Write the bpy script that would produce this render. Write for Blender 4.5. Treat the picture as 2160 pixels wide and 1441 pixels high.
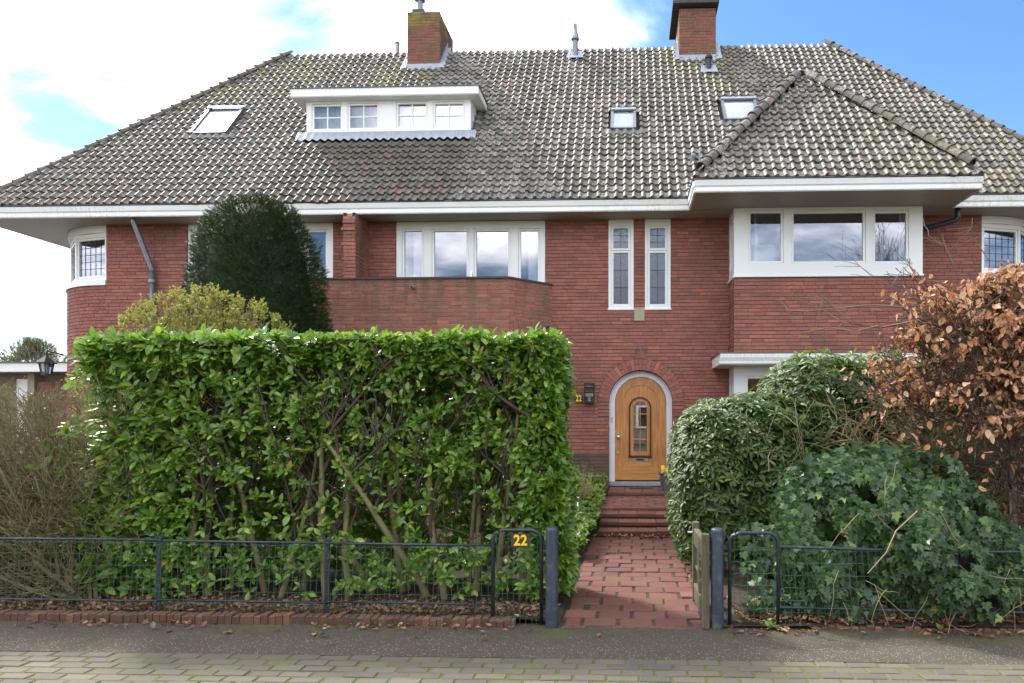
import bpy, math, random
import numpy as np
from mathutils import Matrix, Vector

for o in list(bpy.data.objects):
    bpy.data.objects.remove(o, do_unlink=True)
SC = bpy.context.scene
COL = SC.collection
RNG = np.random.default_rng(22)
random.seed(22)

# ------------------------------------------------------------ camera, sky, sun
TH = math.radians(2.2)
cam_d = bpy.data.cameras.new('camera')
cam = bpy.data.objects.new('camera', cam_d); COL.objects.link(cam)
cam.location = (0, 0, 1.69)
cam.rotation_euler = (math.radians(90), 0, TH)
cam_d.sensor_width = 36; cam_d.lens = 24
cam_d.shift_x = -190 / 2160; cam_d.shift_y = 159.5 / 2160
cam_d.clip_end = 2000; cam_d.clip_start = 0.05
SC.camera = cam
SC.render.resolution_x = 1024; SC.render.resolution_y = 683

SUN_EL = math.radians(47); SUN_AZ = math.radians(-48)   # azimuth from +Y towards +X
sun_vec = Vector((math.sin(SUN_AZ) * math.cos(SUN_EL), math.cos(SUN_AZ) * math.cos(SUN_EL), math.sin(SUN_EL)))
sl = bpy.data.lights.new('sun', 'SUN'); sl.energy = 1.5; sl.angle = math.radians(7); sl.color = (1.0, 0.95, 0.87)
so = bpy.data.objects.new('sun', sl); COL.objects.link(so)
so.rotation_euler = (-sun_vec).to_track_quat('-Z', 'Y').to_euler()

W = bpy.data.worlds.new('World'); SC.world = W; W.use_nodes = True
wn, wl = W.node_tree.nodes, W.node_tree.links
wn.clear()
wout = wn.new('ShaderNodeOutputWorld'); wbg = wn.new('ShaderNodeBackground'); wbg.inputs['Strength'].default_value = 0.12
sky = wn.new('ShaderNodeTexSky'); sky.sky_type = 'NISHITA'; sky.sun_disc = False
sky.sun_elevation = SUN_EL; sky.sun_rotation = SUN_AZ; sky.air_density = 1.0; sky.dust_density = 0.3; sky.ozone_density = 2.0
tc = wn.new('ShaderNodeTexCoord'); sep = wn.new('ShaderNodeSeparateXYZ'); wl.new(tc.outputs['Generated'], sep.inputs[0])
def wmath(op, a, b=None, c=None):
    n = wn.new('ShaderNodeMath'); n.operation = op
    for i, v in enumerate((a, b, c)):
        if v is None: continue
        if isinstance(v, (int, float)): n.inputs[i].default_value = v
        else: wl.new(v, n.inputs[i])
    return n.outputs[0]
zz = wmath('ADD', wmath('MAXIMUM', sep.outputs['Z'], 0.0), 0.22)
cx_ = wmath('DIVIDE', sep.outputs['X'], zz); cy_ = wmath('DIVIDE', sep.outputs['Y'], zz)
cmb = wn.new('ShaderNodeCombineXYZ'); wl.new(cx_, cmb.inputs[0]); wl.new(cy_, cmb.inputs[1]); cmb.inputs[2].default_value = 19.70
nz = wn.new('ShaderNodeTexNoise'); nz.inputs['Scale'].default_value = 1.15; nz.inputs['Detail'].default_value = 7; nz.inputs['Roughness'].default_value = 0.56
nz.inputs['Distortion'].default_value = 0.35
wl.new(cmb.outputs[0], nz.inputs['Vector'])
# more cloud towards the sun's side of the sky
dt = wn.new('ShaderNodeVectorMath'); dt.operation = 'DOT_PRODUCT'; wl.new(tc.outputs['Generated'], dt.inputs[0]); dt.inputs[1].default_value = (0.78, 0.58, 0.22)
opening = wmath('MULTIPLY', wmath('POWER', wmath('MAXIMUM', dt.outputs['Value'], 0.0), 3.0), -0.30)    # a wide break in the clouds on the right
dens = wmath('ADD', nz.outputs['Fac'], wmath('ADD', opening, 0.066))
mr = wn.new('ShaderNodeMapRange'); mr.inputs['From Min'].default_value = 0.46; mr.inputs['From Max'].default_value = 0.78
mr.interpolation_type = 'SMOOTHSTEP'
wl.new(dens, mr.inputs['Value'])
cloud = wn.new('ShaderNodeRGB'); cloud.outputs[0].default_value = (14.9, 14.4, 13.8, 1)
hs = wn.new('ShaderNodeHueSaturation'); hs.inputs['Saturation'].default_value = 1.2; hs.inputs['Value'].default_value = 0.44
wl.new(sky.outputs[0], hs.inputs['Color'])
mx = wn.new('ShaderNodeMix'); mx.data_type = 'RGBA'
wl.new(mr.outputs[0], mx.inputs[0]); wl.new(hs.outputs[0], mx.inputs[6]); wl.new(cloud.outputs[0], mx.inputs[7])
wl.new(mx.outputs[2], wbg.inputs['Color']); wl.new(wbg.outputs[0], wout.inputs['Surface'])

SC.view_settings.view_transform = 'Standard'; SC.view_settings.look = 'None'
SC.view_settings.gamma = 1; SC.view_settings.exposure = 2.18
SC.render.engine = 'CYCLES'
SC.cycles.max_bounces = 7; SC.cycles.diffuse_bounces = 4; SC.cycles.transparent_max_bounces = 12
SC.cycles.use_denoising = True
SC.cycles.sample_clamp_indirect = 6

# ------------------------------------------------------------ survey: photo pixel -> point on a plane at depth Y
F_ = 1440.0; CX, CY, H = 1270.0, 880.0, 1.69
def P(px, py, Y):
    u = (px - CX) / F_; v = (CY - py) / F_
    t = Y / (math.cos(TH) + u * math.sin(TH))
    return (t * (-math.sin(TH) + u * math.cos(TH)), Y, H + t * v)
def XA(px, Y): return P(px, CY, Y)[0]
def ZA(py, Y, px=1270): return P(px, py, Y)[2]
EY, EZ, PITCH = 12.36, 5.66, 1.2          # eave edge of the main roof and its slope
def R(px, py):
    u = (px - CX) / F_; v = (CY - py) / F_
    dx = -math.sin(TH) + u * math.cos(TH); dy = math.cos(TH) + u * math.sin(TH)
    # H + t v = EZ + PITCH (t dy - EY)
    t = (EZ - PITCH * EY - H) / (v - PITCH * dy)
    return (t * dx, t * dy, H + t * v)

# ------------------------------------------------------------ materials
def newmat(name):
    m = bpy.data.materials.new(name); m.use_nodes = True
    nt = m.node_tree; b = nt.nodes['Principled BSDF']
    return m, nt.nodes, nt.links, b
class NT:
    """tiny node helper"""
    def __init__(s, m): s.n = m.node_tree.nodes; s.l = m.node_tree.links
    def new(s, t, **kw):
        n = s.n.new(t)
        for k, v in kw.items(): setattr(n, k, v)
        return n
    def put(s, sock, v):
        if v is None: return
        if isinstance(v, (int, float, tuple, list)): sock.default_value = v
        else: s.l.new(v, sock)
    def math(s, op, a, b=None, c=None, clamp=False):
        n = s.new('ShaderNodeMath', operation=op); n.use_clamp = clamp
        for i, v in enumerate((a, b, c)): s.put(n.inputs[i], v)
        return n.outputs[0]
    def mix(s, f, a, b, mode='MIX'):
        n = s.new('ShaderNodeMix', data_type='RGBA', blend_type=mode)
        s.put(n.inputs[0], f)
        s.put(n.inputs[6], a if not isinstance(a, tuple) else (*a[:3], 1)); s.put(n.inputs[7], b if not isinstance(b, tuple) else (*b[:3], 1))
        return n.outputs[2]
    def noise(s, scale, detail=3, vec=None, rough=0.5, dist=0.0):
        n = s.new('ShaderNodeTexNoise'); n.inputs['Scale'].default_value = scale; n.inputs['Detail'].default_value = detail
        n.inputs['Roughness'].default_value = rough; n.inputs['Distortion'].default_value = dist
        s.put(n.inputs['Vector'], vec if vec is not None else s.pos())
        return n.outputs['Fac']
    def pos(s):
        if not hasattr(s, '_p'): s._p = s.new('ShaderNodeNewGeometry')
        return s._p.outputs['Position']
    def objc(s):
        return s.new('ShaderNodeTexCoord').outputs['Object']
    def ramp(s, f, stops, interp='LINEAR'):
        n = s.new('ShaderNodeValToRGB'); n.color_ramp.interpolation = interp
        e = n.color_ramp.elements
        while len(e) < len(stops): e.new(0.5)
        for i, (p, c) in enumerate(stops):
            e[i].position = p; e[i].color = (c, c, c, 1) if isinstance(c, (int, float)) else (*c[:3], 1)
        s.put(n.inputs[0], f); return n.outputs[0]
    def rng(s, f, a, b, c=0.0, d=1.0, smooth=True):
        n = s.new('ShaderNodeMapRange'); n.interpolation_type = 'SMOOTHSTEP' if smooth else 'LINEAR'
        for i, v in enumerate((f, a, b, c, d)): s.put(n.inputs[i], v)
        return n.outputs[0]
    def tint(s):
        """random number of a piece: a per-piece attribute plus the object's own random"""
        a = s.new('ShaderNodeAttribute'); a.attribute_name = 'tint'
        o = s.new('ShaderNodeObjectInfo')
        return s.math('FRACT', s.math('ADD', a.outputs['Fac'], o.outputs['Random']))
    def bump(s, h, strength=0.3, dist=0.01):
        n = s.new('ShaderNodeBump'); n.inputs['Strength'].default_value = strength; n.inputs['Distance'].default_value = dist
        s.put(n.inputs['Height'], h); return n.outputs[0]
    def xyz(s, v):
        n = s.new('ShaderNodeSeparateXYZ'); s.put(n.inputs[0], v); return n.outputs
    def hash(s, t, k):
        return s.math('FRACT', s.math('MULTIPLY', t, k))

def mat_plain(name, col, rough=0.5, metal=0.0, noise_amt=0.12, nscale=6, bump=0.0, bscale=60, dirt=None, dirtamt=0.0, spec=0.5):
    m, n, l, b = newmat(name); t = NT(m)
    f = t.noise(nscale, 4)
    c = t.mix(t.math('MULTIPLY', f, 1.0), tuple(x * (1 - noise_amt) for x in col), tuple(min(1, x * (1 + noise_amt)) for x in col))
    if dirt:
        d = t.rng(t.noise(nscale * 1.7, 5, rough=0.65), 0.52, 0.7)
        c = t.mix(t.math('MULTIPLY', d, dirtamt), c, dirt)
    l.new(c, b.inputs['Base Color']); b.inputs['Roughness'].default_value = rough; b.inputs['Metallic'].default_value = metal
    b.inputs['Specular IOR Level'].default_value = spec
    if bump: l.new(t.bump(t.noise(bscale, 3), bump, 0.004), b.inputs['Normal'])
    return m

def mat_brick(name, stops, moss=0.0, mossc=(0.09, 0.10, 0.03), efflo=0.0, dark=0.25, rough=0.8, runs=None):
    m, n, l, b = newmat(name); t = NT(m)
    r = t.tint()
    c = t.ramp(r, stops)
    v = t.hash(r, 37.7)
    c = t.mix(t.math('MULTIPLY', v, dark), c, (0.06, 0.035, 0.035))
    g = t.noise(26, 4, rough=0.6)
    c = t.mix(t.math('MULTIPLY', t.rng(g, 0.35, 0.75), 0.35), c, (0.12, 0.05, 0.04))
    big = t.noise(0.9, 4, rough=0.6)
    c = t.mix(t.math('MULTIPLY', t.rng(big, 0.45, 0.68), 0.42), c, (0.15, 0.075, 0.065))
    if efflo:
        e = t.rng(t.noise(38, 3, rough=0.7), 0.66, 0.74)
        c = t.mix(t.math('MULTIPLY', e, efflo), c, (0.5, 0.46, 0.42))
    if runs:   # dirty run-off streaks below a ledge at height runs
        v3 = t.new('ShaderNodeVectorMath', operation='MULTIPLY'); t.l.new(t.pos(), v3.inputs[0]); v3.inputs[1].default_value = (5.5, 5.5, 0.7)
        rs_ = t.math('MULTIPLY', t.rng(t.noise(1.0, 4, vec=v3.outputs[0], rough=0.65), 0.44, 0.62), t.rng(t.xyz(t.pos())[2], runs - 1.3, runs - 0.05))
        c = t.mix(t.math('MULTIPLY', rs_, 0.6), c, (0.07, 0.055, 0.04))
    if moss:
        mm = t.rng(t.noise(3.2, 5, rough=0.7), 0.44, 0.62)
        c = t.mix(t.math('MULTIPLY', mm, moss), c, mossc)
    l.new(c, b.inputs['Base Color']); b.inputs['Roughness'].default_value = rough; b.inputs['Specular IOR Level'].default_value = 0.25
    l.new(t.bump(t.noise(90, 4, rough=0.7), 0.5, 0.004), b.inputs['Normal'])
    return m

def mat_leaf(name, stops, rough=0.35, trans=0.3, tcol=(0.2, 0.3, 0.03), spec=0.5, spots=0.0, spotc=(0.3, 0.2, 0.05), back=None):
    m, n, l, b = newmat(name); t = NT(m)
    r = t.tint()
    c = t.ramp(r, stops)
    c = t.mix(t.math('MULTIPLY', t.noise(35, 3), 0.5), c, t.mix(0.6, c, (0.02, 0.03, 0.01)))
    if spots:
        c = t.mix(t.math('MULTIPLY', t.rng(t.noise(45, 3, rough=0.65), 0.62, 0.68), spots), c, spotc)
    if back:
        gm = t.new('ShaderNodeNewGeometry')
        c = t.mix(t.math('MULTIPLY', gm.outputs['Backfacing'], 0.7), c, back)
    l.new(c, b.inputs['Base Color']); b.inputs['Roughness'].default_value = rough; b.inputs['Specular IOR Level'].default_value = spec
    tr = t.new('ShaderNodeBsdfTranslucent')
    tc2 = t.mix(0.55, c, tcol); l.new(tc2, tr.inputs['Color'])
    ms = t.new('ShaderNodeMixShader'); ms.inputs[0].default_value = trans
    l.new(b.outputs[0], ms.inputs[1]); l.new(tr.outputs[0], ms.inputs[2])
    l.new(ms.outputs[0], n['Material Output'].inputs['Surface'])
    l.new(t.bump(t.noise(120, 2), 0.15, 0.002), b.inputs['Normal'])
    return m

M = {}
M['brick'] = mat_brick('brick_red', [(0.0, (0.41, 0.138, 0.098)), (0.3, (0.34, 0.135, 0.110)), (0.55, (0.45, 0.165, 0.105)), (0.8, (0.31, 0.125, 0.108)), (1.0, (0.42, 0.14, 0.098))], efflo=0.15, dark=0.32)
M['brick_balcony'] = mat_brick('brick_weathered', [(0.0, (0.42, 0.14, 0.095)), (0.35, (0.35, 0.125, 0.09)), (0.6, (0.46, 0.165, 0.105)), (0.85, (0.31, 0.13, 0.10)), (1.0, (0.40, 0.14, 0.098))], moss=0.3, mossc=(0.17, 0.13, 0.085), efflo=0.45, dark=0.3, runs=4.2)
M['brick_mossy'] = mat_brick('brick_mossy', [(0.0, (0.15, 0.085, 0.06)), (0.5, (0.11, 0.075, 0.055)), (1.0, (0.19, 0.095, 0.07))], moss=0.9, mossc=(0.10, 0.10, 0.04), dark=0.5)
M['brick_chimney'] = mat_brick('brick_chimney', [(0.0, (0.25, 0.085, 0.058)), (0.5, (0.17, 0.065, 0.05)), (1.0, (0.29, 0.10, 0.065))], moss=0.5, mossc=(0.12, 0.10, 0.05), efflo=0.4, dark=0.3)
M['brick_lichen'] = mat_brick('brick_lichen', [(0.0, (0.2, 0.09, 0.045)), (0.5, (0.13, 0.08, 0.045)), (1.0, (0.25, 0.11, 0.05))], moss=0.9, mossc=(0.20, 0.17, 0.03), dark=0.4)
M['mortar'] = mat_plain('mortar', (0.115, 0.09, 0.068), 0.95, noise_amt=0.3, nscale=14, bump=0.4)
M['mortar_pale'] = mat_plain('mortar_pale', (0.36, 0.29, 0.20), 0.95, noise_amt=0.35, nscale=9, bump=0.4, dirt=(0.10, 0.09, 0.05), dirtamt=0.7)
M['white'] = mat_plain('white_paint', (0.80, 0.80, 0.78), 0.35, noise_amt=0.03, nscale=2.5)
def mat_fascia():
    m, n, l, b = newmat('white_fascia_paint'); t = NT(m)
    f = t.noise(2.0, 3)
    c = t.mix(f, (0.74, 0.74, 0.72), (0.82, 0.82, 0.80))
    zz = t.xyz(t.pos())
    # green streaks that start at the gutter edge
    v = t.new('ShaderNodeVectorMath', operation='MULTIPLY'); t.l.new(t.pos(), v.inputs[0]); v.inputs[1].default_value = (30, 30, 3)
    st = t.rng(t.noise(1.0, 3, vec=v.outputs[0], rough=0.7), 0.48, 0.66)
    area = t.rng(t.noise(0.55, 2), 0.45, 0.6)
    c = t.mix(t.math('MULTIPLY', t.math('MULTIPLY', st, area), 0.38), c, (0.36, 0.36, 0.22))
    l.new(c, b.inputs['Base Color']); b.inputs['Roughness'].default_value = 0.32
    return m
M['fascia'] = mat_fascia()
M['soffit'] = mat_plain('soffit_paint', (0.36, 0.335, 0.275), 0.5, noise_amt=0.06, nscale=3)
M['cream'] = mat_plain('cream_paint', (0.72, 0.70, 0.58), 0.5, noise_amt=0.04)
M['apron'] = mat_plain('grey_apron', (0.15, 0.15, 0.14), 0.7, noise_amt=0.3, nscale=12, bump=0.3)
M['lead'] = mat_plain('lead_flashing', (0.29, 0.325, 0.38), 0.45, metal=0.2, noise_amt=0.25, nscale=9, bump=0.3, bscale=30)
M['zinc'] = mat_plain('zinc', (0.20, 0.22, 0.25), 0.4, metal=0.7, noise_amt=0.2, nscale=8)
M['gutter_edge'] = mat_plain('gutter_edge', (0.10, 0.11, 0.12), 0.5, metal=0.4)
M['darkmetal'] = mat_plain('dark_metal', (0.035, 0.04, 0.045), 0.4, metal=0.5, noise_amt=0.3)
M['black'] = mat_plain('black_paint', (0.012, 0.012, 0.014), 0.4)
M['concrete'] = mat_plain('concrete', (0.36, 0.32, 0.24), 0.9, noise_amt=0.15, nscale=30, bump=0.3)
M['slab'] = mat_plain('dark_slab', (0.06, 0.055, 0.05), 0.9, noise_amt=0.4, nscale=12, bump=0.4)
M['bluestone'] = mat_plain('bluestone', (0.24, 0.27, 0.32), 0.7, noise_amt=0.25, nscale=15, dirt=(0.06, 0.06, 0.05), dirtamt=0.6)
M['steel'] = mat_plain('brushed_steel', (0.6, 0.6, 0.6), 0.3, metal=0.9, noise_amt=0.05)
M['room'] = mat_plain('room_wall', (0.30, 0.28, 0.26), 0.9)
M['curtain'] = mat_plain('curtain', (0.75, 0.76, 0.78), 0.9, noise_amt=0.05)
M['blind'] = mat_plain('white_blind', (0.85, 0.85, 0.83), 0.9, noise_amt=0.03)

def mat_glass(name, refl=0.42, rough=0.0, bumpy=0.0, tint=(0.86, 0.88, 0.97), thru=(0.75, 0.78, 0.78)):
    m, n, l, b = newmat(name); t = NT(m); n.remove(b)
    g = t.new('ShaderNodeBsdfGlossy'); g.inputs['Roughness'].default_value = rough; g.inputs['Color'].default_value = (*tint, 1)
    tr = t.new('ShaderNodeBsdfTransparent'); tr.inputs['Color'].default_value = (*thru, 1)
    fr = t.new('ShaderNodeFresnel'); fr.inputs['IOR'].default_value = 1.5
    f = t.math('ADD', t.math('MULTIPLY', fr.outputs[0], 1.0), refl, clamp=True)
    ms = t.new('ShaderNodeMixShader'); l.new(f, ms.inputs[0]); l.new(tr.outputs[0], ms.inputs[1]); l.new(g.outputs[0], ms.inputs[2])
    l.new(ms.outputs[0], n['Material Output'].inputs['Surface'])
    if bumpy:
        l.new(t.bump(t.noise(45, 2), bumpy, 0.01), g.inputs['Normal'])
    else:
        l.new(t.bump(t.noise(0.8, 1), 0.05, 0.02), g.inputs['Normal'])
    return m
M['glass'] = mat_glass('window_glass', 0.18)
M['glass_clear'] = mat_glass('lantern_glass', 0.02)
M['glass_lead'] = mat_glass('textured_glass', 0.10, 0.05, 0.35)
M['glass_sky'] = mat_glass('skylight_glass', 0.12)

def mat_tile(name='roof_tile_clay', lich=1.0):
    m, n, l, b = newmat(name); t = NT(m)
    p = t.pos(); X = t.xyz(p)
    r = t.tint()
    c = t.ramp(r, [(0.0, (0.060, 0.052, 0.046)), (0.3, (0.088, 0.076, 0.067)), (0.6, (0.072, 0.062, 0.053)), (0.88, (0.11, 0.095, 0.085)), (0.95, (0.13, 0.095, 0.075)), (1.0, (0.14, 0.08, 0.06))])
    c = t.mix(t.math('MULTIPLY', t.rng(t.noise(1.1, 5, rough=0.65), 0.42, 0.66), 0.4), c, (0.055, 0.048, 0.036))
    # pale lichen: absent in the run-off of the lead under the dormer, weaker to the far left
    run = t.math('MULTIPLY', t.rng(X[0], -7.4, -6.4), t.rng(X[0], -2.9, -3.5))
    run = t.math('MULTIPLY', run, t.rng(X[2], 7.75, 7.45))
    left = t.rng(X[0], -5.0, -9.5)
    keep = t.math('SUBTRACT', 1.0, t.math('MAXIMUM', run, t.math('MULTIPLY', left, 0.72)))
    ln = t.rng(t.noise(17, 5, rough=0.7), 0.40, 0.62)
    lr = t.rng(t.hash(r, 91.3), 0.25, 0.9)
    lich_f = t.math('MULTIPLY', t.math('MULTIPLY', ln, t.math('ADD', 0.25, t.math('MULTIPLY', lr, 0.75))), t.math('MULTIPLY', keep, 0.70 * lich))
    c = t.mix(lich_f, c, (0.42, 0.40, 0.355))
    # moss below the chimneys, on the bay roof and at the hips
    def band(x0, x1, z1):
        a = t.math('MULTIPLY', t.rng(X[0], x0 - 0.2, x0 + 0.2), t.rng(X[0], x1 + 0.2, x1 - 0.2))
        return t.math('MULTIPLY', t.math('MULTIPLY', a, t.rng(X[2], z1 + 0.1, z1 - 0.2)), t.rng(X[2], z1 - 2.6, z1 - 0.6))
    moss_a = t.math('MAXIMUM', band(0.8, 2.4, 10.6), band(-5.9, -4.4, 10.2))
    moss_a = t.math('MAXIMUM', moss_a, t.math('MULTIPLY', t.math('MULTIPLY', t.rng(X[0], 2.0, 6.0), t.rng(X[2], 8.6, 6.2)), 0.55))
    moss_a = t.math('MAXIMUM', moss_a, t.math('MULTIPLY', t.rng(X[0], -5.9, -7.2), t.math('MULTIPLY', t.rng(X[2], 8.0, 9.5), 0.7)))
    mn = t.rng(t.noise(6, 5, rough=0.7), 0.36, 0.58)
    mh = t.rng(t.hash(r, 53.1), 0.2, 0.8)
    c = t.mix(t.math('MULTIPLY', t.math('MULTIPLY', mn, mh), t.math('ADD', 0.10, t.math('MULTIPLY', moss_a, 0.85))), c, (0.15, 0.15, 0.035))
    l.new(c, b.inputs['Base Color']); b.inputs['Roughness'].default_value = 0.55; b.inputs['Specular IOR Level'].default_value = 0.45
    l.new(t.bump(t.noise(60, 4, rough=0.7), 0.5, 0.006), b.inputs['Normal'])
    return m
M['tile'] = mat_tile()
M['underlay'] = mat_plain('roof_underlay', (0.03, 0.028, 0.026), 0.95)

def mat_wood(name, c1, c2, scale=1.0, rough=0.35, axis=2, moss=0.0):
    m, n, l, b = newmat(name); t = NT(m)
    v = t.new('ShaderNodeVectorMath', operation='MULTIPLY'); t.l.new(t.objc(), v.inputs[0])
    s = [28 * scale] * 3; s[axis] = 2.2 * scale; v.inputs[1].default_value = s
    f = t.noise(1.0, 4, vec=v.outputs[0], rough=0.6, dist=0.6)
    c = t.mix(t.rng(f, 0.3, 0.7), c1, c2)
    c = t.mix(t.math('MULTIPLY', t.rng(t.noise(2.2, 3), 0.4, 0.7), 0.35), c, tuple(x * 0.55 for x in c1))
    if moss: c = t.mix(t.math('MULTIPLY', t.rng(t.noise(7, 5, rough=0.7), 0.5, 0.66), moss), c, (0.17, 0.17, 0.03))
    l.new(c, b.inputs['Base Color']); b.inputs['Roughness'].default_value = rough
    l.new(t.bump(f, 0.15, 0.003), b.inputs['Normal'])
    return m
M['oak'] = mat_wood('varnished_oak', (0.40, 0.165, 0.048), (0.58, 0.265, 0.088))
M['oak_h'] = mat_wood('varnished_oak_rail', (0.46, 0.20, 0.06), (0.62, 0.30, 0.105), axis=0)
M['oak_dark'] = mat_wood('dark_moulding', (0.055, 0.018, 0.008), (0.10, 0.035, 0.012))
M['oldwood'] = mat_wood('weathered_wood', (0.06, 0.052, 0.036), (0.14, 0.12, 0.08), rough=0.9, moss=0.35)
M['doorframe'] = mat_plain('grey_frame_paint', (0.74, 0.73, 0.75), 0.45, noise_amt=0.05)
M['bluemetal'] = mat_plain('dark_blue_coating', (0.016, 0.022, 0.034), 0.42, noise_amt=0.35, nscale=10, dirt=(0.12, 0.13, 0.10), dirtamt=0.45, bump=0.1)
M['post_metal'] = mat_plain('flaked_blue_coating', (0.034, 0.047, 0.070), 0.42, noise_amt=0.35, nscale=10, dirt=(0.16, 0.17, 0.12), dirtamt=0.5, bump=0.15)
M['greenwire'] = mat_plain('green_wire', (0.03, 0.08, 0.052), 0.45)
M['yellow'] = mat_plain('yellow_paint', (0.80, 0.55, 0.01), 0.5, noise_amt=0.03)
M['plate'] = mat_plain('dark_plate', (0.045, 0.028, 0.028), 0.5)
M['bark'] = mat_plain('laurel_bark', (0.19, 0.165, 0.075), 0.85, noise_amt=0.4, nscale=12, bump=0.5, bscale=40)
M['twig'] = mat_plain('twig_bark', (0.18, 0.145, 0.072), 0.85, noise_amt=0.35, nscale=10)
M['twig_grey'] = mat_plain('grey_twig', (0.16, 0.13, 0.10), 0.85, noise_amt=0.35, nscale=10)
M['twig_dark'] = mat_plain('dark_twig', (0.06, 0.04, 0.03), 0.85, noise_amt=0.35, nscale=10)
M['straw'] = mat_plain('straw_stem', (0.34, 0.25, 0.13), 0.8, noise_amt=0.3)
M['laurel'] = mat_leaf('laurel_leaf', [(0.0, (0.055, 0.125, 0.017)), (0.35, (0.105, 0.21, 0.022)), (0.65, (0.17, 0.31, 0.030)), (0.9, (0.25, 0.41, 0.045)), (0.975, (0.30, 0.36, 0.05)), (1.0, (0.42, 0.28, 0.05))], rough=0.33, trans=0.34, tcol=(0.22, 0.42, 0.03), spec=0.6, spots=0.25)
M['laurel_sunlit'] = mat_leaf('sunlit_laurel_leaf', [(0.0, (0.08, 0.19, 0.025)), (0.5, (0.15, 0.30, 0.04)), (1.0, (0.26, 0.40, 0.07))], rough=0.35, trans=0.38, tcol=(0.35, 0.6, 0.05), spec=0.6)  # brighter laurel copy; sunlight on the hedge top is put into its colour
M['rhodo'] = mat_leaf('rhododendron_leaf', [(0.0, (0.028, 0.065, 0.016)), (0.4, (0.05, 0.10, 0.022)), (0.8, (0.085, 0.15, 0.028)), (1.0, (0.15, 0.21, 0.035))], rough=0.48, trans=0.25, tcol=(0.2, 0.30, 0.04), spec=0.4, back=(0.16, 0.17, 0.09))
M['rhodo_fresh'] = mat_leaf('fresh_rhododendron_leaf', [(0.0, (0.10, 0.17, 0.02)), (0.5, (0.15, 0.22, 0.03)), (1.0, (0.24, 0.30, 0.06))], rough=0.35, trans=0.3, tcol=(0.3, 0.4, 0.04))
M['ivy'] = mat_leaf('ivy_leaf', [(0.0, (0.012, 0.038, 0.012)), (0.4, (0.026, 0.064, 0.019)), (0.8, (0.046, 0.10, 0.026)), (0.96, (0.07, 0.14, 0.03)), (1.0, (0.22, 0.26, 0.05))], rough=0.42, trans=0.16, tcol=(0.12, 0.28, 0.03), spec=0.45, spots=0.3, spotc=(0.09, 0.12, 0.04))
M['beech'] = mat_leaf('dry_beech_leaf', [(0.0, (0.48, 0.20, 0.085)), (0.35, (0.64, 0.34, 0.17)), (0.7, (0.76, 0.50, 0.32)), (1.0, (0.56, 0.24, 0.10))], rough=0.45, trans=0.3, tcol=(0.6, 0.22, 0.06), spec=0.4)
M['yew'] = mat_leaf('yew_needle', [(0.0, (0.012, 0.028, 0.009)), (0.5, (0.026, 0.052, 0.015)), (0.9, (0.06, 0.09, 0.024)), (1.0, (0.09, 0.085, 0.035))], rough=0.5, trans=0.12, tcol=(0.06, 0.1, 0.02), spec=0.12)
M['bud'] = mat_leaf('bud_leaf', [(0.0, (0.25, 0.28, 0.05)), (0.4, (0.36, 0.39, 0.07)), (0.75, (0.30, 0.28, 0.08)), (1.0, (0.24, 0.16, 0.08))], rough=0.5, trans=0.35, tcol=(0.5, 0.5, 0.08))
M['cover'] = mat_leaf('ground_cover_leaf', [(0.0, (0.10, 0.19, 0.03)), (0.5, (0.13, 0.23, 0.04)), (1.0, (0.24, 0.34, 0.07))], rough=0.45, trans=0.3, tcol=(0.3, 0.45, 0.05))
M['litter'] = mat_leaf('fallen_leaf', [(0.0, (0.12, 0.055, 0.03)), (0.4, (0.23, 0.10, 0.045)), (0.7, (0.34, 0.17, 0.08)), (0.92, (0.14, 0.09, 0.06)), (1.0, (0.5, 0.33, 0.18))], rough=0.6, trans=0.08, tcol=(0.4, 0.15, 0.05))

def mat_ground():
    m, n, l, b = newmat('garden_soil'); t = NT(m)
    c = t.mix(t.noise(7, 6, rough=0.7), (0.022, 0.017, 0.012), (0.075, 0.052, 0.034))
    c = t.mix(t.math('MULTIPLY', t.rng(t.noise(1.6, 4), 0.5, 0.65), 0.5), c, (0.05, 0.06, 0.018))
    l.new(c, b.inputs['Base Color']); b.inputs['Roughness'].default_value = 0.95
    l.new(t.bump(t.noise(28, 5, rough=0.7), 1.0, 0.03), b.inputs['Normal'])
    return m
M['soil'] = mat_ground()
def mat_asphalt():
    m, n, l, b = newmat('asphalt'); t = NT(m)
    X = t.xyz(t.pos())
    c = t.mix(t.noise(2.5, 5, rough=0.6), (0.048, 0.038, 0.026), (0.076, 0.062, 0.044))
    gr = t.noise(150, 3, rough=0.7)
    c = t.mix(t.math('MULTIPLY', t.rng(gr, 0.40, 0.30), 0.7), c, (0.025, 0.022, 0.018))
    sp = t.new('ShaderNodeTexVoronoi'); sp.inputs['Scale'].default_value = 85; t.l.new(t.pos(), sp.inputs['Vector'])
    rnd = t.xyz(sp.outputs['Color'])[0]
    chip = t.math('MULTIPLY', t.rng(sp.outputs['Distance'], 0.42, 0.25), t.rng(rnd, 0.70, 0.86))
    c = t.mix(t.math('MULTIPLY', chip, 0.75), c, (0.42, 0.39, 0.33))
    # moss and damp along the garden edge, uneven
    e = t.rng(X[1], 4.95, 5.42)
    mo = t.math('MULTIPLY', e, t.rng(t.noise(2.3, 5, rough=0.65), 0.50, 0.64))
    c = t.mix(t.math('MULTIPLY', t.rng(X[1], 5.0, 5.45), 0.45), c, (0.035, 0.028, 0.020))
    c = t.mix(t.math('MULTIPLY', mo, 0.75), c, (0.065, 0.068, 0.014))
    l.new(c, b.inputs['Base Color']); b.inputs['Roughness'].default_value = 0.85
    l.new(t.bump(gr, 0.8, 0.006), b.inputs['Normal'])
    return m
M['asphalt'] = mat_asphalt()
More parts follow.
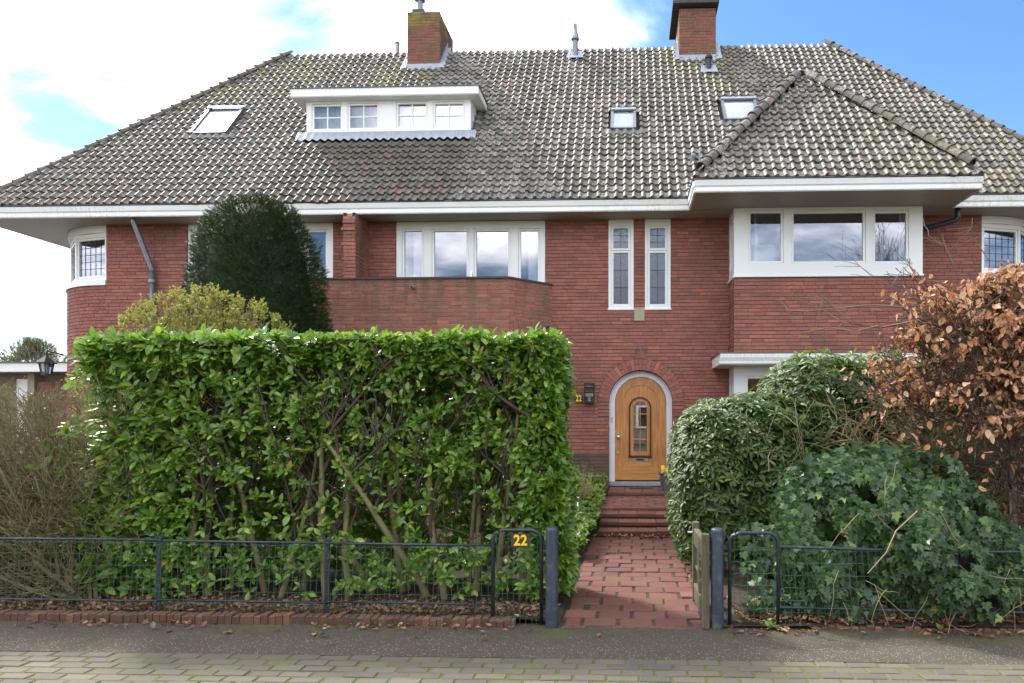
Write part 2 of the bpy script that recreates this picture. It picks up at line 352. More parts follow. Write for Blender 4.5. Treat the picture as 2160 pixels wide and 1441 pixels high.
def mat_paver(name, stops, moss=(0.10, 0.12, 0.02), mossamt=0.25, speck=0.3):
    m, n, l, b = newmat(name); t = NT(m)
    c = t.ramp(t.tint(), stops)
    c = t.mix(t.math('MULTIPLY', t.noise(30, 4, rough=0.7), 0.5), c, t.mix(0.5, c, (0.03, 0.02, 0.02)))
    c = t.mix(t.math('MULTIPLY', t.rng(t.noise(95, 3, rough=0.7), 0.63, 0.70), speck), c, (0.55, 0.48, 0.42))
    c = t.mix(t.math('MULTIPLY', t.rng(t.noise(2.2, 5, rough=0.7), 0.5, 0.68), mossamt), c, moss)
    l.new(c, b.inputs['Base Color']); b.inputs['Roughness'].default_value = 0.85
    l.new(t.bump(t.noise(70, 4, rough=0.7), 0.6, 0.004), b.inputs['Normal'])
    return m
M['paver_red'] = mat_paver('red_paver', [(0.0, (0.130, 0.045, 0.034)), (0.4, (0.17, 0.062, 0.047)), (0.75, (0.105, 0.041, 0.033)), (1.0, (0.20, 0.080, 0.060))], mossamt=0.3, speck=0.22)
M['paver_grey'] = mat_paver('grey_paver', [(0.0, (0.105, 0.09, 0.066)), (0.4, (0.13, 0.112, 0.085)), (0.7, (0.09, 0.08, 0.067)), (1.0, (0.145, 0.124, 0.092))], mossamt=0.45, speck=0.15)
M['step_brick'] = mat_paver('step_brick', [(0.0, (0.17, 0.055, 0.042)), (0.5, (0.12, 0.045, 0.036)), (1.0, (0.21, 0.07, 0.052))], mossamt=0.5, moss=(0.06, 0.05, 0.025))
M['kerb_brick'] = mat_paver('kerb_brick', [(0.0, (0.13, 0.058, 0.032)), (0.5, (0.07, 0.04, 0.026)), (1.0, (0.19, 0.085, 0.045))], mossamt=0.6, moss=(0.05, 0.045, 0.02))
M['joint_soil'] = mat_plain('mossy_joint_soil', (0.040, 0.032, 0.020), 0.95, noise_amt=0.4, nscale=20, bump=0.8, dirt=(0.10, 0.11, 0.02), dirtamt=0.9)
M['moss'] = mat_plain('moss', (0.085, 0.095, 0.018), 0.95, noise_amt=0.5, nscale=30, bump=0.8, dirt=(0.04, 0.03, 0.02), dirtamt=0.8)

# ------------------------------------------------------------ object helpers
def wm(o):
    m = o.matrix_basis.copy()
    if o.parent: m = wm(o.parent) @ o.matrix_parent_inverse @ m
    return m
def setp(o, parent):
    if parent is not None:
        o.parent = parent; o.matrix_parent_inverse = wm(parent).inverted()
def link(name, data, parent=None, mat=None, label=None, kind=None, mw=None):
    o = bpy.data.objects.new(name, data); COL.objects.link(o)
    if mw is not None: o.matrix_basis = mw
    if parent is not None: setp(o, parent)
    if mat is not None and data is not None and len(data.materials) == 0: data.materials.append(M[mat])
    if label: o['label'] = label
    if kind: o['kind'] = kind
    return o
def thing(name, label, cat, loc=(0, 0, 0), group=None):
    o = bpy.data.objects.new(name, None); COL.objects.link(o); o.location = loc; o.empty_display_size = 0.1
    o['label'] = label; o['category'] = cat
    if group: o['group'] = group
    return o
def tag(o, label, cat=None, group=None, kind=None):
    o['label'] = label
    if cat: o['category'] = cat
    if group: o['group'] = group
    if kind: o['kind'] = kind
    return o
def mesh_np(name, V, Fc, tint=None, smooth=False):
    me = bpy.data.meshes.new(name)
    V = np.asarray(V, dtype=np.float32); Fc = np.asarray(Fc, dtype=np.int32)
    k = Fc.shape[1]
    me.vertices.add(len(V)); me.vertices.foreach_set('co', V.ravel())
    me.loops.add(Fc.size); me.loops.foreach_set('vertex_index', Fc.ravel())
    me.polygons.add(len(Fc)); me.polygons.foreach_set('loop_start', np.arange(0, Fc.size, k, dtype=np.int32))
    me.polygons.foreach_set('loop_total', np.full(len(Fc), k, dtype=np.int32))
    me.polygons.foreach_set('use_smooth', np.full(len(Fc), bool(smooth)))
    if tint is not None:
        a = me.attributes.new('tint', 'FLOAT', 'POINT'); a.data.foreach_set('value', np.asarray(tint, dtype=np.float32))
    me.update(calc_edges=True)
    return me
class MB:
    def __init__(s): s.v = []; s.f = []; s.t = []; s.ct = 0.0
    def add(s, vs, fs):
        b = len(s.v); s.v += [tuple(x) for x in vs]; s.f += [tuple(i + b for i in f) for f in fs]; s.t += [s.ct] * len(vs); return s
    def box(s, x0, x1, y0, y1, z0, z1):
        return s.add([(x0, y0, z0), (x1, y0, z0), (x1, y1, z0), (x0, y1, z0), (x0, y0, z1), (x1, y0, z1), (x1, y1, z1), (x0, y1, z1)],
                     [(0, 3, 2, 1), (4, 5, 6, 7), (0, 1, 5, 4), (1, 2, 6, 5), (2, 3, 7, 6), (3, 0, 4, 7)])
    def prism(s, poly, z0, z1):
        n = len(poly)
        return s.add([(x, y, z0) for x, y in poly] + [(x, y, z1) for x, y in poly],
                     [tuple(range(n))[::-1], tuple(range(n, 2 * n))] + [(i, (i + 1) % n, n + (i + 1) % n, n + i) for i in range(n)])
    def prism_y(s, poly, y0, y1):
        n = len(poly)   # poly in XZ, anticlockwise seen from -Y
        return s.add([(x, y0, z) for x, z in poly] + [(x, y1, z) for x, z in poly],
                     [tuple(range(n)), tuple(range(n, 2 * n))[::-1]] + [((i + 1) % n, i, n + i, n + (i + 1) % n) for i in range(n)])
    def prism_x(s, poly, x0, x1):
        n = len(poly)   # poly in YZ
        return s.add([(x0, y, z) for y, z in poly] + [(x1, y, z) for y, z in poly],
                     [tuple(range(n))[::-1], tuple(range(n, 2 * n))] + [(i, (i + 1) % n, n + (i + 1) % n, n + i) for i in range(n)])
    def quad(s, a, b, c, d): return s.add([a, b, c, d], [(0, 1, 2, 3)])
    def tube(s, pts, r, sides=8, caps=True):
        pts = [Vector(p) for p in pts]; n = len(pts)
        rr = [r] * n if isinstance(r, (int, float)) else r
        ref = None; rings = []
        for i, p in enumerate(pts):
            d = (pts[min(i + 1, n - 1)] - pts[max(i - 1, 0)]).normalized()
            if ref is None or abs(ref.dot(d)) > 0.95:
                ref = Vector((0, 0, 1)) if abs(d.z) < 0.9 else Vector((1, 0, 0))
            a = d.cross(ref).normalized(); bb = d.cross(a).normalized(); ref = -bb if False else ref
            rings += [p + (a * math.cos(2 * math.pi * k / sides) + bb * math.sin(2 * math.pi * k / sides)) * rr[i] for k in range(sides)]
        fs = [(i * sides + k, i * sides + (k + 1) % sides, (i + 1) * sides + (k + 1) % sides, (i + 1) * sides + k) for i in range(n - 1) for k in range(sides)]
        if caps: fs += [tuple(range(sides))[::-1], tuple(range((n - 1) * sides, n * sides))]
        return s.add(rings, fs)
    def lathe(s, prof, cx, cy, seg=16):
        n = len(prof)
        vs = [(cx + r * math.cos(2 * math.pi * k / seg), cy + r * math.sin(2 * math.pi * k / seg), z) for r, z in prof for k in range(seg)]
        fs = [(i * seg + k, i * seg + (k + 1) % seg, (i + 1) * seg + (k + 1) % seg, (i + 1) * seg + k) for i in range(n - 1) for k in range(seg)]
        fs += [tuple(range(seg))[::-1], tuple(range((n - 1) * seg, n * seg))]
        return s.add(vs, fs)
    def build(s, name, mat, parent=None, label=None, kind=None, mw=None, smooth=False, bevel=0.0):
        me = bpy.data.meshes.new(name); me.from_pydata(s.v, [], s.f)
        a = me.attributes.new('tint', 'FLOAT', 'POINT'); a.data.foreach_set('value', np.array(s.t, dtype=np.float32))
        if smooth: me.polygons.foreach_set('use_smooth', np.ones(len(me.polygons), dtype=bool))
        me.update()
        o = link(name, me, parent, mat, label, kind, mw)
        if bevel:
            bv = o.modifiers.new('bevel', 'BEVEL'); bv.width = bevel; bv.segments = 2; bv.limit_method = 'ANGLE'
        return o
def holes_slab(mb, x0, x1, z0, z1, holes, y0, y1):
    """a slab in the XZ plane with rectangular openings"""
    xs = sorted({x0, x1, *[min(max(v, x0), x1) for h in holes for v in h[:2]]}); zs = sorted({z0, z1, *[min(max(v, z0), z1) for h in holes for v in h[2:4]]})
    for i in range(len(xs) - 1):
        j = 0
        while j < len(zs) - 1:
            cx = (xs[i] + xs[i + 1]) / 2
            def inh(k): return any(h[0] < cx < h[1] and h[2] < (zs[k] + zs[k + 1]) / 2 < h[3] for h in holes)
            if inh(j): j += 1; continue
            e = j
            while e + 1 < len(zs) - 1 and not inh(e + 1): e += 1
            mb.box(xs[i], xs[i + 1], y0, y1, zs[j], zs[e + 1]); j = e + 1

# ------------------------------------------------------------ brickwork
COURSE = 0.0675; BL = 0.215
brick_cache = {}
def single_brick(length, mat, parent, mw):
    key = (round(length, 3), mat)
    if key not in brick_cache:
        mb = MB(); e = 0.004; h = COURSE - 0.013
        mb.box(0, length, 0, 0.045, 0, h)
        me = bpy.data.meshes.new('brick'); me.from_pydata(mb.v, [], mb.f); me.materials.append(M[mat]); brick_cache[key] = me
    return link('brick', brick_cache[key], parent, mw=mw)
BX = np.array([(0, 0, 0), (1, 0, 0), (1, 1, 0), (0, 1, 0), (0, 0, 1), (1, 0, 1), (1, 1, 1), (0, 1, 1)], dtype=np.float32)
BF = np.array([(0, 3, 2, 1), (4, 5, 6, 7), (0, 1, 5, 4), (1, 2, 6, 5), (3, 0, 4, 7)], dtype=np.int32)
def brick_face(parent, mw, length, z0, z1, holes=(), mat='brick', mortar='mortar', n_single=0, single=lambda x, z: True, name='brick_courses', thick=0.1, back=True, headjoint=0.006, bed=0.013):
    """courses of bricks on the local XZ plane (front towards -Y); returns the mortar body"""
    mb = MB(); holes_slab(mb, 0.0, length, z0, z1, holes, 0.010, 0.010 + thick)
    body = parent if not back else mb.build('mortar_bed', mortar, parent, mw=mw)
    host = parent
    V = []; T = []; ns = 0; rows = int(round((z1 - z0) / COURSE)); k0 = round(z0 / COURSE)
    for r in range(rows):
        z = z0 + r * COURSE
        zt = min(z + COURSE - bed, z1)
        zc = (z + zt) / 2
        cuts = sorted([(h[0], h[1]) for h in holes if h[2] < zc < h[3]])
        x = -random.choice((0.0, 0.055, 0.11, 0.16))
        run = 0
        while x < length:
            L = BL if (random.random() < 0.86 or run > 6) else 0.105
            run = 0 if L < 0.2 else run + 1
            a, b = max(x, 0), min(x + L - headjoint, length); x += L
            segs = [(a, b)]
            for c0, c1 in cuts:
                ns_ = []
                for p, q in segs:
                    if q <= c0 or p >= c1: ns_.append((p, q)); continue
                    if p < c0 - 0.015: ns_.append((p, c0 - 0.002))
                    if q > c1 + 0.015: ns_.append((c1 + 0.002, q))
                segs = ns_
            for p, q in segs:
                if q - p < 0.004: continue
                dy = random.gauss(0, 0.0016)
                if ns < n_single and abs((q - p) - (L - headjoint)) < 1e-4 and single(p, z):
                    single_brick(q - p, mat, host, mw @ Matrix.Translation((p, dy, z))); ns += 1
                else:
                    v = BX * np.array([q - p, 0.045, zt - z], dtype=np.float32) + np.array([p, dy, z], dtype=np.float32)
                    v[:4, 2] += random.gauss(0, 0.0008)
                    V.append(v); T.append(random.random())
    if V:
        n = len(V); V = np.concatenate(V); F = (BF[None] + (np.arange(n) * 8)[:, None, None]).reshape(-1, 4)
        me = mesh_np(name, V, F, np.repeat(T, 8)); link(name, me, host, mat, kind='stuff', mw=mw)
    return body

# ------------------------------------------------------------ windows
def window(parent, mw, x0, x1, z0, z1, lights, depth=0.09, frame='white', glass='glass', sash=True, room=True, curtain=None, bars=(0, 0), leads=(0, 0), name='window', roomdepth=1.6, label=None, blind=False, sill=True, rmx=0.15):
    """lights: glass rectangles (gx0, gx1, gz0, gz1); front of the frame at local y = 0"""
    sw = 0.045
    sr = [(a - sw, b + sw, c - sw, d + sw) for a, b, c, d in lights]
    mb = MB(); holes_slab(mb, x0, x1, z0, z1, sr, 0, depth)
    fr = mb.build(name, frame, parent, mw=mw, label=label)
    if sill:
        MB().box(x0 - 0.015, x1 + 0.015, -0.022, 0.0, z0, z0 + 0.035).build('sill', frame, fr, mw=mw, bevel=0.006)
    for i, (a, b, c, d) in enumerate(lights):
        s = MB(); e = 0.003
        for (p, q, r, t) in ((a - sw + e, a, c - sw + e, d + sw - e), (b, b + sw - e, c - sw + e, d + sw - e), (a, b, c - sw + e, c), (a, b, d, d + sw - e)):
            s.box(p, q, 0.012, depth - 0.01, r, t)
        s.build('sash', frame, fr, mw=mw, bevel=0.005)
        g = MB(); yg = 0.045
        g.quad((a, yg, c), (b, yg, c), (b, yg, d), (a, yg, d)); g.build('pane', glass, fr, mw=mw)
        nx, nzb = bars
        if nx or nzb:
            for k in range(nx):
                xx = a + (b - a) * (k + 1) / (nx + 1); MB().box(xx - 0.013, xx + 0.013, yg - 0.018, yg + 0.01, c, d).build('glazing_bar', frame, fr, mw=mw)
            for k in range(nzb):
                zz = c + (d - c) * (k + 1) / (nzb + 1); MB().box(a, b, yg - 0.015, yg + 0.008, zz - 0.012, zz + 0.012).build('glazing_bar', frame, fr, mw=mw)
        nx, nzb = leads
        if nx or nzb:
            l = MB()
            for k in range(nx):
                xx = a + (b - a) * (k + 1) / (nx + 1); l.box(xx - 0.004, xx + 0.004, yg - 0.006, yg + 0.004, c, d)
            for k in range(nzb):
                zz = c + (d - c) * (k + 1) / (nzb + 1); l.box(a, b, yg - 0.007, yg + 0.003, zz - 0.004, zz + 0.004)
            l.build('lead_came', 'darkmetal', fr, mw=mw)
        if blind:
            MB().quad((a - 0.02, yg + 0.04, c), (b + 0.02, yg + 0.04, c), (b + 0.02, yg + 0.04, d), (a - 0.02, yg + 0.04, d)).build('blind', 'blind', fr, mw=mw)
    if room:
        r = MB(); y0, y1 = depth + 0.16, depth + roomdepth; X0, X1, Z0, Z1 = x0 - rmx, x1 + rmx, z0 - (0.5 if rmx > 0 else 0.02), z1 + (0.08 if rmx > 0 else -0.02)
        r.add([(X0, y0, Z0), (X1, y0, Z0), (X1, y1, Z0), (X0, y1, Z0), (X0, y0, Z1), (X1, y0, Z1), (X1, y1, Z1), (X0, y1, Z1)],
              [(0, 1, 2, 3), (7, 6, 5, 4), (1, 5, 6, 2), (2, 6, 7, 3), (3, 7, 4, 0)])
        # reveal boards closing the gap between frame and room
        for q in (((X0, y0, Z0), (X1, y0, Z0), (X1, depth, Z0), (X0, depth, Z0)), ((X0, y0, Z1), (X1, y0, Z1), (X1, depth, Z1), (X0, depth, Z1)),
                  ((X0, y0, Z0), (X0, y0, Z1), (X0, depth, Z1), (X0, depth, Z0)), ((X1, y0, Z0), (X1, y0, Z1), (X1, depth, Z1), (X1, depth, Z0))):
            r.quad(*q)
        r.build('room', 'room', fr, mw=mw)
    if curtain:
        for (cx0, cx1, slant) in curtain:
            n = max(6, int((cx1 - cx0) / 0.03)); v = []; f = []
            zt, zb = z1 - 0.05, z0 + 0.02
            for k in range(n + 1):
                x = cx0 + (cx1 - cx0) * k / n; y = depth + 0.10 + 0.03 * math.sin(k * 1.9) + 0.01 * math.sin(k * 0.7)
                v += [(x, y, zb), (x + slant * (k / n - (1 if slant > 0 else 0)) , y, zt)]
            f = [(2 * k, 2 * k + 2, 2 * k + 3, 2 * k + 1) for k in range(n)]
            m = MB(); m.add(v, f); m.build('curtain', 'curtain', fr, mw=mw, smooth=True)
    return fr

# ------------------------------------------------------------ roof tiles
TW, TG = 0.1635, 0.213
prof = np.array([(-0.06, .014), (0.0, .030), (0.07, .046), (0.17, .054), (0.27, .047), (0.36, .028), (0.44, .009), (0.60, .0), (0.80, .0), (0.93, .007), (1.0, .020)])
prof[:, 1] *= 0.8
n_ = len(prof)
tv = []
for (v, dz) in ((0.0, -0.006), (0.0, 0.036), (TG * 0.55, 0.022), (TG + 0.02, 0.001)):
    for x, z in prof:
        tv.append((x * TW, v, z + dz))
TILE_V = np.array(tv, dtype=np.float32)
TILE_F = np.array([(r * n_ + k, r * n_ + k + 1, (r + 1) * n_ + k + 1, (r + 1) * n_ + k) for r in range(3) for k in range(n_ - 1)], dtype=np.int32)
tile_me = mesh_np('tile', TILE_V, TILE_F); tile_me.materials.append(M['tile'])
def tile_slope(parent, org, xd, ud, nx0, nx1, rows, keep, clampx, n_single=0, single_rows=2, single_x=None, flip=False):
    """org: eave origin; xd/ud: unit vectors along the eave and up the slope"""
    xd = np.array(xd, float); ud = np.array(ud, float); nd = np.cross(xd, ud)
    org = np.array(org, float)
    B = np.stack([xd, ud, nd])      # local -> world rows
    Vs = []; T = []; ns = 0
    for r in range(rows):
        for i in range(nx0, nx1):
            cx, cv = (i + 0.5) * TW, (r + 0.5) * TG
            if not keep(cx, cv): continue
            jx, jv, jz = random.gauss(0, 0.004), random.gauss(0, 0.006) + 0.007 * math.sin(i * 0.13 + r * 0.31) + 0.004 * math.sin(i * 0.41), abs(random.gauss(0, 0.004))
            ang = random.gauss(0, 0.014)
            full = keep(cx - TW, cv) and keep(cx + TW, cv) and keep(cx, cv + TG) and (cv < TG or keep(cx, cv - TG))
            if ns < n_single and r < single_rows and full and (single_x is None or single_x(cx)):
                loc = org + (i * TW + jx) * xd + (r * TG + jv) * ud + jz * nd
                mw = Matrix(((xd[0], ud[0], nd[0], loc[0]), (xd[1], ud[1], nd[1], loc[1]), (xd[2], ud[2], nd[2], loc[2]), (0, 0, 0, 1))) @ Matrix.Rotation(ang, 4, 'Z')
                link('tile', tile_me, parent, mw=mw); ns += 1; continue
            v = TILE_V.copy()
            x, y = v[:, 0].copy(), v[:, 1].copy()
            v[:, 0] = x - ang * y + i * TW + jx; v[:, 1] = y + ang * x + r * TG + jv; v[:, 2] += jz
            lo, hi = clampx(v[:, 1])
            v[:, 0] = np.clip(v[:, 0], lo, hi)
            Vs.append(v @ B + org); T.append(random.random())
    n = len(Vs); V = np.concatenate(Vs); Fc = (TILE_F[None] + (np.arange(n) * len(TILE_V))[:, None, None]).reshape(-1, 4)
    me = mesh_np('tile_field', V, Fc, np.repeat(T, len(TILE_V)), smooth=True)
    me.set_sharp_from_angle(angle=math.radians(50))
    return link('tile_field', me, parent, 'tile', kind='stuff'), n

def hip_line(parent, a, b, up, r0=0.088, r1=0.072, pitch=0.25, name='ridge_tile'):
    """half-round cap tiles overlapping up the line a -> b"""
    a, b = Vector(a), Vector(b); d = (b - a).normalized(); L = (b - a).length
    up = Vector(up); s = d.cross(up).normalized(); up = s.cross(d).normalized()
    key = (round(r0, 3), round(pitch, 3))
    seg = 8; v = []; f = []
    for (t, r, lift) in ((0, r0, 0.012), (0.035, r0, 0.012), (0.04, r0 - 0.012, 0.012), (pitch + 0.05, r1 - 0.006, 0.0)):
        for k in range(seg + 1):
            an = math.radians(-12 + 204 * k / seg)
            v.append((r * math.cos(an), t, r * math.sin(an) + lift))
    m_ = seg + 1
    for q in range(3): f += [(q * m_ + k, q * m_ + k + 1, (q + 1) * m_ + k + 1, (q + 1) * m_ + k) for k in range(seg)]
    c0 = len(v)
    for k in range(seg + 1):
        an = math.radians(-12 + 204 * k / seg); v.append((0.78 * r0 * math.cos(an), 0.001, 0.78 * r0 * math.sin(an) + 0.012))
    f += [(k, c0 + k, c0 + k + 1, k + 1) for k in range(seg)]
    me = bpy.data.meshes.new(name); me.from_pydata(v, [], [t[::-1] for t in f]); me.materials.append(M['tile'])
    me.polygons.foreach_set('use_smooth', np.ones(len(me.polygons), dtype=bool)); me.set_sharp_from_angle(angle=math.radians(45))
    n = int(L / pitch)
    for i in range(n):
        p = a + d * (i * pitch) + up * random.gauss(0.0, 0.004)
        mw = Matrix(((s.x, d.x, up.x, p.x), (s.y, d.y, up.y, p.y), (s.z, d.z, up.z, p.z), (0, 0, 0, 1))) @ Matrix.Rotation(random.gauss(0, 0.012), 4, 'Z')
        link(name, me, parent, mw=mw)

# ============================================================ THE HOUSE
WY = 12.9; SZ = 5.43            # main wall plane, soffit height
XL, XR = -12.35, 8.74           # roof edges
WL, WR = -11.85, 8.24           # outer wall corners
RC = 1.7                        # radius of the rounded corners
house = thing('villa', 'red brick villa with wide hipped tile roof and arched oak door', 'house', (-1.8, 12.9, 0))

# ---------------- walls
def T(x, y, z=0): return Matrix.Translation((x, y, z))
stairA = (XA(1283, WY), XA(1337, WY), ZA(655, WY), SZ); stairB = (XA(1360, WY), XA(1415, WY), ZA(655, WY), SZ)
balw = (XA(835, WY), XA(1150, WY), ZA(600, WY) - 0.9, SZ)
leftw = (XA(395, WY), XA(702, WY), ZA(607, WY) - 0.9, SZ)
DCX, DR, DSP, DFZ = 0.235, 0.60, 1.98, 0.40   # door opening: centre, radius, springing height, floor
wx0 = WL + RC; wx1 = WR - RC
sheet = []
def rel(h): return (h[0] - wx0, h[1] - wx0, h[2], h[3])
holes = [rel(stairA), rel(stairB), rel(balw), rel(leftw)]
# arch hole: stepped per course
arch = []
z = 0.0
while z < 3.2:
    zc = z + COURSE / 2
    ro = DR + 0.005 if zc < DSP else 0
    if zc < DSP: w = DR
    elif zc < DSP + DR + 0.215:
        w = math.sqrt(max((DR + 0.215) ** 2 - (zc - DSP) ** 2, 0))
        w = max(w, 0)
    else: w = 0
    if zc < DSP and zc > DSP - 0.28: w = DR + 0.205
    if w > 0: arch.append((DCX - w - wx0, DCX + w - wx0, z, z + COURSE))
    z += COURSE
key = (DCX - 0.11 - wx0, DCX + 0.11 - wx0, DSP + DR + 0.2, DSP + DR + 0.2 + 3 * COURSE)
bayx0, bayx1, BYW = 1.89, 5.207, 12.31
wall = link('wall', None, None) if False else None
def part_empty(name, parent, loc): 
    o = bpy.data.objects.new(name, None); COL.objects.link(o); o.location = loc; setp(o, parent); o.empty_display_size = 0.1; return o
main_wall = part_empty('wall', house, (-1.8, WY, 0))
z_top = 81 * COURSE
# plinth of mossy bricks stands 25 mm proud
PLZ = 15 * COURSE
dl = DCX - DR
# left wall sheet and right wall sheet share one run with holes
mwall = T(wx0, WY)
brick_face(main_wall, mwall, wx1 - wx0, PLZ, z_top, holes + [a for a in arch if a[3] > PLZ] + [key, (bayx0 - wx0, bayx1 - wx0, PLZ, SZ)],
           n_single=150, single=lambda x, zz: (XA(1205, WY) - wx0) < x < (XA(1430, WY) - wx0) and 1.5 < zz < 3.6)
brick_face(main_wall, T(wx0, WY - 0.028), DCX - DR - 0.02 - wx0 + 0.02, 0, PLZ, (), mat='brick_mossy', n_single=0, name='plinth_bricks')
brick_face(main_wall, T(DCX + DR, WY - 0.028), bayx0 - (DCX + DR), 0, PLZ, (), mat='brick_mossy', n_single=0, name='plinth_bricks')
# door reveals (brick) on both sides
for sx, rz in ((DCX - DR, 90), (DCX + DR, -90)):
    mwr = Matrix.Translation((sx, WY + 0.05 if rz == 90 else WY + 0.26, 0)) @ Matrix.Rotation(math.radians(rz), 4, 'Z')
    brick_face(main_wall, mwr, 0.21, 0, DSP, (), name='reveal_bricks', thick=0.05)
# arch ring: voussoirs, each a brick on edge with a smaller one behind it
ring_me = {}
def vous(r0, r1, half, y0, y1):
    mb = MB(); a = half
    pts = [(r0 * math.sin(-a), r0 * math.cos(a)), (r0 * math.sin(a), r0 * math.cos(a)), (r1 * math.sin(a), r1 * math.cos(a)), (r1 * math.sin(-a), r1 * math.cos(a))]
    mb.prism_y([(p[0], p[1]) for p in pts], y0, y1)
    me = bpy.data.meshes.new('brick'); me.from_pydata(mb.v, [], mb.f); me.materials.append(M['brick']); return me
archp = part_empty('door_arch', house, (DCX, WY, DSP))
MBa = MB()
nseg = 40
pin = [((DR) * math.cos(math.pi * k / nseg), (DR) * math.sin(math.pi * k / nseg)) for k in range(nseg + 1)]
pout = [((DR + 0.25) * math.cos(math.pi * k / nseg), (DR + 0.25) * math.sin(math.pi * k / nseg)) for k in range(nseg + 1)]
for k in range(nseg):
    a, b, c, d = pin[k], pout[k], pout[k + 1], pin[k + 1]
    MBa.prism_y([(DCX + a[0], DSP + a[1]), (DCX + b[0], DSP + b[1]), (DCX + c[0], DSP + c[1]), (DCX + d[0], DSP + d[1])], WY + 0.012, WY + 0.26)
MBa.box(DCX - 0.12, DCX + 0.12, WY + 0.012, WY + 0.1, DSP + DR + 0.18, DSP + DR + 0.2 + 3 * COURSE + 0.01)
for s_ in (-1, 1):
    xa = DCX + s_ * DR; xb = DCX + s_ * (DR + 0.22)
    MBa.box(min(xa, xb), max(xa, xb), WY + 0.012, WY + 0.1, DSP - 0.31, DSP)
MBa.build('mortar_bed', 'mortar', archp)
nv = 29
mA = vous(DR, DR + 0.205, math.pi / nv / 2 * 0.90, 0, 0.255); mB = vous(DR, DR + 0.10, math.pi / nv / 2 * 0.90, 0, 0.255); mC = vous(DR + 0.107, DR + 0.205, math.pi / nv / 2 * 0.92, 0, 0.05)
for i in range(nv):
    an = math.pi / 2 - (i + 0.5) * math.pi / nv
    mw = T(DCX, WY - 0.004 + random.gauss(0, .0015), DSP) @ Matrix.Rotation(an, 4, 'Y')
    if i % 2 == 0: link('brick', mA, archp, mw=mw)
    else: link('brick', mB, archp, mw=mw); link('brick', mC, archp, mw=mw)
for s_ in (-1, 1):
    for k in range(4):
        single_brick(0.209, 'brick', archp, T(DCX + (s_ * DR if s_ > 0 else -DR - 0.209), WY - 0.003, DSP - (k + 1) * COURSE - 0.002))
for i, (dx, h0, h1) in enumerate([(-0.088, 0.0, 0.10), (-0.044, 0.0, 0.15), (0, 0.0, 0.215), (0.044, 0.0, 0.15), (0.088, 0.0, 0.10)]):
    MB().box(DCX + dx - 0.019, DCX + dx + 0.019, WY - 0.006, WY + 0.04, DSP + DR + 0.208 + h0, DSP + DR + 0.208 + h1).build('brick', 'brick', archp)
    
# rounded corner drums
def drum(cx, side, label):
    """quarter-round corner, brick up to the sill, white faceted window band above"""
    cy = WY + RC
    p = part_empty('rounded_corner', house, (cx, cy, 0)); p['label'] = label
    zs = ZA(605, WY + 0.3, 170)
    rows = int(zs / COURSE); zs = rows * COURSE
    mb = MB(); N = 14
    pts = []
    for k in range(N + 1):
        a = math.pi / 2 * k / N
        pts.append((cx + side * (RC - 0.012) * math.sin(a), cy - (RC - 0.012) * math.cos(a)))
    poly = pts + [(cx, cy)]
    if side < 0: poly = poly[::-1]
    mb.prism(poly, 0, zs); mb.build('mortar_bed', 'mortar', p)
    V = []; TT = []
    per = RC * math.pi / 2; nb = int(per / (BL / 2))
    for r in range(rows):
        off = (r % 2) * 0.5 + random.random() * 0.3
        for k in range(-1, nb + 1):
            a0 = max((k + off) / nb, 0) * math.pi / 2; a1 = min((k + off + 0.95) / nb, 1) * math.pi / 2
            if a1 - a0 < 0.01: continue
            z = r * COURSE; zt = z + COURSE - 0.011; dr = random.gauss(0, 0.0015)
            v = []
            for zz_ in (z, zt):
                for a, rr in ((a0, RC + dr), (a1, RC + dr), (a1, RC - 0.04), (a0, RC - 0.04)):
                    v.append((cx + side * rr * math.sin(a), cy - rr * math.cos(a), zz_))
            V.append(np.array(v, dtype=np.float32)); TT.append(random.random())
    n = len(V); F = (BF[None] + (np.arange(n) * 8)[:, None, None]).reshape(-1, 4)
    if side < 0: F = F[:, ::-1]
    link('brick_courses', mesh_np('brick_courses', np.concatenate(V), F, np.repeat(TT, 8)), p, 'brick', kind='stuff')
    # white sill ring and head ring
    for (z0, z1, r0) in ((zs + 0.002, zs + 0.10, RC + 0.03), (SZ - 0.14, SZ - 0.003, RC - 0.02)):
        mb = MB(); po = [(cx + side * r0 * math.sin(math.pi / 2 * k / N), cy - r0 * math.cos(math.pi / 2 * k / N)) for k in range(N + 1)]
        pi_ = [(cx + side * (RC - 0.25) * math.sin(math.pi / 2 * k / N), cy - (RC - 0.25) * math.cos(math.pi / 2 * k / N)) for k in range(N, -1, -1)]
        poly = po + pi_
        if side < 0: poly = poly[::-1]
        mb.prism(poly, z0, z1); mb.build('sill' if z1 < SZ - 0.5 else 'window_head', 'white', p)
    # three facets with leaded casements
    angs = [0, 30, 60, 90]
    for k in range(3):
        a0, a1 = math.radians(angs[k]), math.radians(angs[k + 1])
        p0 = Vector((cx + side * (RC - 0.03) * math.sin(a0), cy - (RC - 0.03) * math.cos(a0), 0)); p1 = Vector((cx + side * (RC - 0.03) * math.sin(a1), cy - (RC - 0.03) * math.cos(a1), 0))
        if side < 0: p0, p1 = p1, p0
        L = (p1 - p0).length; ang = math.atan2((p1 - p0).y, (p1 - p0).x)
        mw = Matrix.Translation(p0) @ Matrix.Rotation(ang, 4, 'Z')
        window(p, mw, 0, L, zs + 0.10, SZ - 0.14, [(0.085, L - 0.085, zs + 0.22, SZ - 0.26)], leads=(4, 4), room=False, sill=False)
    MB().add([(cx, cy + 0.25, zs), (cx + side * (RC - 0.3), cy + 0.25, zs), (cx + side * (RC - 0.3), cy + 0.25, SZ), (cx, cy + 0.25, SZ)], [(0, 1, 2, 3)]).build('curtain', 'curtain', p)
    return zs
zs1 = drum(wx0, -1, 'rounded brick corner under a white leaded window')
drum(wx1, 1, 'rounded corner behind the brown beech leaves')
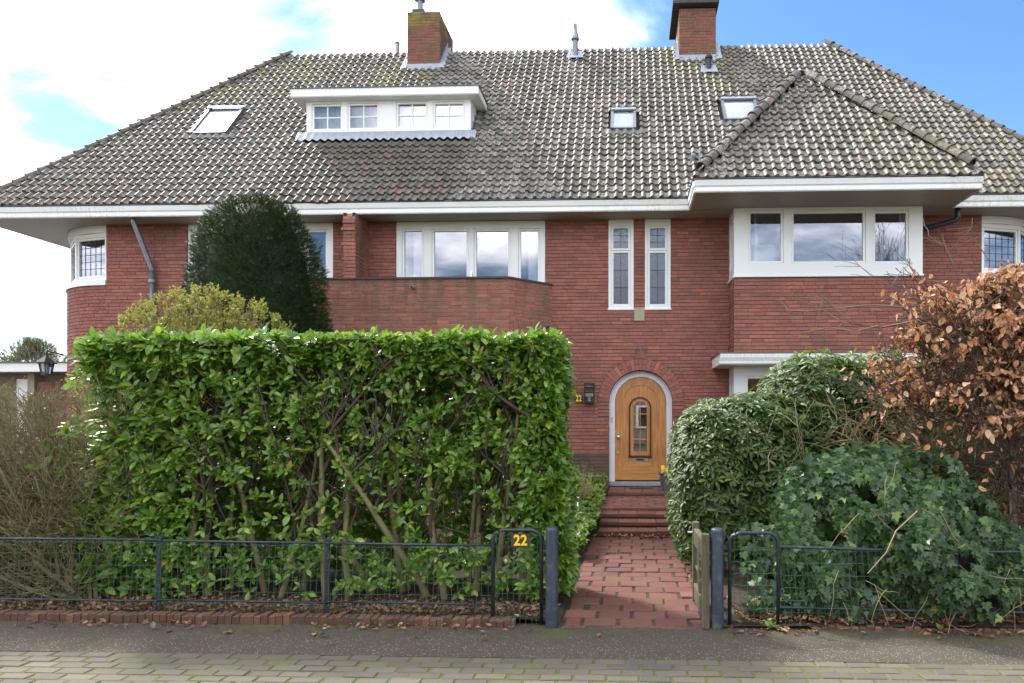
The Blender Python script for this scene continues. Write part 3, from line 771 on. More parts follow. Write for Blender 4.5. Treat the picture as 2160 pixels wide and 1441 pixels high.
# side walls (plain mortar-brick sheets)
for x, rz in ((WL, -90), (WR, 90)):
    mw = Matrix.Translation((x, WY + RC if rz == 90 else WY + RC + 6.0, 0)) @ Matrix.Rotation(math.radians(rz), 4, 'Z')
    brick_face(main_wall, mw, 6.0, 0, z_top, (), name='brick_courses')

MB().box(WL + 0.1, WR - 0.1, 19.6, 19.9, 0, SZ).build('wall', 'mortar', house)
# ---------------- stair windows, balcony windows
def L4(px0, px1, py0, py1, Y, ox=0.0): return (XA(px0, Y) - ox, XA(px1, Y) - ox, ZA(py1, Y, (px0 + px1) / 2), ZA(py0, Y, (px0 + px1) / 2))
for h, (a, b) in ((stairA, (1294, 1325)), (stairB, (1371, 1403))):
    h2 = (h[0] + 0.004, h[1] - 0.004, h[2] + 0.004, SZ - 0.004)
    window(house, T(0, WY + 0.012), *h2, [L4(a, b, 481, 523, WY), L4(a, b, 533, 641, WY)], glass='glass_lead', leads=(1, 2), curtain=None)
MB().box(XA(1337, WY) + 0.004, XA(1360, WY) - 0.004, WY - 0.02, WY + 0.02, ZA(677, WY, 1348), ZA(649, WY, 1348)).build('stone_block', 'concrete', house, bevel=0.004)
zbot = balw[2] + 0.004
gl = [L4(852, 888, 487, 600, WY), L4(915, 983, 487, 600, WY), L4(1004, 1071, 487, 600, WY), L4(1098, 1134, 486, 600, WY)]
gl = [(a, b, zbot + 0.14, d) for a, b, c, d in gl]
window(house, T(0, WY + 0.02), balw[0] + 0.004, balw[1] - 0.004, zbot, SZ - 0.004, gl,
       curtain=[(gl[0][0] + 0.12, gl[0][1] + 0.05, 0.0), (gl[3][0] + 0.12, gl[3][1] + 0.06, -0.1)], label='white balcony doors with curtained side lights')
MB().box(XA(992, WY), XA(996, WY), WY - 0.03, WY + 0.02, 4.33, 4.45).build('door_handle', 'steel', house)
zbot = leftw[2] + 0.004
cxm = (leftw[0] + leftw[1] + balw[0] + balw[1]) / 2
gm = [(cxm - b, cxm - a, zbot + 0.14, d) for a, b, c, d in gl]
window(house, T(0, WY + 0.02), leftw[0] + 0.004, leftw[1] - 0.004, zbot, SZ - 0.004, gm, label='white balcony doors half hidden by the yew')

# ---------------- balcony with chamfered ends, shared by both halves of the house
bal = part_empty('balcony', house, (-5.05, 12.2, 2.8))
BZ = 4.2; BYF = 12.2; bx0, bx1 = -7.96, -2.15; zb0 = 32 * COURSE; nrow = int((BZ - zb0) / COURSE); BZ = zb0 + nrow * COURSE
brick_face(bal, T(bx0, BYF), bx1 - bx0, zb0, BZ, (), mat='brick_balcony', mortar='mortar_pale', n_single=90, single=lambda x, zz: x > 1.6 and zz > 2.7, headjoint=0.010)
d45 = (WY - BYF) * math.sqrt(2)
brick_face(bal, Matrix.Translation((bx1, BYF, 0)) @ Matrix.Rotation(math.radians(45), 4, 'Z'), d45, zb0, BZ, (), mat='brick_balcony', mortar='mortar_pale', headjoint=0.010)
brick_face(bal, Matrix.Translation((bx0 - (WY - BYF), WY, 0)) @ Matrix.Rotation(math.radians(-45), 4, 'Z'), d45, zb0, BZ, (), mat='brick_balcony', mortar='mortar_pale', headjoint=0.010)
co = 0.03; e1 = (WY - BYF)
out = [(bx0 - e1 - co, WY), (bx0 - co * 0.5, BYF - co), (bx1 + co * 0.5, BYF - co), (bx1 + e1 + co, WY)]
inn = [(bx1 + e1 - 0.16, WY), (bx1 - 0.07, BYF + 0.14), (bx0 + 0.07, BYF + 0.14), (bx0 - e1 + 0.16, WY)]
MB().prism(out + inn, BZ + 0.001, BZ + 0.032).build('coping', 'slab', bal)
MB().prism([(bx0 - e1, WY), (bx0, BYF + 0.1), (bx1, BYF + 0.1), (bx1 + e1, WY)], zb0 + 0.01, zb0 + 0.2).build('balcony_floor', 'concrete', bal)
sp = P(872, 605, BYF)
MB().tube([(sp[0], BYF + 0.05, sp[2]), (sp[0], BYF - 0.10, sp[2] - 0.02)], 0.028, 10).build('water_spout', 'lead', bal)
MB().tube([(sp[0], BYF - 0.098, sp[2] - 0.02), (sp[0], BYF - 0.105, sp[2] - 0.021)], 0.022, 10).build('water_spout', 'black', bal)
sp = P(1156, 688, 12.85)
MB().tube([(sp[0], WY, sp[2]), (sp[0] + 0.02, WY - 0.12, sp[2] - 0.03)], 0.02, 8).build('wall_hook', 'darkmetal', bal)
# dividing wall between the two balconies
dv = part_empty('dividing_wall', house, (-5.08, 12.3, 4.2))
dx0, dx1, dy = -5.2, -4.972, 12.27
r0 = int(BZ / COURSE) + 1; r0z = BZ + 0.034
brick_face(dv, Matrix.Translation((dx1, dy, 0)) @ Matrix.Rotation(math.radians(90), 4, 'Z'), WY - dy, r0z, SZ - 0.01, (), mat='brick_balcony', thick=0.05)
brick_face(dv, Matrix.Translation((dx0, WY, 0)) @ Matrix.Rotation(math.radians(-90), 4, 'Z'), WY - dy, r0z, SZ - 0.01, (), mat='brick_balcony', thick=0.05)
nr = int((SZ - 0.01 - r0z) / COURSE)
for k in range(nr):
    zz = r0z + k * COURSE; grow = 0.0 if k < nr - 5 else 0.02 * ((k % 2))
    mb = MB(); mb.box(dx0 - (0.03 if k % 4 == 1 else 0) , dx1 + 0.0, dy - 0.006 - grow, dy + 0.045, zz, zz + COURSE - 0.011)
    mb.build('brick', 'brick_balcony', dv)
MB().box(dx0 + 0.02, dx1 - 0.02, dy + 0.045, dy + 0.07, r0z, SZ - 0.02).build('mortar_bed', 'mortar_pale', dv)

# ---------------- bay, first floor and ground floor
bay = part_empty('bay', house, ((bayx0 + bayx1) / 2, BYW, 0))
bz0 = ZA(745, BYW, 1700); bz1 = ZA(578, BYW, 1700)
bz0 = round(bz0 / COURSE) * COURSE; nb = int((bz1 - bz0) / COURSE); bz1 = bz0 + nb * COURSE
brick_face(bay, T(bayx0, BYW), bayx1 - bayx0, bz0, bz1, (), n_single=50, single=lambda x, zz: x < 1.7 and zz > 3.2)
brick_face(bay, Matrix.Translation((bayx0, WY, 0)) @ Matrix.Rotation(math.radians(-90), 4, 'Z'), WY - BYW - 0.05, bz0, bz1, (), thick=0.06)
brick_face(bay, Matrix.Translation((bayx1, BYW + 0.05, 0)) @ Matrix.Rotation(math.radians(90), 4, 'Z'), WY - BYW - 0.05, bz0, bz1, (), thick=0.06)
fz0 = bz1 + 0.003
lights = [L4(1583, 1647, 450, 551, BYW), L4(1674, 1820, 450, 551, BYW), L4(1846, 1911, 450, 551, BYW)]
bw = window(bay, T(0, BYW - 0.02), bayx0, bayx1, fz0, SZ - 0.003, lights, roomdepth=1.4, rmx=-0.12,
            curtain=[(lights[0][0] + 0.10, lights[0][0] + 0.26, -0.15), (lights[2][1] - 0.06, lights[2][1] + 0.03, 0.0)], label='wide white bay window with a lampshade behind the glass')
cxs = (lights[0][1] - 0.22)
MB().lathe([(0.20, lights[0][2] - 0.02), (0.24, lights[0][2] + 0.0), (0.22, lights[0][2] + 0.33), (0.19, lights[0][2] + 0.33)], cxs, BYW + 0.34, 20).build('lampshade', 'curtain', bw, smooth=True)
for x, rz in ((bayx0, -90), (bayx1, 90)):
    mw = Matrix.Translation((x, WY if rz == -90 else BYW + 0.07, 0)) @ Matrix.Rotation(math.radians(rz), 4, 'Z')
    window(bay, mw, 0, WY - BYW - 0.07, fz0, SZ - 0.003, [(0.15, WY - BYW - 0.22, fz0 + 0.22, SZ - 0.18)], room=False)
# hood over the ground floor bay
hx0, hx1, hy0, hz0, hz1 = 1.573, bayx1 + 0.33, 11.80, 2.60, 2.60 + 0.205
hood = MB(); hood.box(hx0, hx1, hy0, WY - 0.005, hz0, hz1 - 0.025).build('hood', 'fascia', bay, label='white boxed hood above the ground floor bay')
MB().box(hx0 - 0.02, hx1 + 0.02, hy0 - 0.02, WY - 0.005, hz1 - 0.023, hz1).build('hood_edge', 'gutter_edge', bay)
MB().box(hx0 - 0.012, hx1 + 0.012, hy0 - 0.012, hy0 - 0.001, hz0 + 0.02, hz0 + 0.045).build('hood_moulding', 'fascia', bay)
MB().prism_x([(hy0, hz0 + 0.0), (hy0, hz1 - 0.03), (hy0 - 0.04, hz1 - 0.03), (hy0 - 0.035, hz1 - 0.09), (hy0 - 0.012, hz0 + 0.05)][::-1], hx0 + 0.002, hx1 - 0.002).build('hood_moulding', 'fascia', bay)
gz0 = 1.05
glw = [(bayx0 + 0.25 + k * 0.98, bayx0 + 0.25 + k * 0.98 + 0.82, gz0 + 0.15, hz0 - 0.22) for k in range(3)]
window(bay, T(0, BYW - 0.01), bayx0, bayx1, gz0, hz0 - 0.003, glw, roomdepth=1.4, rmx=-0.12, label='white ground floor window mostly behind the rhododendron')
window(bay, Matrix.Translation((bayx0, WY, 0)) @ Matrix.Rotation(math.radians(-90), 4, 'Z'), 0, WY - BYW - 0.10, gz0, hz0 - 0.003, [(0.14, WY - BYW - 0.24, gz0 + 0.2, hz0 - 0.3)], room=False, sill=False)
brick_face(bay, T(bayx0, BYW), bayx1 - bayx0, 0, int(gz0 / COURSE) * COURSE, ())

# ---------------- eaves: fascia, gutter edge, soffit boards
eav = part_empty('eaves', house, (-1.8, 12.4, SZ))
FB, FT = SZ - 0.012, EZ - 0.035
ebx0, ebx1, EBY = 1.10, 5.78, 11.38
YB = 2 * 16.5 - EY
def fascia(x0, x1, y, name='fascia'):
    MB().box(x0, x1, y, y + 0.022, FB, FT).build(name, 'fascia', eav)
    MB().box(x0, x1, y - 0.014, y - 0.001, FB + 0.012, FB + 0.055).build('moulding', 'fascia', eav)
    MB().prism_x([(y - 0.001, FB + 0.09), (y - 0.02, FB + 0.11), (y - 0.035, FT - 0.01), (y - 0.001, FT - 0.01)][::-1], x0, x1).build('gutter_board', 'fascia', eav)
    MB().box(x0 - 0.01, x1 + 0.01, y - 0.045, y + 0.05, FT + 0.001, FT + 0.02).build('gutter', 'gutter_edge', eav)
def fascia_y(x, y0, y1, sgn):
    MB().box(min(x, x - sgn * 0.022), max(x, x - sgn * 0.022), y0, y1, FB, FT).build('fascia', 'fascia', eav)
    MB().box(min(x + sgn * 0.001, x + sgn * 0.014), max(x + sgn * 0.001, x + sgn * 0.014), y0, y1, FB + 0.012, FB + 0.055).build('moulding', 'fascia', eav)
    MB().box(min(x + sgn * 0.001, x + sgn * 0.03), max(x + sgn * 0.001, x + sgn * 0.03), y0, y1, FB + 0.10, FT - 0.01).build('gutter_board', 'fascia', eav)
    MB().box(min(x - sgn * 0.05, x + sgn * 0.045), max(x - sgn * 0.05, x + sgn * 0.045), y0, y1, FT + 0.001, FT + 0.02).build('gutter', 'gutter_edge', eav)
fascia(XL, ebx0, EY); fascia(ebx1, XR, EY)
fascia(ebx0, ebx1, EBY)
fascia_y(ebx0, EBY + 0.023, EY + 0.0, -1); fascia_y(ebx1, EBY + 0.023, EY, 1)
fascia_y(XL, EY + 0.023, YB, -1); fascia_y(XR, EY + 0.023, YB, 1)
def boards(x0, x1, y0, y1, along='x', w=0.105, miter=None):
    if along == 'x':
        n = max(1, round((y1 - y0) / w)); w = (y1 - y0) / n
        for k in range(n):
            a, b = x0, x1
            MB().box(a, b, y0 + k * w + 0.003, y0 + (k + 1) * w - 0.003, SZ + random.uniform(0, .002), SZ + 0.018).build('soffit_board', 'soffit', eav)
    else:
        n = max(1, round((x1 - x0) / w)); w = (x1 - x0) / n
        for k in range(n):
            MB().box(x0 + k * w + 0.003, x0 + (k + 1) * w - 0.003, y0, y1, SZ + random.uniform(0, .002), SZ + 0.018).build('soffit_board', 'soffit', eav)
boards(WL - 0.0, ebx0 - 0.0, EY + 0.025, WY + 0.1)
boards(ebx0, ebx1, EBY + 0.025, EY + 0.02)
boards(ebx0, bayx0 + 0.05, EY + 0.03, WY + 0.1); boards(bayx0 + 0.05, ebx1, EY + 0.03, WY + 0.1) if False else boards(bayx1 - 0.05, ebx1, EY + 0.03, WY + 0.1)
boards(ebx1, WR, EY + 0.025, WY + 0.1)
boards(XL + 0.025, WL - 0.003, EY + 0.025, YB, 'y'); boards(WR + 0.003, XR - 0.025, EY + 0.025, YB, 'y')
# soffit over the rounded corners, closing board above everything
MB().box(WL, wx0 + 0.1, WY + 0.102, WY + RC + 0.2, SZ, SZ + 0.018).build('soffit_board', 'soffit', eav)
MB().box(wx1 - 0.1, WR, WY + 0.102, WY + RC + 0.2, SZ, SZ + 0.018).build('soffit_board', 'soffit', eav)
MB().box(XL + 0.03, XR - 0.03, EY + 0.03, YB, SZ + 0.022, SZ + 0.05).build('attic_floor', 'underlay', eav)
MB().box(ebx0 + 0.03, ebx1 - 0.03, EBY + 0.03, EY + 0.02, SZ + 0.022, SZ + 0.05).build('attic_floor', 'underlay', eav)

# ---------------- roof
roof = part_empty('roof', house, (-1.8, 16.5, EZ))
RYr = 16.5; RZr = EZ + PITCH * (RYr - EY); RXL = XL + (RYr - EY); RXR = XR - (RYr - EY)
k_ = 0.03
mb = MB(); A = (XL, EY, EZ - k_); B = (XR, EY, EZ - k_); C = (XR, YB, EZ - k_); D = (XL, YB, EZ - k_); E = (RXL, RYr, RZr - k_); Fp = (RXR, RYr, RZr - k_)
mb.add([A, B, C, D, E, Fp], [(0, 1, 5, 4), (1, 2, 5), (2, 3, 4, 5), (3, 0, 4)]); mb.build('roof_deck', 'underlay', roof)
HYP = math.sqrt(1 + PITCH ** 2); cs, sn = 1 / HYP, PITCH / HYP
BAX, BAY0 = (ebx0 + ebx1) / 2, EBY; bhw = (ebx1 - ebx0) / 2; BPX = PITCH; apexY = BAY0 + bhw; apexZ = EZ + PITCH * bhw
def bay_z(x, y):
    return EZ + PITCH * min(y - BAY0, bhw) if abs(x - BAX) < 1e-9 else EZ + PITCH * min(y - BAY0, x - ebx0, ebx1 - x)
mb = MB(); vy = EY + (apexZ - EZ) / PITCH
mb.add([(ebx0, BAY0, EZ - k_), (ebx1, BAY0, EZ - k_), (BAX, apexY, apexZ - k_), (ebx0, EY, EZ - k_), (ebx1, EY, EZ - k_), (BAX, vy, apexZ - k_)],
       [(0, 1, 2), (0, 2, 5, 3), (1, 4, 5, 2)]); mb.build('roof_deck', 'underlay', roof)
# openings in the tiling (skylights, dormer, chimneys) in main-slope coordinates (x, v)
def xv(px, py):
    p = R(px, py); return (p[0] - XL, (p[1] - EY) * HYP)
sk = {}
def sky_rect(name, bl, br, tl, tr):
    a, b, c, d = xv(*bl), xv(*br), xv(*tl), xv(*tr)
    sk[name] = ((a[0] + c[0]) / 2, (b[0] + d[0]) / 2, (a[1] + b[1]) / 2, (c[1] + d[1]) / 2)
sky_rect('left', (403, 289), (478, 288), (447, 236), (522, 236))
sky_rect('mid', (1287, 280), (1342, 279), (1290, 240), (1341, 240))
sky_rect('right', (1525, 261), (1602, 260), (1521, 217), (1592, 217))
dmx0, dmx1, dmy = -6.63, -3.217, 13.83
dv0 = (dmy - EY) * HYP - 0.12; dv1 = (14.64 - EY) * HYP
CHL = (-5.196, -4.425, 15.88, 17.1); CHR = (1.19, 2.04, 16.0, 17.3)
opens = [sk['left'], sk['mid'], sk['right'], (dmx0 - XL - 0.02, dmx1 - XL + 0.02, dv0, dv1)]
for c in (CHL, CHR): opens.append((c[0] - XL - 0.02, c[1] - XL + 0.02, (c[2] - EY) * HYP - 0.04, 20))
def keep_main(cx, cv):
    if cv > (RYr - EY) * HYP: return False
    x = XL + cx; y = EY + cv * cs; z = EZ + cv * sn
    if y - EY > x - XL + 0.06 or y - EY > XR - x + 0.06: return False
    if ebx0 < x < ebx1 and EZ + PITCH * min(y - BAY0, x - ebx0, ebx1 - x) > z + 0.02: return False
    for a, b, c, d in opens:
        if a < cx < b and c < cv < d: return False
    return True
def clamp_main(v): 
    d = v * cs
    return d + 0.0, (XR - XL) - d
rows = int((RYr - EY) * HYP / TG) + 1
tile_slope(roof, (XL, EY - 0.05 * cs, EZ - 0.05 * sn), (1, 0, 0), (0, cs, sn), 0, int((XR - XL) / TW), rows, keep_main, clamp_main, n_single=200, single_rows=3, single_x=lambda cx: cx + XL > -4.5)
def keep_b(cx, cv):
    y = cv * cs; return y < bhw and cx > y - 0.06 and cx < 2 * bhw - y + 0.06
tile_slope(roof, (ebx0, EBY - 0.05 * cs, EZ - 0.05 * sn), (1, 0, 0), (0, cs, sn), 0, int(2 * bhw / TW) + 1, int(bhw * HYP / TG) + 1, keep_b, lambda v: (v * cs, 2 * bhw - v * cs), n_single=60, single_rows=3)
# side slopes of the bay roof
def keep_bl(cx, cv):   # runs from valley (y=EY side) to front; eave along Y
    y = cx; d = cv * cs
    return d < bhw and (y > d - 0.05) and (y < (EY - BAY0) + d + 0.1)
tile_slope(roof, (ebx1, EBY, EZ), (0, 1, 0), (-cs, 0, sn), 0, 26, int(bhw * HYP / TG) + 1, keep_bl, lambda v: (v * cs, v * cs + (EY - BAY0) + 0.2))
tile_slope(roof, (ebx0, EY + bhw, EZ), (0, -1, 0), (cs, 0, sn), 0, 26, int(bhw * HYP / TG) + 1, lambda cx, cv: keep_bl(EY + bhw - EBY - cx, cv), lambda v: (bhw - v * cs - 0.2, EY + bhw - EBY - v * cs))
# side slopes of the main roof
DYm = RYr - EY
tile_slope(roof, (XR, EY, EZ), (0, 1, 0), (-cs, 0, sn), 0, int(2 * DYm / TW), rows, lambda cx, cv: cv * cs < DYm and cx > cv * cs and cx < 2 * DYm - cv * cs, lambda v: (v * cs, 2 * DYm - v * cs))
# hips and ridge
hl = 0.02
hip_line(roof, (XL + 0.05, EY + 0.05, EZ + 0.06), (RXL, RYr, RZr + 0.06), (0, 0, 1))
hip_line(roof, (XR - 0.05, EY + 0.05, EZ + 0.06), (RXR, RYr, RZr + 0.06), (0, 0, 1))
hip_line(roof, (ebx0 + 0.12, EBY + 0.12, EZ + 0.20), (BAX, apexY, apexZ + 0.11), (0, 0, 1), r0=0.108, r1=0.09, pitch=0.245)
hip_line(roof, (ebx1 - 0.12, EBY + 0.12, EZ + 0.20), (BAX, apexY, apexZ + 0.11), (0, 0, 1), r0=0.108, r1=0.09, pitch=0.245)
hip_line(roof, (BAX, apexY, apexZ + 0.03), (BAX, vy, apexZ + 0.03), (0, 0, 1))
hip_line(roof, (RXR, RYr + 0.16, RZr - 0.10), (RXL, RYr + 0.16, RZr - 0.10), (0, 0, 1), pitch=0.3)

# ---------------- skylights on the slope
def slope_mw(x, v): 
    return Matrix(((1, 0, 0, XL + x), (0, cs, -sn, EY + v * cs), (0, sn, cs, EZ + v * sn), (0, 0, 0, 1)))
def skylight(r, label, rust=False):
    a, b, c, d = r; w, h = b - a, d - c; mw = slope_mw(a, c); e = 0.055
    fr = MB(); fr.box(0, e, 0, h, -0.02, 0.11).box(w - e, w, 0, h, -0.02, 0.11).box(e, w - e, 0, e * 0.8, -0.02, 0.10)
    f = fr.build('skylight', 'zinc', roof, mw=mw, label=label)
    MB().box(0.0, w, h - e * 1.3, h, 0.112, 0.135).build('top_cover', 'lead', f, mw=mw)
    MB().box(e, w - e, h - e, h, -0.02, 0.10).build('head', 'zinc', f, mw=mw)
    MB().quad((e, e * 0.8, 0.085), (w - e, e * 0.8, 0.085), (w - e, h - e, 0.085), (e, h - e, 0.085)).build('pane', 'glass_sky', f, mw=mw)
    MB().quad((e, e * 0.8, 0.055), (w - e, e * 0.8, 0.055), (w - e, h - e, 0.055), (e, h - e, 0.055)).build('blind', 'blind', f, mw=mw)
    ap = MB(); n = 48; x0, x1 = -0.18, w + 0.18; v = []; 
    for k in range(n + 1):
        x = x0 + (x1 - x0) * k / n; zz_ = 0.045 + 0.022 * math.cos(2 * math.pi * ((x + a) / TW - 0.17))
        v += [(x, -0.16, zz_ + 0.012), (x, 0.0, zz_ + 0.02)]
    ap.add(v, [(2 * k, 2 * k + 2, 2 * k + 3, 2 * k + 1) for k in range(n)]); ap.build('apron', 'apron', f, mw=mw, smooth=True)
skylight(sk['left'], 'skylight left of the dormer'); skylight(sk['mid'], 'small skylight in the middle of the roof'); skylight(sk['right'], 'skylight beside the bay roof hip')

# ---------------- dormer
dm = part_empty('dormer', house, (-4.9, dmy, 7.4)); dm['label'] = 'white flat topped dormer with four small paned windows'
dzs, dzb = 8.19, 7.46
lightsD = []
for (a, b, t, bo) in ((662, 718, 224, 271), (738, 795, 222, 269), (840, 897.5, 219, 266), (918, 975.5, 219, 265.5)):
    lightsD.append(L4(a, b, t, bo, dmy))
window(dm, T(0, dmy), dmx0, dmx1, dzb, dzs, lightsD, bars=(1, 1), room=False, blind=False, curtain=[(dmx0 + 0.1, dmx1 - 0.1, 0.0)], sill=False, label='four small paned dormer windows in one white frame')
for x0, x1 in ((dmx0, dmx0 + 0.07), (dmx1 - 0.07, dmx1)):
    MB().prism_x([(dmy + 0.09, 7.35), (14.55, 8.1), (14.62, dzs), (dmy + 0.09, dzs)][::1], x0 + 0.002, x1 - 0.002).build('cheek', 'white', dm)
dfx0, dfx1, dfy, dft = -6.86, -3.016, 13.63, dzs + 0.185
MB().box(dfx0, dfx1, dfy, 14.66, dzs, dft - 0.014).build('dormer_roof', 'fascia', dm)
MB().box(dfx0 - 0.02, dfx1 + 0.02, dfy - 0.02, 14.68, dft - 0.013, dft + 0.006).build('roof_edge', 'gutter_edge', dm)
MB().box(dfx0 - 0.012, dfx1 + 0.012, dfy - 0.013, 14.6, dzs + 0.015, dzs + 0.05).build('moulding', 'fascia', dm)
n = 120; v = []; x0, x1 = dmx0 - 0.18, dmx1 + 0.12
for k in range(n + 1):
    x = x0 + (x1 - x0) * k / n; wv = 0.024 * math.cos(2 * math.pi * ((x - XL) / TW - 0.17))
    vb = (dmy - EY) * HYP - 0.15
    p0 = slope_mw(0, 0) @ Vector((x - XL, vb, 0.055 + wv)); p1 = (x, dmy - 0.012, EZ + PITCH * (dmy - EY) + 0.13)
    v += [tuple(p0), p1]
MB().add(v, [(2 * k, 2 * k + 2, 2 * k + 3, 2 * k + 1) for k in range(n)]).build('lead_flashing', 'lead', dm, smooth=True)
for x, s_ in ((dmx0, -1), (dmx1, 1)):
    m_ = MB()
    for k in range(5):
        y0 = dmy + k * 0.16; zr = EZ + PITCH * (y0 - EY)
        xx0, xx1 = sorted((x + s_ * 0.003, x + s_ * 0.012))
        m_.box(xx0, xx1, y0, y0 + 0.158, zr - 0.05, zr + 0.20)
    m_.build('step_flashing', 'lead', dm)

# ---------------- chimneys
def chimney(c, ztop, mat1, label, cap=None):
    x0, x1, y0, y1 = c
    p = part_empty('chimney', roof, ((x0 + x1) / 2, y0, 9.5)); p['label'] = label
    zb = 9.4; nr = int((ztop - zb) / COURSE); zt = zb + nr * COURSE
    # chimney > pieces would be a fourth level, so the pieces hang under the chimney as a part of the house
    setp(p, house)
    for mw, L in ((T(x0, y0), x1 - x0), (Matrix.Translation((x1, y0 + 0.05, 0)) @ Matrix.Rotation(math.radians(90), 4, 'Z'), y1 - y0 - 0.1), (Matrix.Translation((x0, y1 - 0.05, 0)) @ Matrix.Rotation(math.radians(-90), 4, 'Z'), y1 - y0 - 0.1), (Matrix.Translation((x1, y1, 0)) @ Matrix.Rotation(math.radians(180), 4, 'Z'), x1 - x0)):
        if mat1 == 'brick_lichen':
            zm = zb + int(nr * 0.82) * COURSE
            brick_face(p, mw, L, zb, zm, (), mat='brick_chimney', mortar='mortar_pale', thick=0.06, headjoint=0.01)
            brick_face(p, mw, L, zm, zt, (), mat='brick_lichen', mortar='mortar_pale', thick=0.06, headjoint=0.01)
        else:
            brick_face(p, mw, L, zb, zt, (), mat=mat1, mortar='mortar_pale', thick=0.06, headjoint=0.01)
    MB().box(x0 + 0.05, x1 - 0.05, y0 + 0.05, y1 - 0.05, zt - 0.02, zt + 0.03).build('chimney_top', 'slab', p)
    # lead apron and stepped flashing
    zr = EZ + PITCH * (y0 - EY)
    MB().box(x0 - 0.05, x1 + 0.05, y0 - 0.016, y0 - 0.004, zr - 0.02, zr + 0.11).build('lead_apron', 'lead', p)
    n = 40; v = []
    for k in range(n + 1):
        x = x0 - 0.14 + (x1 - x0 + 0.28) * k / n; wv = 0.024 * math.cos(2 * math.pi * ((x - XL) / TW - 0.17))
        p0 = slope_mw(0, 0) @ Vector((x - XL, (y0 - EY) * HYP - 0.13, 0.055 + wv)); v += [tuple(p0), (x, y0 - 0.012, zr + 0.05)]
    MB().add(v, [(2 * k, 2 * k + 2, 2 * k + 3, 2 * k + 1) for k in range(n)]).build('lead_apron', 'lead', p, smooth=True)
    m_ = MB()
    for s_, x in ((1, x1), (-1, x0)):
        for k in range(4):
            ya = y0 + k * 0.17; za = EZ + PITCH * (ya - EY)
            xx0, xx1 = sorted((x + s_ * 0.003, x + s_ * 0.014))
            m_.prism_x([(ya, za - 0.15), (ya + 0.19, za + 0.05), (ya + 0.19, za + 0.20), (ya + 0.17, za + 0.38), (ya, za + 0.14)], xx0, xx1)
        m_.box(*sorted((x + s_ * 0.004, x + s_ * 0.14)), y0, RYr, zr - 0.5, zr - 0.4)
    m_.build('step_flashing', 'lead', p)
    for s_, x in ((1, x1), (-1, x0)):
        xx0, xx1 = sorted((x + s_ * 0.0, x + s_ * 0.13)); a = slope_mw(0, 0)
        q = [a @ Vector((xx - XL, vv, 0.07)) for xx, vv in ((xx0, (y0 - EY) * HYP - 0.1), (xx1, (y0 - EY) * HYP - 0.1), (xx1, DYm * HYP), (xx0, DYm * HYP))]
        MB().quad(*[tuple(t_) for t_ in q]).build('lead_valley', 'lead', p)
    return p, zt
cl, zt = chimney(CHL, 11.28, 'brick_lichen', 'mossy brick chimney on the left of the ridge')
pf = P(888, 0, 16.3)
MB().box(XA(873, 16.3), XA(898, 16.3), 16.15, 16.45, zt, zt + 0.24).build('flue', 'darkmetal', cl, bevel=0.01)
MB().lathe([(0.07, zt + 0.24), (0.07, zt + 0.5), (0.13, zt + 0.52), (0.02, zt + 0.62)], XA(886, 16.3), 16.3, 12).build('cowl', 'zinc', cl)
crp, zt2 = chimney(CHR, 11.27, 'brick_chimney', 'brick chimney under a dark overhanging slab on the right')
MB().box(1.03, 2.10, 15.85, 17.4, 11.27, 11.35).build('cap_slab', 'slab', crp, bevel=0.01)
# ---------------- vents
def vent_at(px, pyb, name, mat, prof, label=None, zinc=True):
    p = R(px, pyb)
    o = MB().lathe([(r, p[2] - 0.12 + h) for r, h in prof], p[0], p[1], 12).build(name, mat, house, label=label, smooth=False)
    MB().add([tuple(slope_mw(0, 0) @ Vector((p[0] - XL + dx, (p[1] - EY) * HYP + dv_, 0.075))) for dx, dv_ in ((-0.2, -0.13), (0.2, -0.13), (0.16, 0.22), (-0.16, 0.22))], [(0, 1, 2, 3)]).build('vent_flashing', 'lead', o)
vent_at(1213, 123, 'vent_pipe', 'zinc', [(0.07, 0), (0.07, 0.52), (0.10, 0.55), (0.10, 0.60), (0.05, 0.78), (0.045, 0.93)], 'tall grey vent pipe with a pointed cap on the ridge')
vent_at(1495, 153, 'vent_pipe', 'black', [(0.062, 0), (0.062, 0.42), (0.085, 0.44), (0.085, 0.48), (0.03, 0.53)], 'short black vent pipe before the right chimney')
p = P(838, 92, 17.2)
MB().lathe([(0.07, 9.8), (0.055, p[2] - 0.02), (0.07, p[2]), (0.06, p[2] + 0.03)], p[0], 17.2, 10).build('vent_pipe', 'zinc', house, label='stubby vent left of the mossy chimney')
p = R(1469, 345)
mb = MB(); mb.tube([(p[0] - 0.08, p[1] + 0.03, p[2]), (p[0] - 0.07, p[1] - 0.06, p[2] + 0.14), (p[0] - 0.06, p[1] - 0.14, p[2] + 0.12)], 0.035, 8)
mb.tube([(p[0] + 0.06, p[1] + 0.0, p[2]), (p[0] + 0.06, p[1] - 0.04, p[2] + 0.26)], 0.02, 8); mb.build('vent_pipe', 'lead', house, label='small bent lead vent near the bay roof')
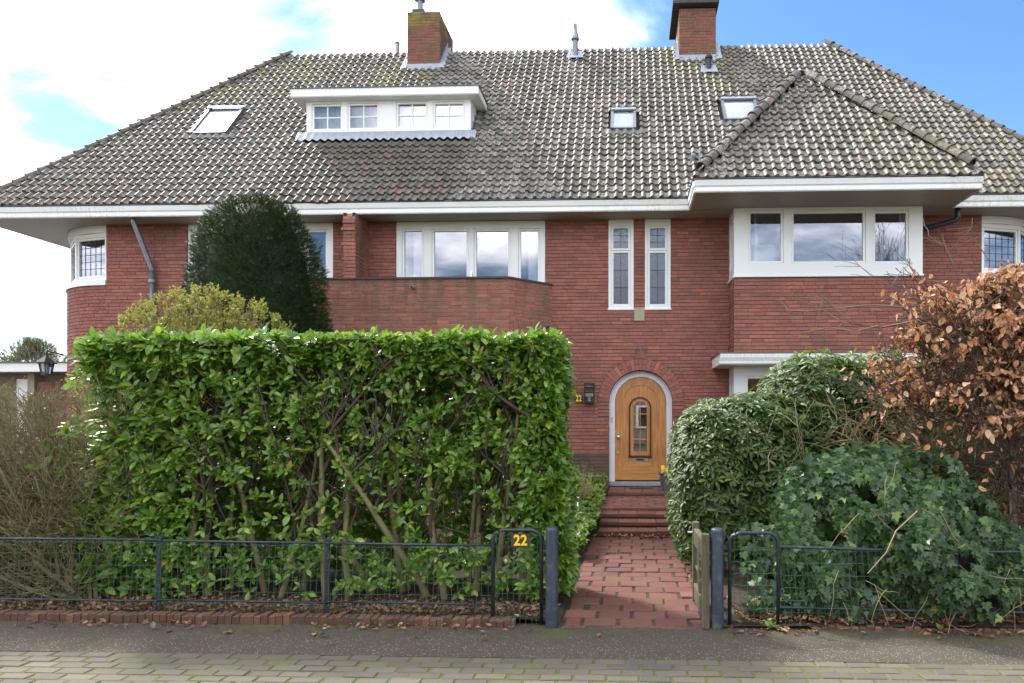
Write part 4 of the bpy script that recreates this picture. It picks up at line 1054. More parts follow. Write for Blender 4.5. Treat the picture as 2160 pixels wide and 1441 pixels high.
# ---------------- downpipes
mb = MB()
a = P(282, 461, 12.5); b = P(320, 572, WY - 0.09); zlow = 0
mb.tube([(a[0], EY + 0.12, SZ + 0.02), (a[0], EY + 0.13, SZ - 0.06), (b[0] + 0.0, WY - 0.08, b[2] + 0.04), (b[0], WY - 0.08, b[2] - 0.05)], 0.045, 10)
mb.build('downpipe', 'zinc', house, smooth=True, label='grey downpipe slanting from the left gutter')
MB().tube([(b[0], WY - 0.08, b[2] - 0.03), (b[0], WY - 0.08, 0.0)], 0.052, 10).build('downpipe', 'zinc', house, smooth=True)
MB().tube([(b[0], WY - 0.08, b[2] - 0.16), (b[0], WY - 0.08, b[2] - 0.22)], 0.062, 10).build('pipe_collar', 'zinc', house)
a = P(2020, 444, 12.42)
MB().tube([(5.90, EY + 0.10, SZ + 0.01), (5.90, EY + 0.10, SZ - 0.16), (5.86, EY + 0.11, SZ - 0.21), (bayx1 + 0.06, WY - 0.2, SZ - 0.34), (bayx1 + 0.06, WY - 0.06, SZ - 0.6), (bayx1 + 0.06, WY - 0.06, 0)], 0.05, 10).build('downpipe', 'bluemetal', house, smooth=True, label='dark downpipe elbow right of the bay')

# ---------------- front door
door = part_empty('front_door', house, (DCX, WY + 0.2, DFZ)); door['label'] = 'arched varnished oak door with a round topped glazed opening'
DY = WY + 0.15; fr_o, fr_i = 0.585, 0.492; zb = 0.47
def arc_pts(r, n=28, z0=None): 
    pts = [(DCX + r * math.cos(math.pi * k / n), DSP - 0.01 + r * math.sin(math.pi * k / n)) for k in range(n + 1)]
    return pts
def arch_ring(ro, ri, zbot, y0, y1, mb, n=28):
    po = [(DCX + ro, zbot)] + arc_pts(ro, n) + [(DCX - ro, zbot)]; pi_ = [(DCX + ri, zbot)] + arc_pts(ri, n) + [(DCX - ri, zbot)]
    for k in range(len(po) - 1):
        a, b, c, d = pi_[k], po[k], po[k + 1], pi_[k + 1]
        mb.prism_y([a, b, c, d], y0, y1)
def arch_fill(r, zbot, y0, y1, mb, n=28): mb.prism_y([(DCX - r, zbot), (DCX + r, zbot)] + arc_pts(r, n), y0, y1)
mb = MB(); arch_ring(fr_o + 0.014, fr_i, zb - 0.01, DY, DY + 0.09, mb); mb.build('door_frame', 'doorframe', door)
# leaf: outer ring of stiles, inner field set back, glazed opening
lz0 = zb + 0.015; GW, GZ0, GSP = 0.165, 0.99, 1.0
gx, gr, gz0, gz1 = DCX - 0.01, 0.175, 0.94, 1.94 - 0.0     # opening half width, bottom, springing of the glass arch
gsp = 1.88
Yl = DY + 0.035
outer = [(DCX - fr_i, lz0), (DCX + fr_i, lz0)] + arc_pts(fr_i - 0.004, 28)
# leaf as ring between outer contour and the rectangular-arch glass opening
def gl_contour(hw, zb_, spr, n=16):
    return [(gx - hw, zb_), (gx + hw, zb_)] + [(gx + hw * math.cos(math.pi * k / n), spr + hw * math.sin(math.pi * k / n)) for k in range(n + 1)]
def ring_between(mb, inner, y0, y1, ro):
    """fan of quads between the arched leaf edge and an arched inner contour, both sampled by angle"""
    n = 64; c = Vector((gx, (lz0 + DSP) / 2 + 0.2))
    def hit(poly, ang):
        d = Vector((math.cos(ang), math.sin(ang))); best = 0
        for i in range(len(poly)):
            p, q = Vector(poly[i]), Vector(poly[(i + 1) % len(poly)]); e = q - p
            den = d.x * e.y - d.y * e.x
            if abs(den) < 1e-9: continue
            w = p - c; t = (w.x * e.y - w.y * e.x) / den; u = (w.x * d.y - w.y * d.x) / den
            if t > 0 and -1e-6 <= u <= 1 + 1e-6: best = max(best, t)
        return (c.x + d.x * best, c.y + d.y * best)
    for k in range(n):
        a0, a1 = 2 * math.pi * k / n, 2 * math.pi * (k + 1) / n
        mb.prism_y([hit(inner, a0), hit(ro, a0), hit(ro, a1), hit(inner, a1)], y0, y1)
dark_in = gl_contour(0.185, 0.955, 1.865)
mb = MB(); ring_between(mb, dark_in, Yl, Yl + 0.045, outer); leaf_o = mb.build('door_leaf', 'oak', door)
# raised outer stile and rails (shallow steps like the photograph)
mb = MB(); arch_ring(fr_i - 0.006, 0.335, 0.745, Yl - 0.014, Yl - 0.001, mb); mb.build('stile', 'oak', door)
MB().box(DCX - fr_i + 0.006, DCX + fr_i - 0.006, Yl - 0.014, Yl - 0.001, lz0 + 0.004, lz0 + 0.125).build('rail', 'oak_h', door)
MB().box(DCX - 0.333, DCX + 0.333, Yl - 0.010, Yl - 0.001, lz0 + 0.130, 0.742).build('door_panel', 'oak_h', door)
for s_ in (-1, 1): MB().box(*sorted((DCX + s_ * 0.336, DCX + s_ * (fr_i - 0.006))), Yl - 0.013, Yl - 0.001, lz0 + 0.127, 0.744).build('stile', 'oak', door)
MB().box(DCX - 0.215, DCX + 0.205, Yl - 0.009, Yl - 0.001, 0.752, 0.93).build('rail', 'oak_h', door)
def cring(mb, h0, h1, zb0_, zb1_, spr, y0, y1, n=16):
    i_, o_ = gl_contour(h0, zb0_, spr, n), gl_contour(h1, zb1_, spr, n)
    for k in range(len(i_)):
        mb.prism_y([i_[k], o_[k], o_[(k + 1) % len(o_)], i_[(k + 1) % len(i_)]], y0, y1)
mb = MB(); cring(mb, 0.186, 0.215, 0.955, 0.925, 1.865, Yl - 0.03, Yl + 0.01, 16); mb.build('dark_moulding', 'oak_dark', door)
MB().box(gx - 0.225, gx + 0.225, Yl - 0.045, Yl - 0.031, 0.92, 0.955).build('dark_moulding', 'oak_dark', door)
mb = MB(); cring(mb, 0.128, 0.184, 1.03, 0.957, 1.865, Yl - 0.012, Yl + 0.02, 16); mb.build('glazing_frame', 'oak', door)
mb = MB(); mb.prism_y(gl_contour(0.128, 1.03, 1.865, 16), Yl + 0.018, Yl + 0.022); mb.build('pane', 'glass', door)
MB().box(gx - 0.008, gx + 0.008, Yl - 0.004, Yl + 0.016, 1.03, 1.985).build('glazing_bar', 'oak', door)
for z_ in (1.27, 1.51, 1.75): MB().box(gx - 0.126, gx + 0.126, Yl - 0.005, Yl + 0.015, z_ - 0.009, z_ + 0.009).build('glazing_bar', 'oak_h', door)
MB().box(gx - 0.3, gx + 0.3, Yl + 0.2, Yl + 0.22, 0.9, 2.2).build('hall_wall', 'room', door)
MB().box(gx - 0.155, gx + 0.155, Yl - 0.016, Yl - 0.010, 0.845, 0.905).build('letter_slot', 'steel', door)
MB().box(gx - 0.075, gx + 0.075, Yl - 0.019, Yl - 0.0165, 0.858, 0.892).build('letter_flap', 'black', door)
kx = DCX - 0.425
mb = MB(); 
prk = [(0.0, 0.0), (0.022, 0.0), (0.018, 0.03), (0.037, 0.045), (0.038, 0.06), (0.025, 0.078), (0.0, 0.08)]
seg = 14; v = []
for r_, h_ in prk:
    for k in range(seg): v.append((kx + r_ * math.cos(2 * math.pi * k / seg), Yl - 0.014 - h_, 1.31 + r_ * math.sin(2 * math.pi * k / seg)))
mb.add(v, [(i * seg + k, i * seg + (k + 1) % seg, (i + 1) * seg + (k + 1) % seg, (i + 1) * seg + k) for i in range(len(prk) - 1) for k in range(seg)])
mb.build('door_knob', 'steel', door, smooth=True)
MB().tube([(kx, Yl - 0.014, 1.385), (kx, Yl - 0.03, 1.385)], 0.02, 12).build('lock', 'steel', door)
MB().tube([(kx - 0.01, Yl - 0.014, 1.01), (kx - 0.01, Yl - 0.03, 1.01)], 0.028, 12).build('lock', 'steel', door)
MB().box(DCX - 0.56, DCX - 0.53, DY - 0.012, DY - 0.001, 1.60, 1.69).build('door_bell', 'steel', door)
MB().box(DCX - 0.595, DCX + 0.595, WY + 0.03, DY + 0.12, 0.385, zb - 0.012).build('threshold', 'bluestone', door, bevel=0.006)
MB().box(DCX - 0.66, DCX + 0.66, WY + 0.27, WY + 0.30, 0.3, 2.8).build('hall_wall', 'room', door)

# ============================================================ GROUND
def grid_mesh(x0, x1, y0, y1, nx, ny, zf):
    xs = np.linspace(x0, x1, nx + 1); ys = np.linspace(y0, y1, ny + 1); Xg, Yg = np.meshgrid(xs, ys)
    Z = zf(Xg, Yg); V = np.stack([Xg, Yg, Z], -1).reshape(-1, 3)
    i = np.arange(ny)[:, None] * (nx + 1) + np.arange(nx)[None]
    F = np.stack([i, i + 1, i + nx + 2, i + nx + 1], -1).reshape(-1, 4)
    return V, F
def struct(name, mb_or_me, mat, label=None):
    if isinstance(mb_or_me, MB): o = mb_or_me.build(name, mat)
    else: o = link(name, mb_or_me, None, mat)
    o['kind'] = 'structure'
    if label: o['label'] = label
    return o
def wobble(x, y): return 0.5 * np.sin(x * 3.1 + 1.3 * np.sin(y * 2.3)) + 0.3 * np.sin(x * 7.7 + y * 5.1) + 0.25 * np.sin(y * 9.3 - x * 4.2)
struct('ground', MB().quad((-400, -400, -0.05), (400, -400, -0.05), (400, 400, -0.05), (-400, 400, -0.05)), 'soil')
gz = lambda x, y: 0.065 + 0.018 * wobble(x, y) + np.clip((y - 6.5) / 6, 0, 1) * 0.27 - 0.02
V, F = grid_mesh(-14, -0.56, 5.56, 13.2, 120, 70, gz); struct('garden_left', mesh_np('garden_left', np.stack([V[:, 0], V[:, 1], V[:, 2] - np.clip((V[:, 0] + 0.80) / 0.22, 0, 1) * (V[:, 2] - 0.004)], -1), F, smooth=True), 'soil')
V, F = grid_mesh(0.70, 11, 5.50, 13.2, 100, 70, lambda x, y: gz(x, y) - 0.02); struct('garden_right', mesh_np('garden_right', np.stack([V[:, 0], V[:, 1], V[:, 2] - np.clip((0.98 - V[:, 0]) / 0.26, 0, 1) * (V[:, 1] < 9.5) * (V[:, 2] - 0.004)], -1), F, smooth=True), 'soil')
V, F = grid_mesh(-9, 9, 4.775, 5.60, 180, 10, lambda x, y: 0.003 * wobble(x * 0.7, y) - 0.004); struct('footpath', mesh_np('footpath', V, F, smooth=True), 'asphalt')
pav = MB().box(-9, 9, -2.0, 4.774, -0.04, -0.006).build('street', 'moss'); pav['kind'] = 'structure'
struct('road', MB().quad((-40, -12, -0.03), (40, -12, -0.03), (40, -2.0, -0.03), (-40, -2.0, -0.03)), 'asphalt')

def block_mesh(L, D, Hh, name, mat, bev=0.006, seed=0):
    """a worn paving block, origin at the middle of its top"""
    rr = random.Random(seed); v = []
    def ringp(s, z): return [(sx * (L / 2 - s) + rr.uniform(-.002, .002), sy * (D / 2 - s) + rr.uniform(-.002, .002), z + rr.uniform(-.0012, .0012)) for sx, sy in ((-1, -1), (1, -1), (1, 1), (-1, 1))]
    v = ringp(0, -Hh) + ringp(0, -bev) + ringp(bev, 0)
    f = [(8, 9, 10, 11)] + [(a + k, a + (k + 1) % 4, a + 4 + (k + 1) % 4, a + 4 + k) for a in (0, 4) for k in range(4)]
    me = bpy.data.meshes.new(name); me.from_pydata(v, [], f); me.materials.append(M[mat]); return me
# street of grey clinkers: the nearest rows as single blocks, the rest joined
sb = [block_mesh(0.198, 0.090, 0.05, 'paver', 'paver_grey', 0.005, s) for s in range(6)]
def joined_blocks(name, items, parent, mat, L, D, Hh=0.04, bev=0.005):
    base = block_mesh(L, D, Hh, 'tmp', mat, bev, 3)
    bv = np.array([v.co[:] for v in base.vertices], dtype=np.float32); bf = np.array([p.vertices[:] for p in base.polygons], dtype=np.int32); bpy.data.meshes.remove(base)
    n = len(items); it = np.array(items, dtype=np.float32)
    V = bv[None] * np.stack([it[:, 4], np.ones(n), np.ones(n)], -1)[:, None] ; c, s = np.cos(it[:, 3]), np.sin(it[:, 3])
    X = V[..., 0] * c[:, None] - V[..., 1] * s[:, None] + it[:, 0:1]; Y = V[..., 0] * s[:, None] + V[..., 1] * c[:, None] + it[:, 1:2]; Z = V[..., 2] + it[:, 2:3]
    Vn = np.stack([X, Y, Z], -1).reshape(-1, 3).astype(np.float32); F = (bf[None] + (np.arange(n) * len(bv))[:, None, None]).reshape(-1, 4)
    link(name, mesh_np(name, Vn, F, np.repeat(RNG.random(n), len(bv))), parent, mat, kind='stuff')
items = []; cnt = 0
for r in range(42):
    yc = 4.775 - 0.05 - r * 0.102
    off = 0.1075 * (r % 2) + random.gauss(0, 0.012); n = int(18 / 0.215)
    bow = 0.0
    for k in range(n):
        x = -8.95 + off + k * 0.215
        xm, ym, zm, an = x + random.gauss(0, .003), yc + 0.004 * math.sin(x * 1.7 + r) + random.gauss(0, .002), random.gauss(-0.001, .0018), random.gauss(0, .012)
        if r < 5 and -3.9 < x < 4.0 * 0.78 + 0.4 and cnt < 280:
            link('paver', random.choice(sb), pav, mw=T(xm, ym, zm) @ Matrix.Rotation(an, 4, 'Z') @ Matrix.Rotation(random.gauss(0, .006), 4, 'X')); cnt += 1
        else: items.append((xm, ym, zm, an, 1.0))
joined_blocks('paver_field', items, pav, 'paver_grey', 0.198, 0.090)

# garden path of red concrete pavers with moss in the wide end joints
path = MB().box(-0.58, 0.74, 5.475, 9.62, -0.04, -0.012).build('garden_path', 'joint_soil'); path['kind'] = 'structure'
pb = [block_mesh(0.268, 0.207, 0.05, 'paver', 'paver_red', 0.007, s) for s in range(8)]; ph = [block_mesh(0.125, 0.205, 0.05, 'paver', 'paver_red', 0.007, s) for s in range(3)]
for r in range(19):
    yc = 5.475 + 0.06 + 0.105 + r * 0.214
    if yc > 9.55: break
    x = -0.52 + (0.0 if r % 2 else -0.145) + random.gauss(0, 0.012)
    while x < 0.66:
        L = 0.292
        if x < -0.56: 
            link('paver', random.choice(ph), path, mw=T(-0.52 + 0.062, yc, random.gauss(0, .003)) @ Matrix.Rotation(random.gauss(0, .02), 4, 'Z')); x += L; continue
        rag = 0.66 - x
        me = random.choice(pb) if rag > 0.2 else random.choice(ph)
        link('paver', me, path, mw=T(x + (0.131 if rag > 0.2 else 0.066), yc + 0.006 * math.sin(x * 9 + r) + random.gauss(0, .003), random.gauss(0.001, .004)) @ Matrix.Rotation(random.gauss(0, .016), 4, 'Z') @ Matrix.Rotation(random.gauss(0, .014), 4, 'Y') @ Matrix.Rotation(random.gauss(0, .014), 4, 'X'))
        x += L + random.gauss(0, .004)
eb = [block_mesh(0.096, 0.05, 0.05, 'edge_brick', 'kerb_brick', 0.004, s) for s in range(4)]
eb2 = [block_mesh(0.096, 0.05, 0.05, 'edge_brick', 'paver_red', 0.004, s) for s in range(4)]
for k in range(12): link('edge_brick', random.choice(eb2), path, mw=T(-0.49 + k * 0.101, 5.50, random.gauss(0.0, .003)) @ Matrix.Rotation(random.gauss(0, .02), 4, 'Z'))

# steps to the door
steps = MB().box(-0.45, 0.95, 9.66, 12.99, -0.04, 0.04).build('garden_steps', 'mortar'); steps['kind'] = 'structure'
def step_row(y0, ztop, zbot, x0, x1, depth=0.30, treadL=0.26, name='tread'):
    n = int(round((x1 - x0) / treadL)); w = (x1 - x0) / n
    me = block_mesh(w - 0.003, depth, 0.055, 'tread', 'step_brick', 0.008, n)
    for k in range(n): link('tread', me, steps, mw=T(x0 + (k + 0.5) * w, y0 + depth / 2, ztop + random.gauss(0, .002)) @ Matrix.Rotation(random.gauss(0, .008), 4, 'Z'))
    # upright brick course under the tread
    n2 = int((x1 - x0) / 0.075); w2 = (x1 - x0) / n2
    mb = MB()
    for k in range(n2):
        mb.ct = random.random(); mb.box(x0 + k * w2 + 0.004, x0 + (k + 1) * w2 - 0.004, y0 + 0.022 + random.uniform(0, .004), y0 + 0.20, zbot, ztop - 0.058)
    mb.build('riser_bricks', 'brick_mossy', steps, kind='stuff')
    MB().box(x0 + 0.01, x1 - 0.01, y0 + 0.03, y0 + 0.3, zbot, ztop - 0.06).build('riser_bed', 'mortar', steps)
sx0, sx1 = -0.42, 0.95
step_row(9.56, 0.10, 0.0, sx0, sx1); step_row(9.86, 0.18, 0.05, sx0, sx1); step_row(10.16, 0.255, 0.12, sx0, sx1)
MB().box(sx0 - 0.05, sx1 + 0.1, 10.47, 12.0, 0.0, 0.283).build('landing_bed', 'mortar', steps)
lb = [block_mesh(0.235, 0.20, 0.05, 'paver', 'step_brick', 0.006, s) for s in range(6)]
fb = [block_mesh(0.258, 0.12, 0.06, 'paver', 'paver_red', 0.008, s) for s in range(3)]
for k in range(6): link('paver', random.choice(fb), steps, mw=T(-0.36 + k * 0.265, 10.46 + 0.06, 0.302))
for r in range(6):
    for k in range(6): link('paver', random.choice(lb), steps, mw=T(-0.36 + k * 0.265 + (0.13 if r % 2 else 0), 10.70 + r * 0.208, 0.300 + random.gauss(0, .002)) @ Matrix.Rotation(random.gauss(0, .01), 4, 'Z'))
for k in range(16): link('edge_brick', random.choice(eb2), steps, mw=T(-0.37 + k * 0.09, 11.93, 0.305))
# top step before the door
tsx0, tsx1 = -0.36, 0.86
MB().box(tsx0, tsx1, 12.02, WY + 0.04, 0.2, 0.30).build('step_base', 'mortar', steps)
me = block_mesh(0.30, 0.42, 0.05, 'tread', 'step_brick', 0.01, 4)
for r in range(2):
    for k in range(4): link('tread', me, steps, mw=T(tsx0 + 0.152 + k * 0.305, 12.0 + 0.215 + r * 0.43, 0.378))
mb = MB()
for k in range(17): mb.ct = random.random(); mb.box(tsx0 + k * 0.0718 + 0.003, tsx0 + (k + 1) * 0.0718 - 0.003, 12.015, 12.1, 0.28, 0.326)
mb.build('riser_bricks', 'brick_mossy', steps, kind='stuff')
o = MB().box(0.02, 0.45, 12.50, 12.84, 0.379, 0.391).build('door_mat', 'black', bevel=0.003); tag(o, 'thin dark door mat lying before the oak front door', 'door mat')
# inner paving under doorway
# kerb of upright bricks along the fence
kerb = MB().box(-6.6, -0.92, 5.475, 5.555, -0.03, 0.05).build('brick_kerb', 'mortar'); kerb['kind'] = 'structure'
kb = [block_mesh(0.053, 0.096, 0.10, 'brick', 'kerb_brick', 0.007, s) for s in range(6)]
k = 0; x = -6.6
while x < -0.93:
    link('brick', random.choice(kb), kerb, mw=T(x, 5.512 + random.gauss(0, .004) + 0.006 * math.sin(x * 2), 0.066 + random.gauss(0, .005) + 0.006 * math.sin(x * 1.3)) @ Matrix.Rotation(random.gauss(0, .03), 4, 'Z') @ Matrix.Rotation(random.gauss(0, .04), 4, 'X')); x += 0.0605
kerb2 = MB().box(1.5, 7.0, 5.50, 5.58, -0.03, 0.012).build('brick_kerb', 'mortar'); kerb2['kind'] = 'structure'
x = 1.5
while x < 5.0: link('brick', random.choice(kb), kerb2, mw=T(x, 5.54, 0.020 + random.gauss(0, .005)) @ Matrix.Rotation(random.gauss(0, .05), 4, 'Z')); x += 0.0605

# ============================================================ FENCES AND GATE
FY = 5.60
def wires(mb, x0, x1, z0, z1, y, dx, dz, r=0.0022, wav=0.006, lean=0.0):
    n = int((x1 - x0) / dx)
    for k in range(n + 1):
        x = x0 + (x1 - x0) * (k + 0.5) / (n + 1); ph = random.random() * 6
        pts = [(x + lean * (j / 5) + wav * math.sin(ph + j * 1.1), y + 0.004 * math.sin(ph + j), z0 + (z1 - z0) * j / 5) for j in range(6)]
        mb.tube(pts, r, 3, False)
    z = z1 - 0.02
    while z > z0:
        m = max(8, int((x1 - x0) / 0.055)); pts = [(x0 + (x1 - x0) * j / m, y + (0.003 if j % 2 else -0.003), z + 0.003 * math.sin(j * 1.3 + z * 40) + (0.002 if j % 2 else -0.002)) for j in range(m + 1)]
        mb.tube(pts, r, 3, False); z -= dz
def fence_post(x, parent):
    mb = MB(); mb.box(x - 0.021, x + 0.021, FY - 0.006, FY + 0.006, -0.1, 0.655)
    mb.prism_y([(x - 0.021, 0.655), (x + 0.021, 0.655), (x + 0.046, 0.715), (x + 0.036, 0.722), (x + 0.006, 0.675), (x - 0.006, 0.675), (x - 0.036, 0.722), (x - 0.046, 0.715)], FY - 0.006, FY + 0.006)
    mb.build('fence_post', 'bluemetal', parent)
    MB().tube([(x + 0.028, FY - 0.006, 0.665), (x + 0.028, FY - 0.02, 0.665)], 0.009, 8).build('bolt', 'bluemetal', parent)
xa, xb, xc, xd = -6.6, XA(335, FY), XA(690, FY), XA(1034, FY)
fl = thing('wire_fence', 'low dark blue wire fence running in front of the laurel hedge', 'fence', (-3.2, FY, 0.06))
for x in (xa + 0.02, xb, xc): fence_post(x, fl)
for (p, q, zt0, zt1) in ((xa, xb, 0.67, 0.66), (xb, xc, 0.655, 0.643), (xc, xd + 0.01, 0.643, 0.634)):
    MB().tube([(p, FY - 0.01, zt0), ((p + q) / 2, FY - 0.01, (zt0 + zt1) / 2 - 0.004), (q, FY - 0.01, zt1)], 0.0110, 8).build('rail', 'bluemetal', fl, smooth=True)
    MB().tube([(p, FY - 0.01, 0.155), ((p + q) / 2, FY - 0.01, 0.150), (q, FY - 0.01, 0.145)], 0.0095, 8).build('rail', 'bluemetal', fl, smooth=True)
    mb = MB(); wires(mb, p, q, 0.02, min(zt0, zt1), FY - 0.025, 0.052, 0.098, lean=(0.05 if p < -5 else 0.01)); mb.build('wire_mesh', 'greenwire', fl)
def hoop(x0, x1, ztop, label, lean=0.0, signs=False):
    h = thing('wire_gate_panel', label, 'gate panel', ((x0 + x1) / 2, FY - 0.04, 0.03)); y = FY - 0.045; r = 0.085
    pts = [(x0, y, 0.0)] + [(x0 + r - r * math.cos(a), y, ztop - r + r * math.sin(a)) for a in np.linspace(0, math.pi / 2, 7)] + [(x1 - r + r * math.sin(a), y, ztop - r + r * math.cos(a)) for a in np.linspace(0, math.pi / 2, 7)] + [(x1, y, 0.0)]
    MB().tube(pts, 0.0155, 10).build('hoop_frame', 'bluemetal', h, smooth=True)
    mb = MB(); wires(mb, x0 + 0.01, x1 - 0.01, 0.0, ztop - 0.02, y - 0.012, 0.053, 0.095, lean=lean); mb.build('wire_mesh', 'greenwire', h)
    return h
h1 = hoop(XA(1040, 5.56), XA(1142, 5.56), 0.765, 'dark arched wire panel left of the path, with a 22 plate wired to it')
h2 = hoop(XA(1539, 5.56), XA(1641, 5.56), 0.755, 'dark arched wire panel right of the path, in front of low ivy')
def gate_post(px, label, slim=False):
    x = XA(px, 5.50); t_ = thing('gate_post', label, 'gate post', (x, 5.5, 0), 'steel posts at the garden gate')
    MB().lathe([(0.051, -0.1), (0.051, 0.775), (0.0505, 0.785), (0.046, 0.795), (0.036, 0.80), (0.0, 0.803)], x, 5.5, 24).build('tube', 'post_metal', t_, smooth=False).data.set_sharp_from_angle(angle=math.radians(60))
    for zz in (0.62, 0.12): MB().box(*( (x - 0.075, x - 0.045) if px < 1300 else (x + 0.045, x + 0.075)), 5.535, 5.55, zz, zz + 0.03).build('bracket', 'bluemetal', t_)
    return t_
gate_post(1164, 'round dark blue steel gate post left of the path beside the hedge'); gate_post(1513, 'round dark blue steel gate post right of the path with flaked paint')
# right wire fence
fr_ = thing('wire_fence', 'dark wire fence right of the gate swallowed by ivy', 'fence', (2.4, FY + 0.05, 0.03))
xr0 = XA(1648, FY); xr1 = 4.6
MB().tube([(xr0 - 0.02, FY - 0.02, 0.64), (2.6, FY - 0.02, 0.61), (xr1, FY - 0.02, 0.62)], 0.0125, 8).build('rail', 'bluemetal', fr_)
MB().tube([(xr0 - 0.02, FY - 0.02, 0.15), (2.6, FY - 0.02, 0.13), (xr1, FY - 0.02, 0.13)], 0.0125, 8).build('rail', 'bluemetal', fr_)
mb = MB(); wires(mb, xr0, 2.6, 0.02, 0.63, FY - 0.035, 0.055, 0.1, lean=-0.05); mb.build('wire_mesh', 'greenwire', fr_)
for x in (2.63, 4.0): fence_post(x, fr_)
# wooden gate, swung open inwards
wg = thing('wooden_gate', 'weathered mossy wooden garden gate standing open into the path', 'gate', (0.64, 5.55, 0.02))
gx_, gy0, gl_ = 0.612, 5.47, 0.76
mwg = Matrix.Translation((gx_ + 0.005, gy0, 0)) @ Matrix.Rotation(math.radians(90.5), 4, 'Z')     # local x runs inwards
def gb(name, *a, bev=0.006): MB().box(*a).build(name, 'oldwood', wg, mw=mwg, bevel=bev)
gb('stile', 0.0, 0.065, -0.03, 0.03, 0.0, 0.755); gb('stile', gl_ - 0.065, gl_, -0.03, 0.03, 0.03, 0.745)
gb('rail', 0.066, gl_ - 0.066, -0.024, 0.024, 0.55, 0.69); gb('rail', 0.066, gl_ - 0.066, -0.024, 0.024, 0.06, 0.20)
gb('muntin', 0.33, 0.42, -0.02, 0.02, 0.201, 0.549)
for z_ in (0.30, 0.40, 0.48): gb('slat', 0.067, 0.329, -0.012, 0.012, z_, z_ + 0.022, bev=0.003)
for z_ in (0.34,): gb('slat', 0.421, gl_ - 0.067, -0.012, 0.012, z_, z_ + 0.022, bev=0.003)
MB().tube([(gl_ - 0.03, 0.03, 0.65), (gl_ - 0.03, 0.075, 0.65)], 0.01, 8).build('latch', 'steel', wg, mw=mwg)
# number plates
def digits(txt, size, loc, mat, parent, bold=0.0, sx=1.0):
    c = bpy.data.curves.new('digits', 'FONT'); c.body = txt; c.size = size; c.extrude = 0.0015; c.offset = bold; c.align_x = 'CENTER'; c.align_y = 'CENTER'; c.space_character = 1.05
    c.materials.append(M[mat])
    o_ = bpy.data.objects.new('tmp', c); COL.objects.link(o_)
    me = bpy.data.meshes.new_from_object(o_, depsgraph=bpy.context.evaluated_depsgraph_get()); bpy.data.objects.remove(o_); bpy.data.curves.remove(c); me.name = 'digits'
    o = bpy.data.objects.new('digits', me); COL.objects.link(o); o.location = loc; o.rotation_euler = (math.radians(90), 0, 0); o.scale = (sx, 1, 1); setp(o, parent); return o
a = P(1078, 1155, 5.53); b = P(1118, 1126, 5.53)
pl = MB().box(a[0], b[0], 5.525, 5.531, a[2], b[2]).build('number_sign', 'plate', bevel=0.002); tag(pl, 'brown plate with a big yellow 22 on the wire panel', 'house number')
digits('22', 0.118, ((a[0] + b[0]) / 2, 5.523, (a[2] + b[2]) / 2), 'yellow', pl, 0.0035, 0.92)
a = P(1213, 849, WY); b = P(1229, 833, WY)
pl = MB().box(a[0], b[0], WY - 0.02, WY - 0.008, a[2], b[2]).build('number_sign', 'black', bevel=0.003); tag(pl, 'small black plate with yellow 22 on the brick wall beside the wall lamp', 'house number')
digits('22', 0.155, ((a[0] + b[0]) / 2, WY - 0.022, (a[2] + b[2]) / 2), 'yellow', pl, 0.004, 0.75)
mb = MB(); e = 0.006; mb.box(a[0] + e, b[0] - e, WY - 0.0215, WY - 0.0205, b[2] - e - 0.004, b[2] - e).box(a[0] + e, b[0] - e, WY - 0.0215, WY - 0.0205, a[2] + e, a[2] + e + 0.004); mb.build('border', 'yellow', pl)
# wall lamp beside the door
a = P(1233, 848, WY); b = P(1254, 811, WY); x0, x1, z0, z1 = a[0], b[0], a[2], b[2]
wlp = thing('wall_lamp', 'black glass box lamp with a candle on the brick wall beside the door', 'wall lamp', ((x0 + x1) / 2, WY, z0))
mb = MB(); y0, y1 = WY - 0.15, WY - 0.012; e = 0.016
for xx in (x0, x1 - e):
    for yy in (y0, y1 - e): mb.box(xx, xx + e, yy, yy + e, z0, z1)
mb.box(x0 - 0.004, x1 + 0.004, y0 - 0.004, y1, z0 - 0.012, z0 + 0.006).box(x0 - 0.004, x1 + 0.004, y0 - 0.004, y1, z1 - 0.012, z1 + 0.02)
mb.build('frame', 'black', wlp); MB().box(x0 + e, x1 - e, WY - 0.02, WY - 0.014, z0 + 0.10, z0 + 0.16).build('back_plate', 'steel', wlp)
MB().quad((x0 + e, y0 + 0.006, z0), (x1 - e, y0 + 0.006, z0), (x1 - e, y0 + 0.006, z1), (x0 + e, y0 + 0.006, z1)).build('pane', 'glass_clear', wlp)
MB().lathe([(0.022, z0 + 0.01), (0.022, z0 + 0.085), (0.004, z0 + 0.09)], (x0 + x1) / 2, WY - 0.08, 12).build('candle', 'white', wlp)
MB().lathe([(0.008, z0 + 0.09), (0.014, z0 + 0.11), (0.009, z0 + 0.14), (0.0, z0 + 0.15)], (x0 + x1) / 2, WY - 0.08, 10).build('bulb', 'curtain', wlp)
# hanging lantern at the far left corner
LY = 12.75; p = P(98, 790, LY); q = P(98, 757, LY)
lan = thing('hanging_lantern', 'tapered black lantern hanging from a bracket on the rounded corner', 'lantern', (p[0], LY, p[2]))
zb_, zt_ = p[2], q[2]; cxl = p[0]
mb = MB()
for k in range(6):
    a_ = math.pi / 3 * k; mb.tube([(cxl + 0.085 * math.cos(a_), LY + 0.085 * math.sin(a_), zb_), (cxl + 0.125 * math.cos(a_), LY + 0.125 * math.sin(a_), zt_ - 0.08)], 0.008, 5)
mb.lathe([(0.09, zb_ - 0.015), (0.09, zb_ + 0.01)], cxl, LY, 6); mb.build('frame', 'black', lan)
MB().lathe([(0.175, zt_ - 0.09), (0.17, zt_ - 0.07), (0.03, zt_ + 0.05), (0.01, zt_ + 0.07)], cxl, LY, 6).build('roof', 'black', lan)
m_ = MB()
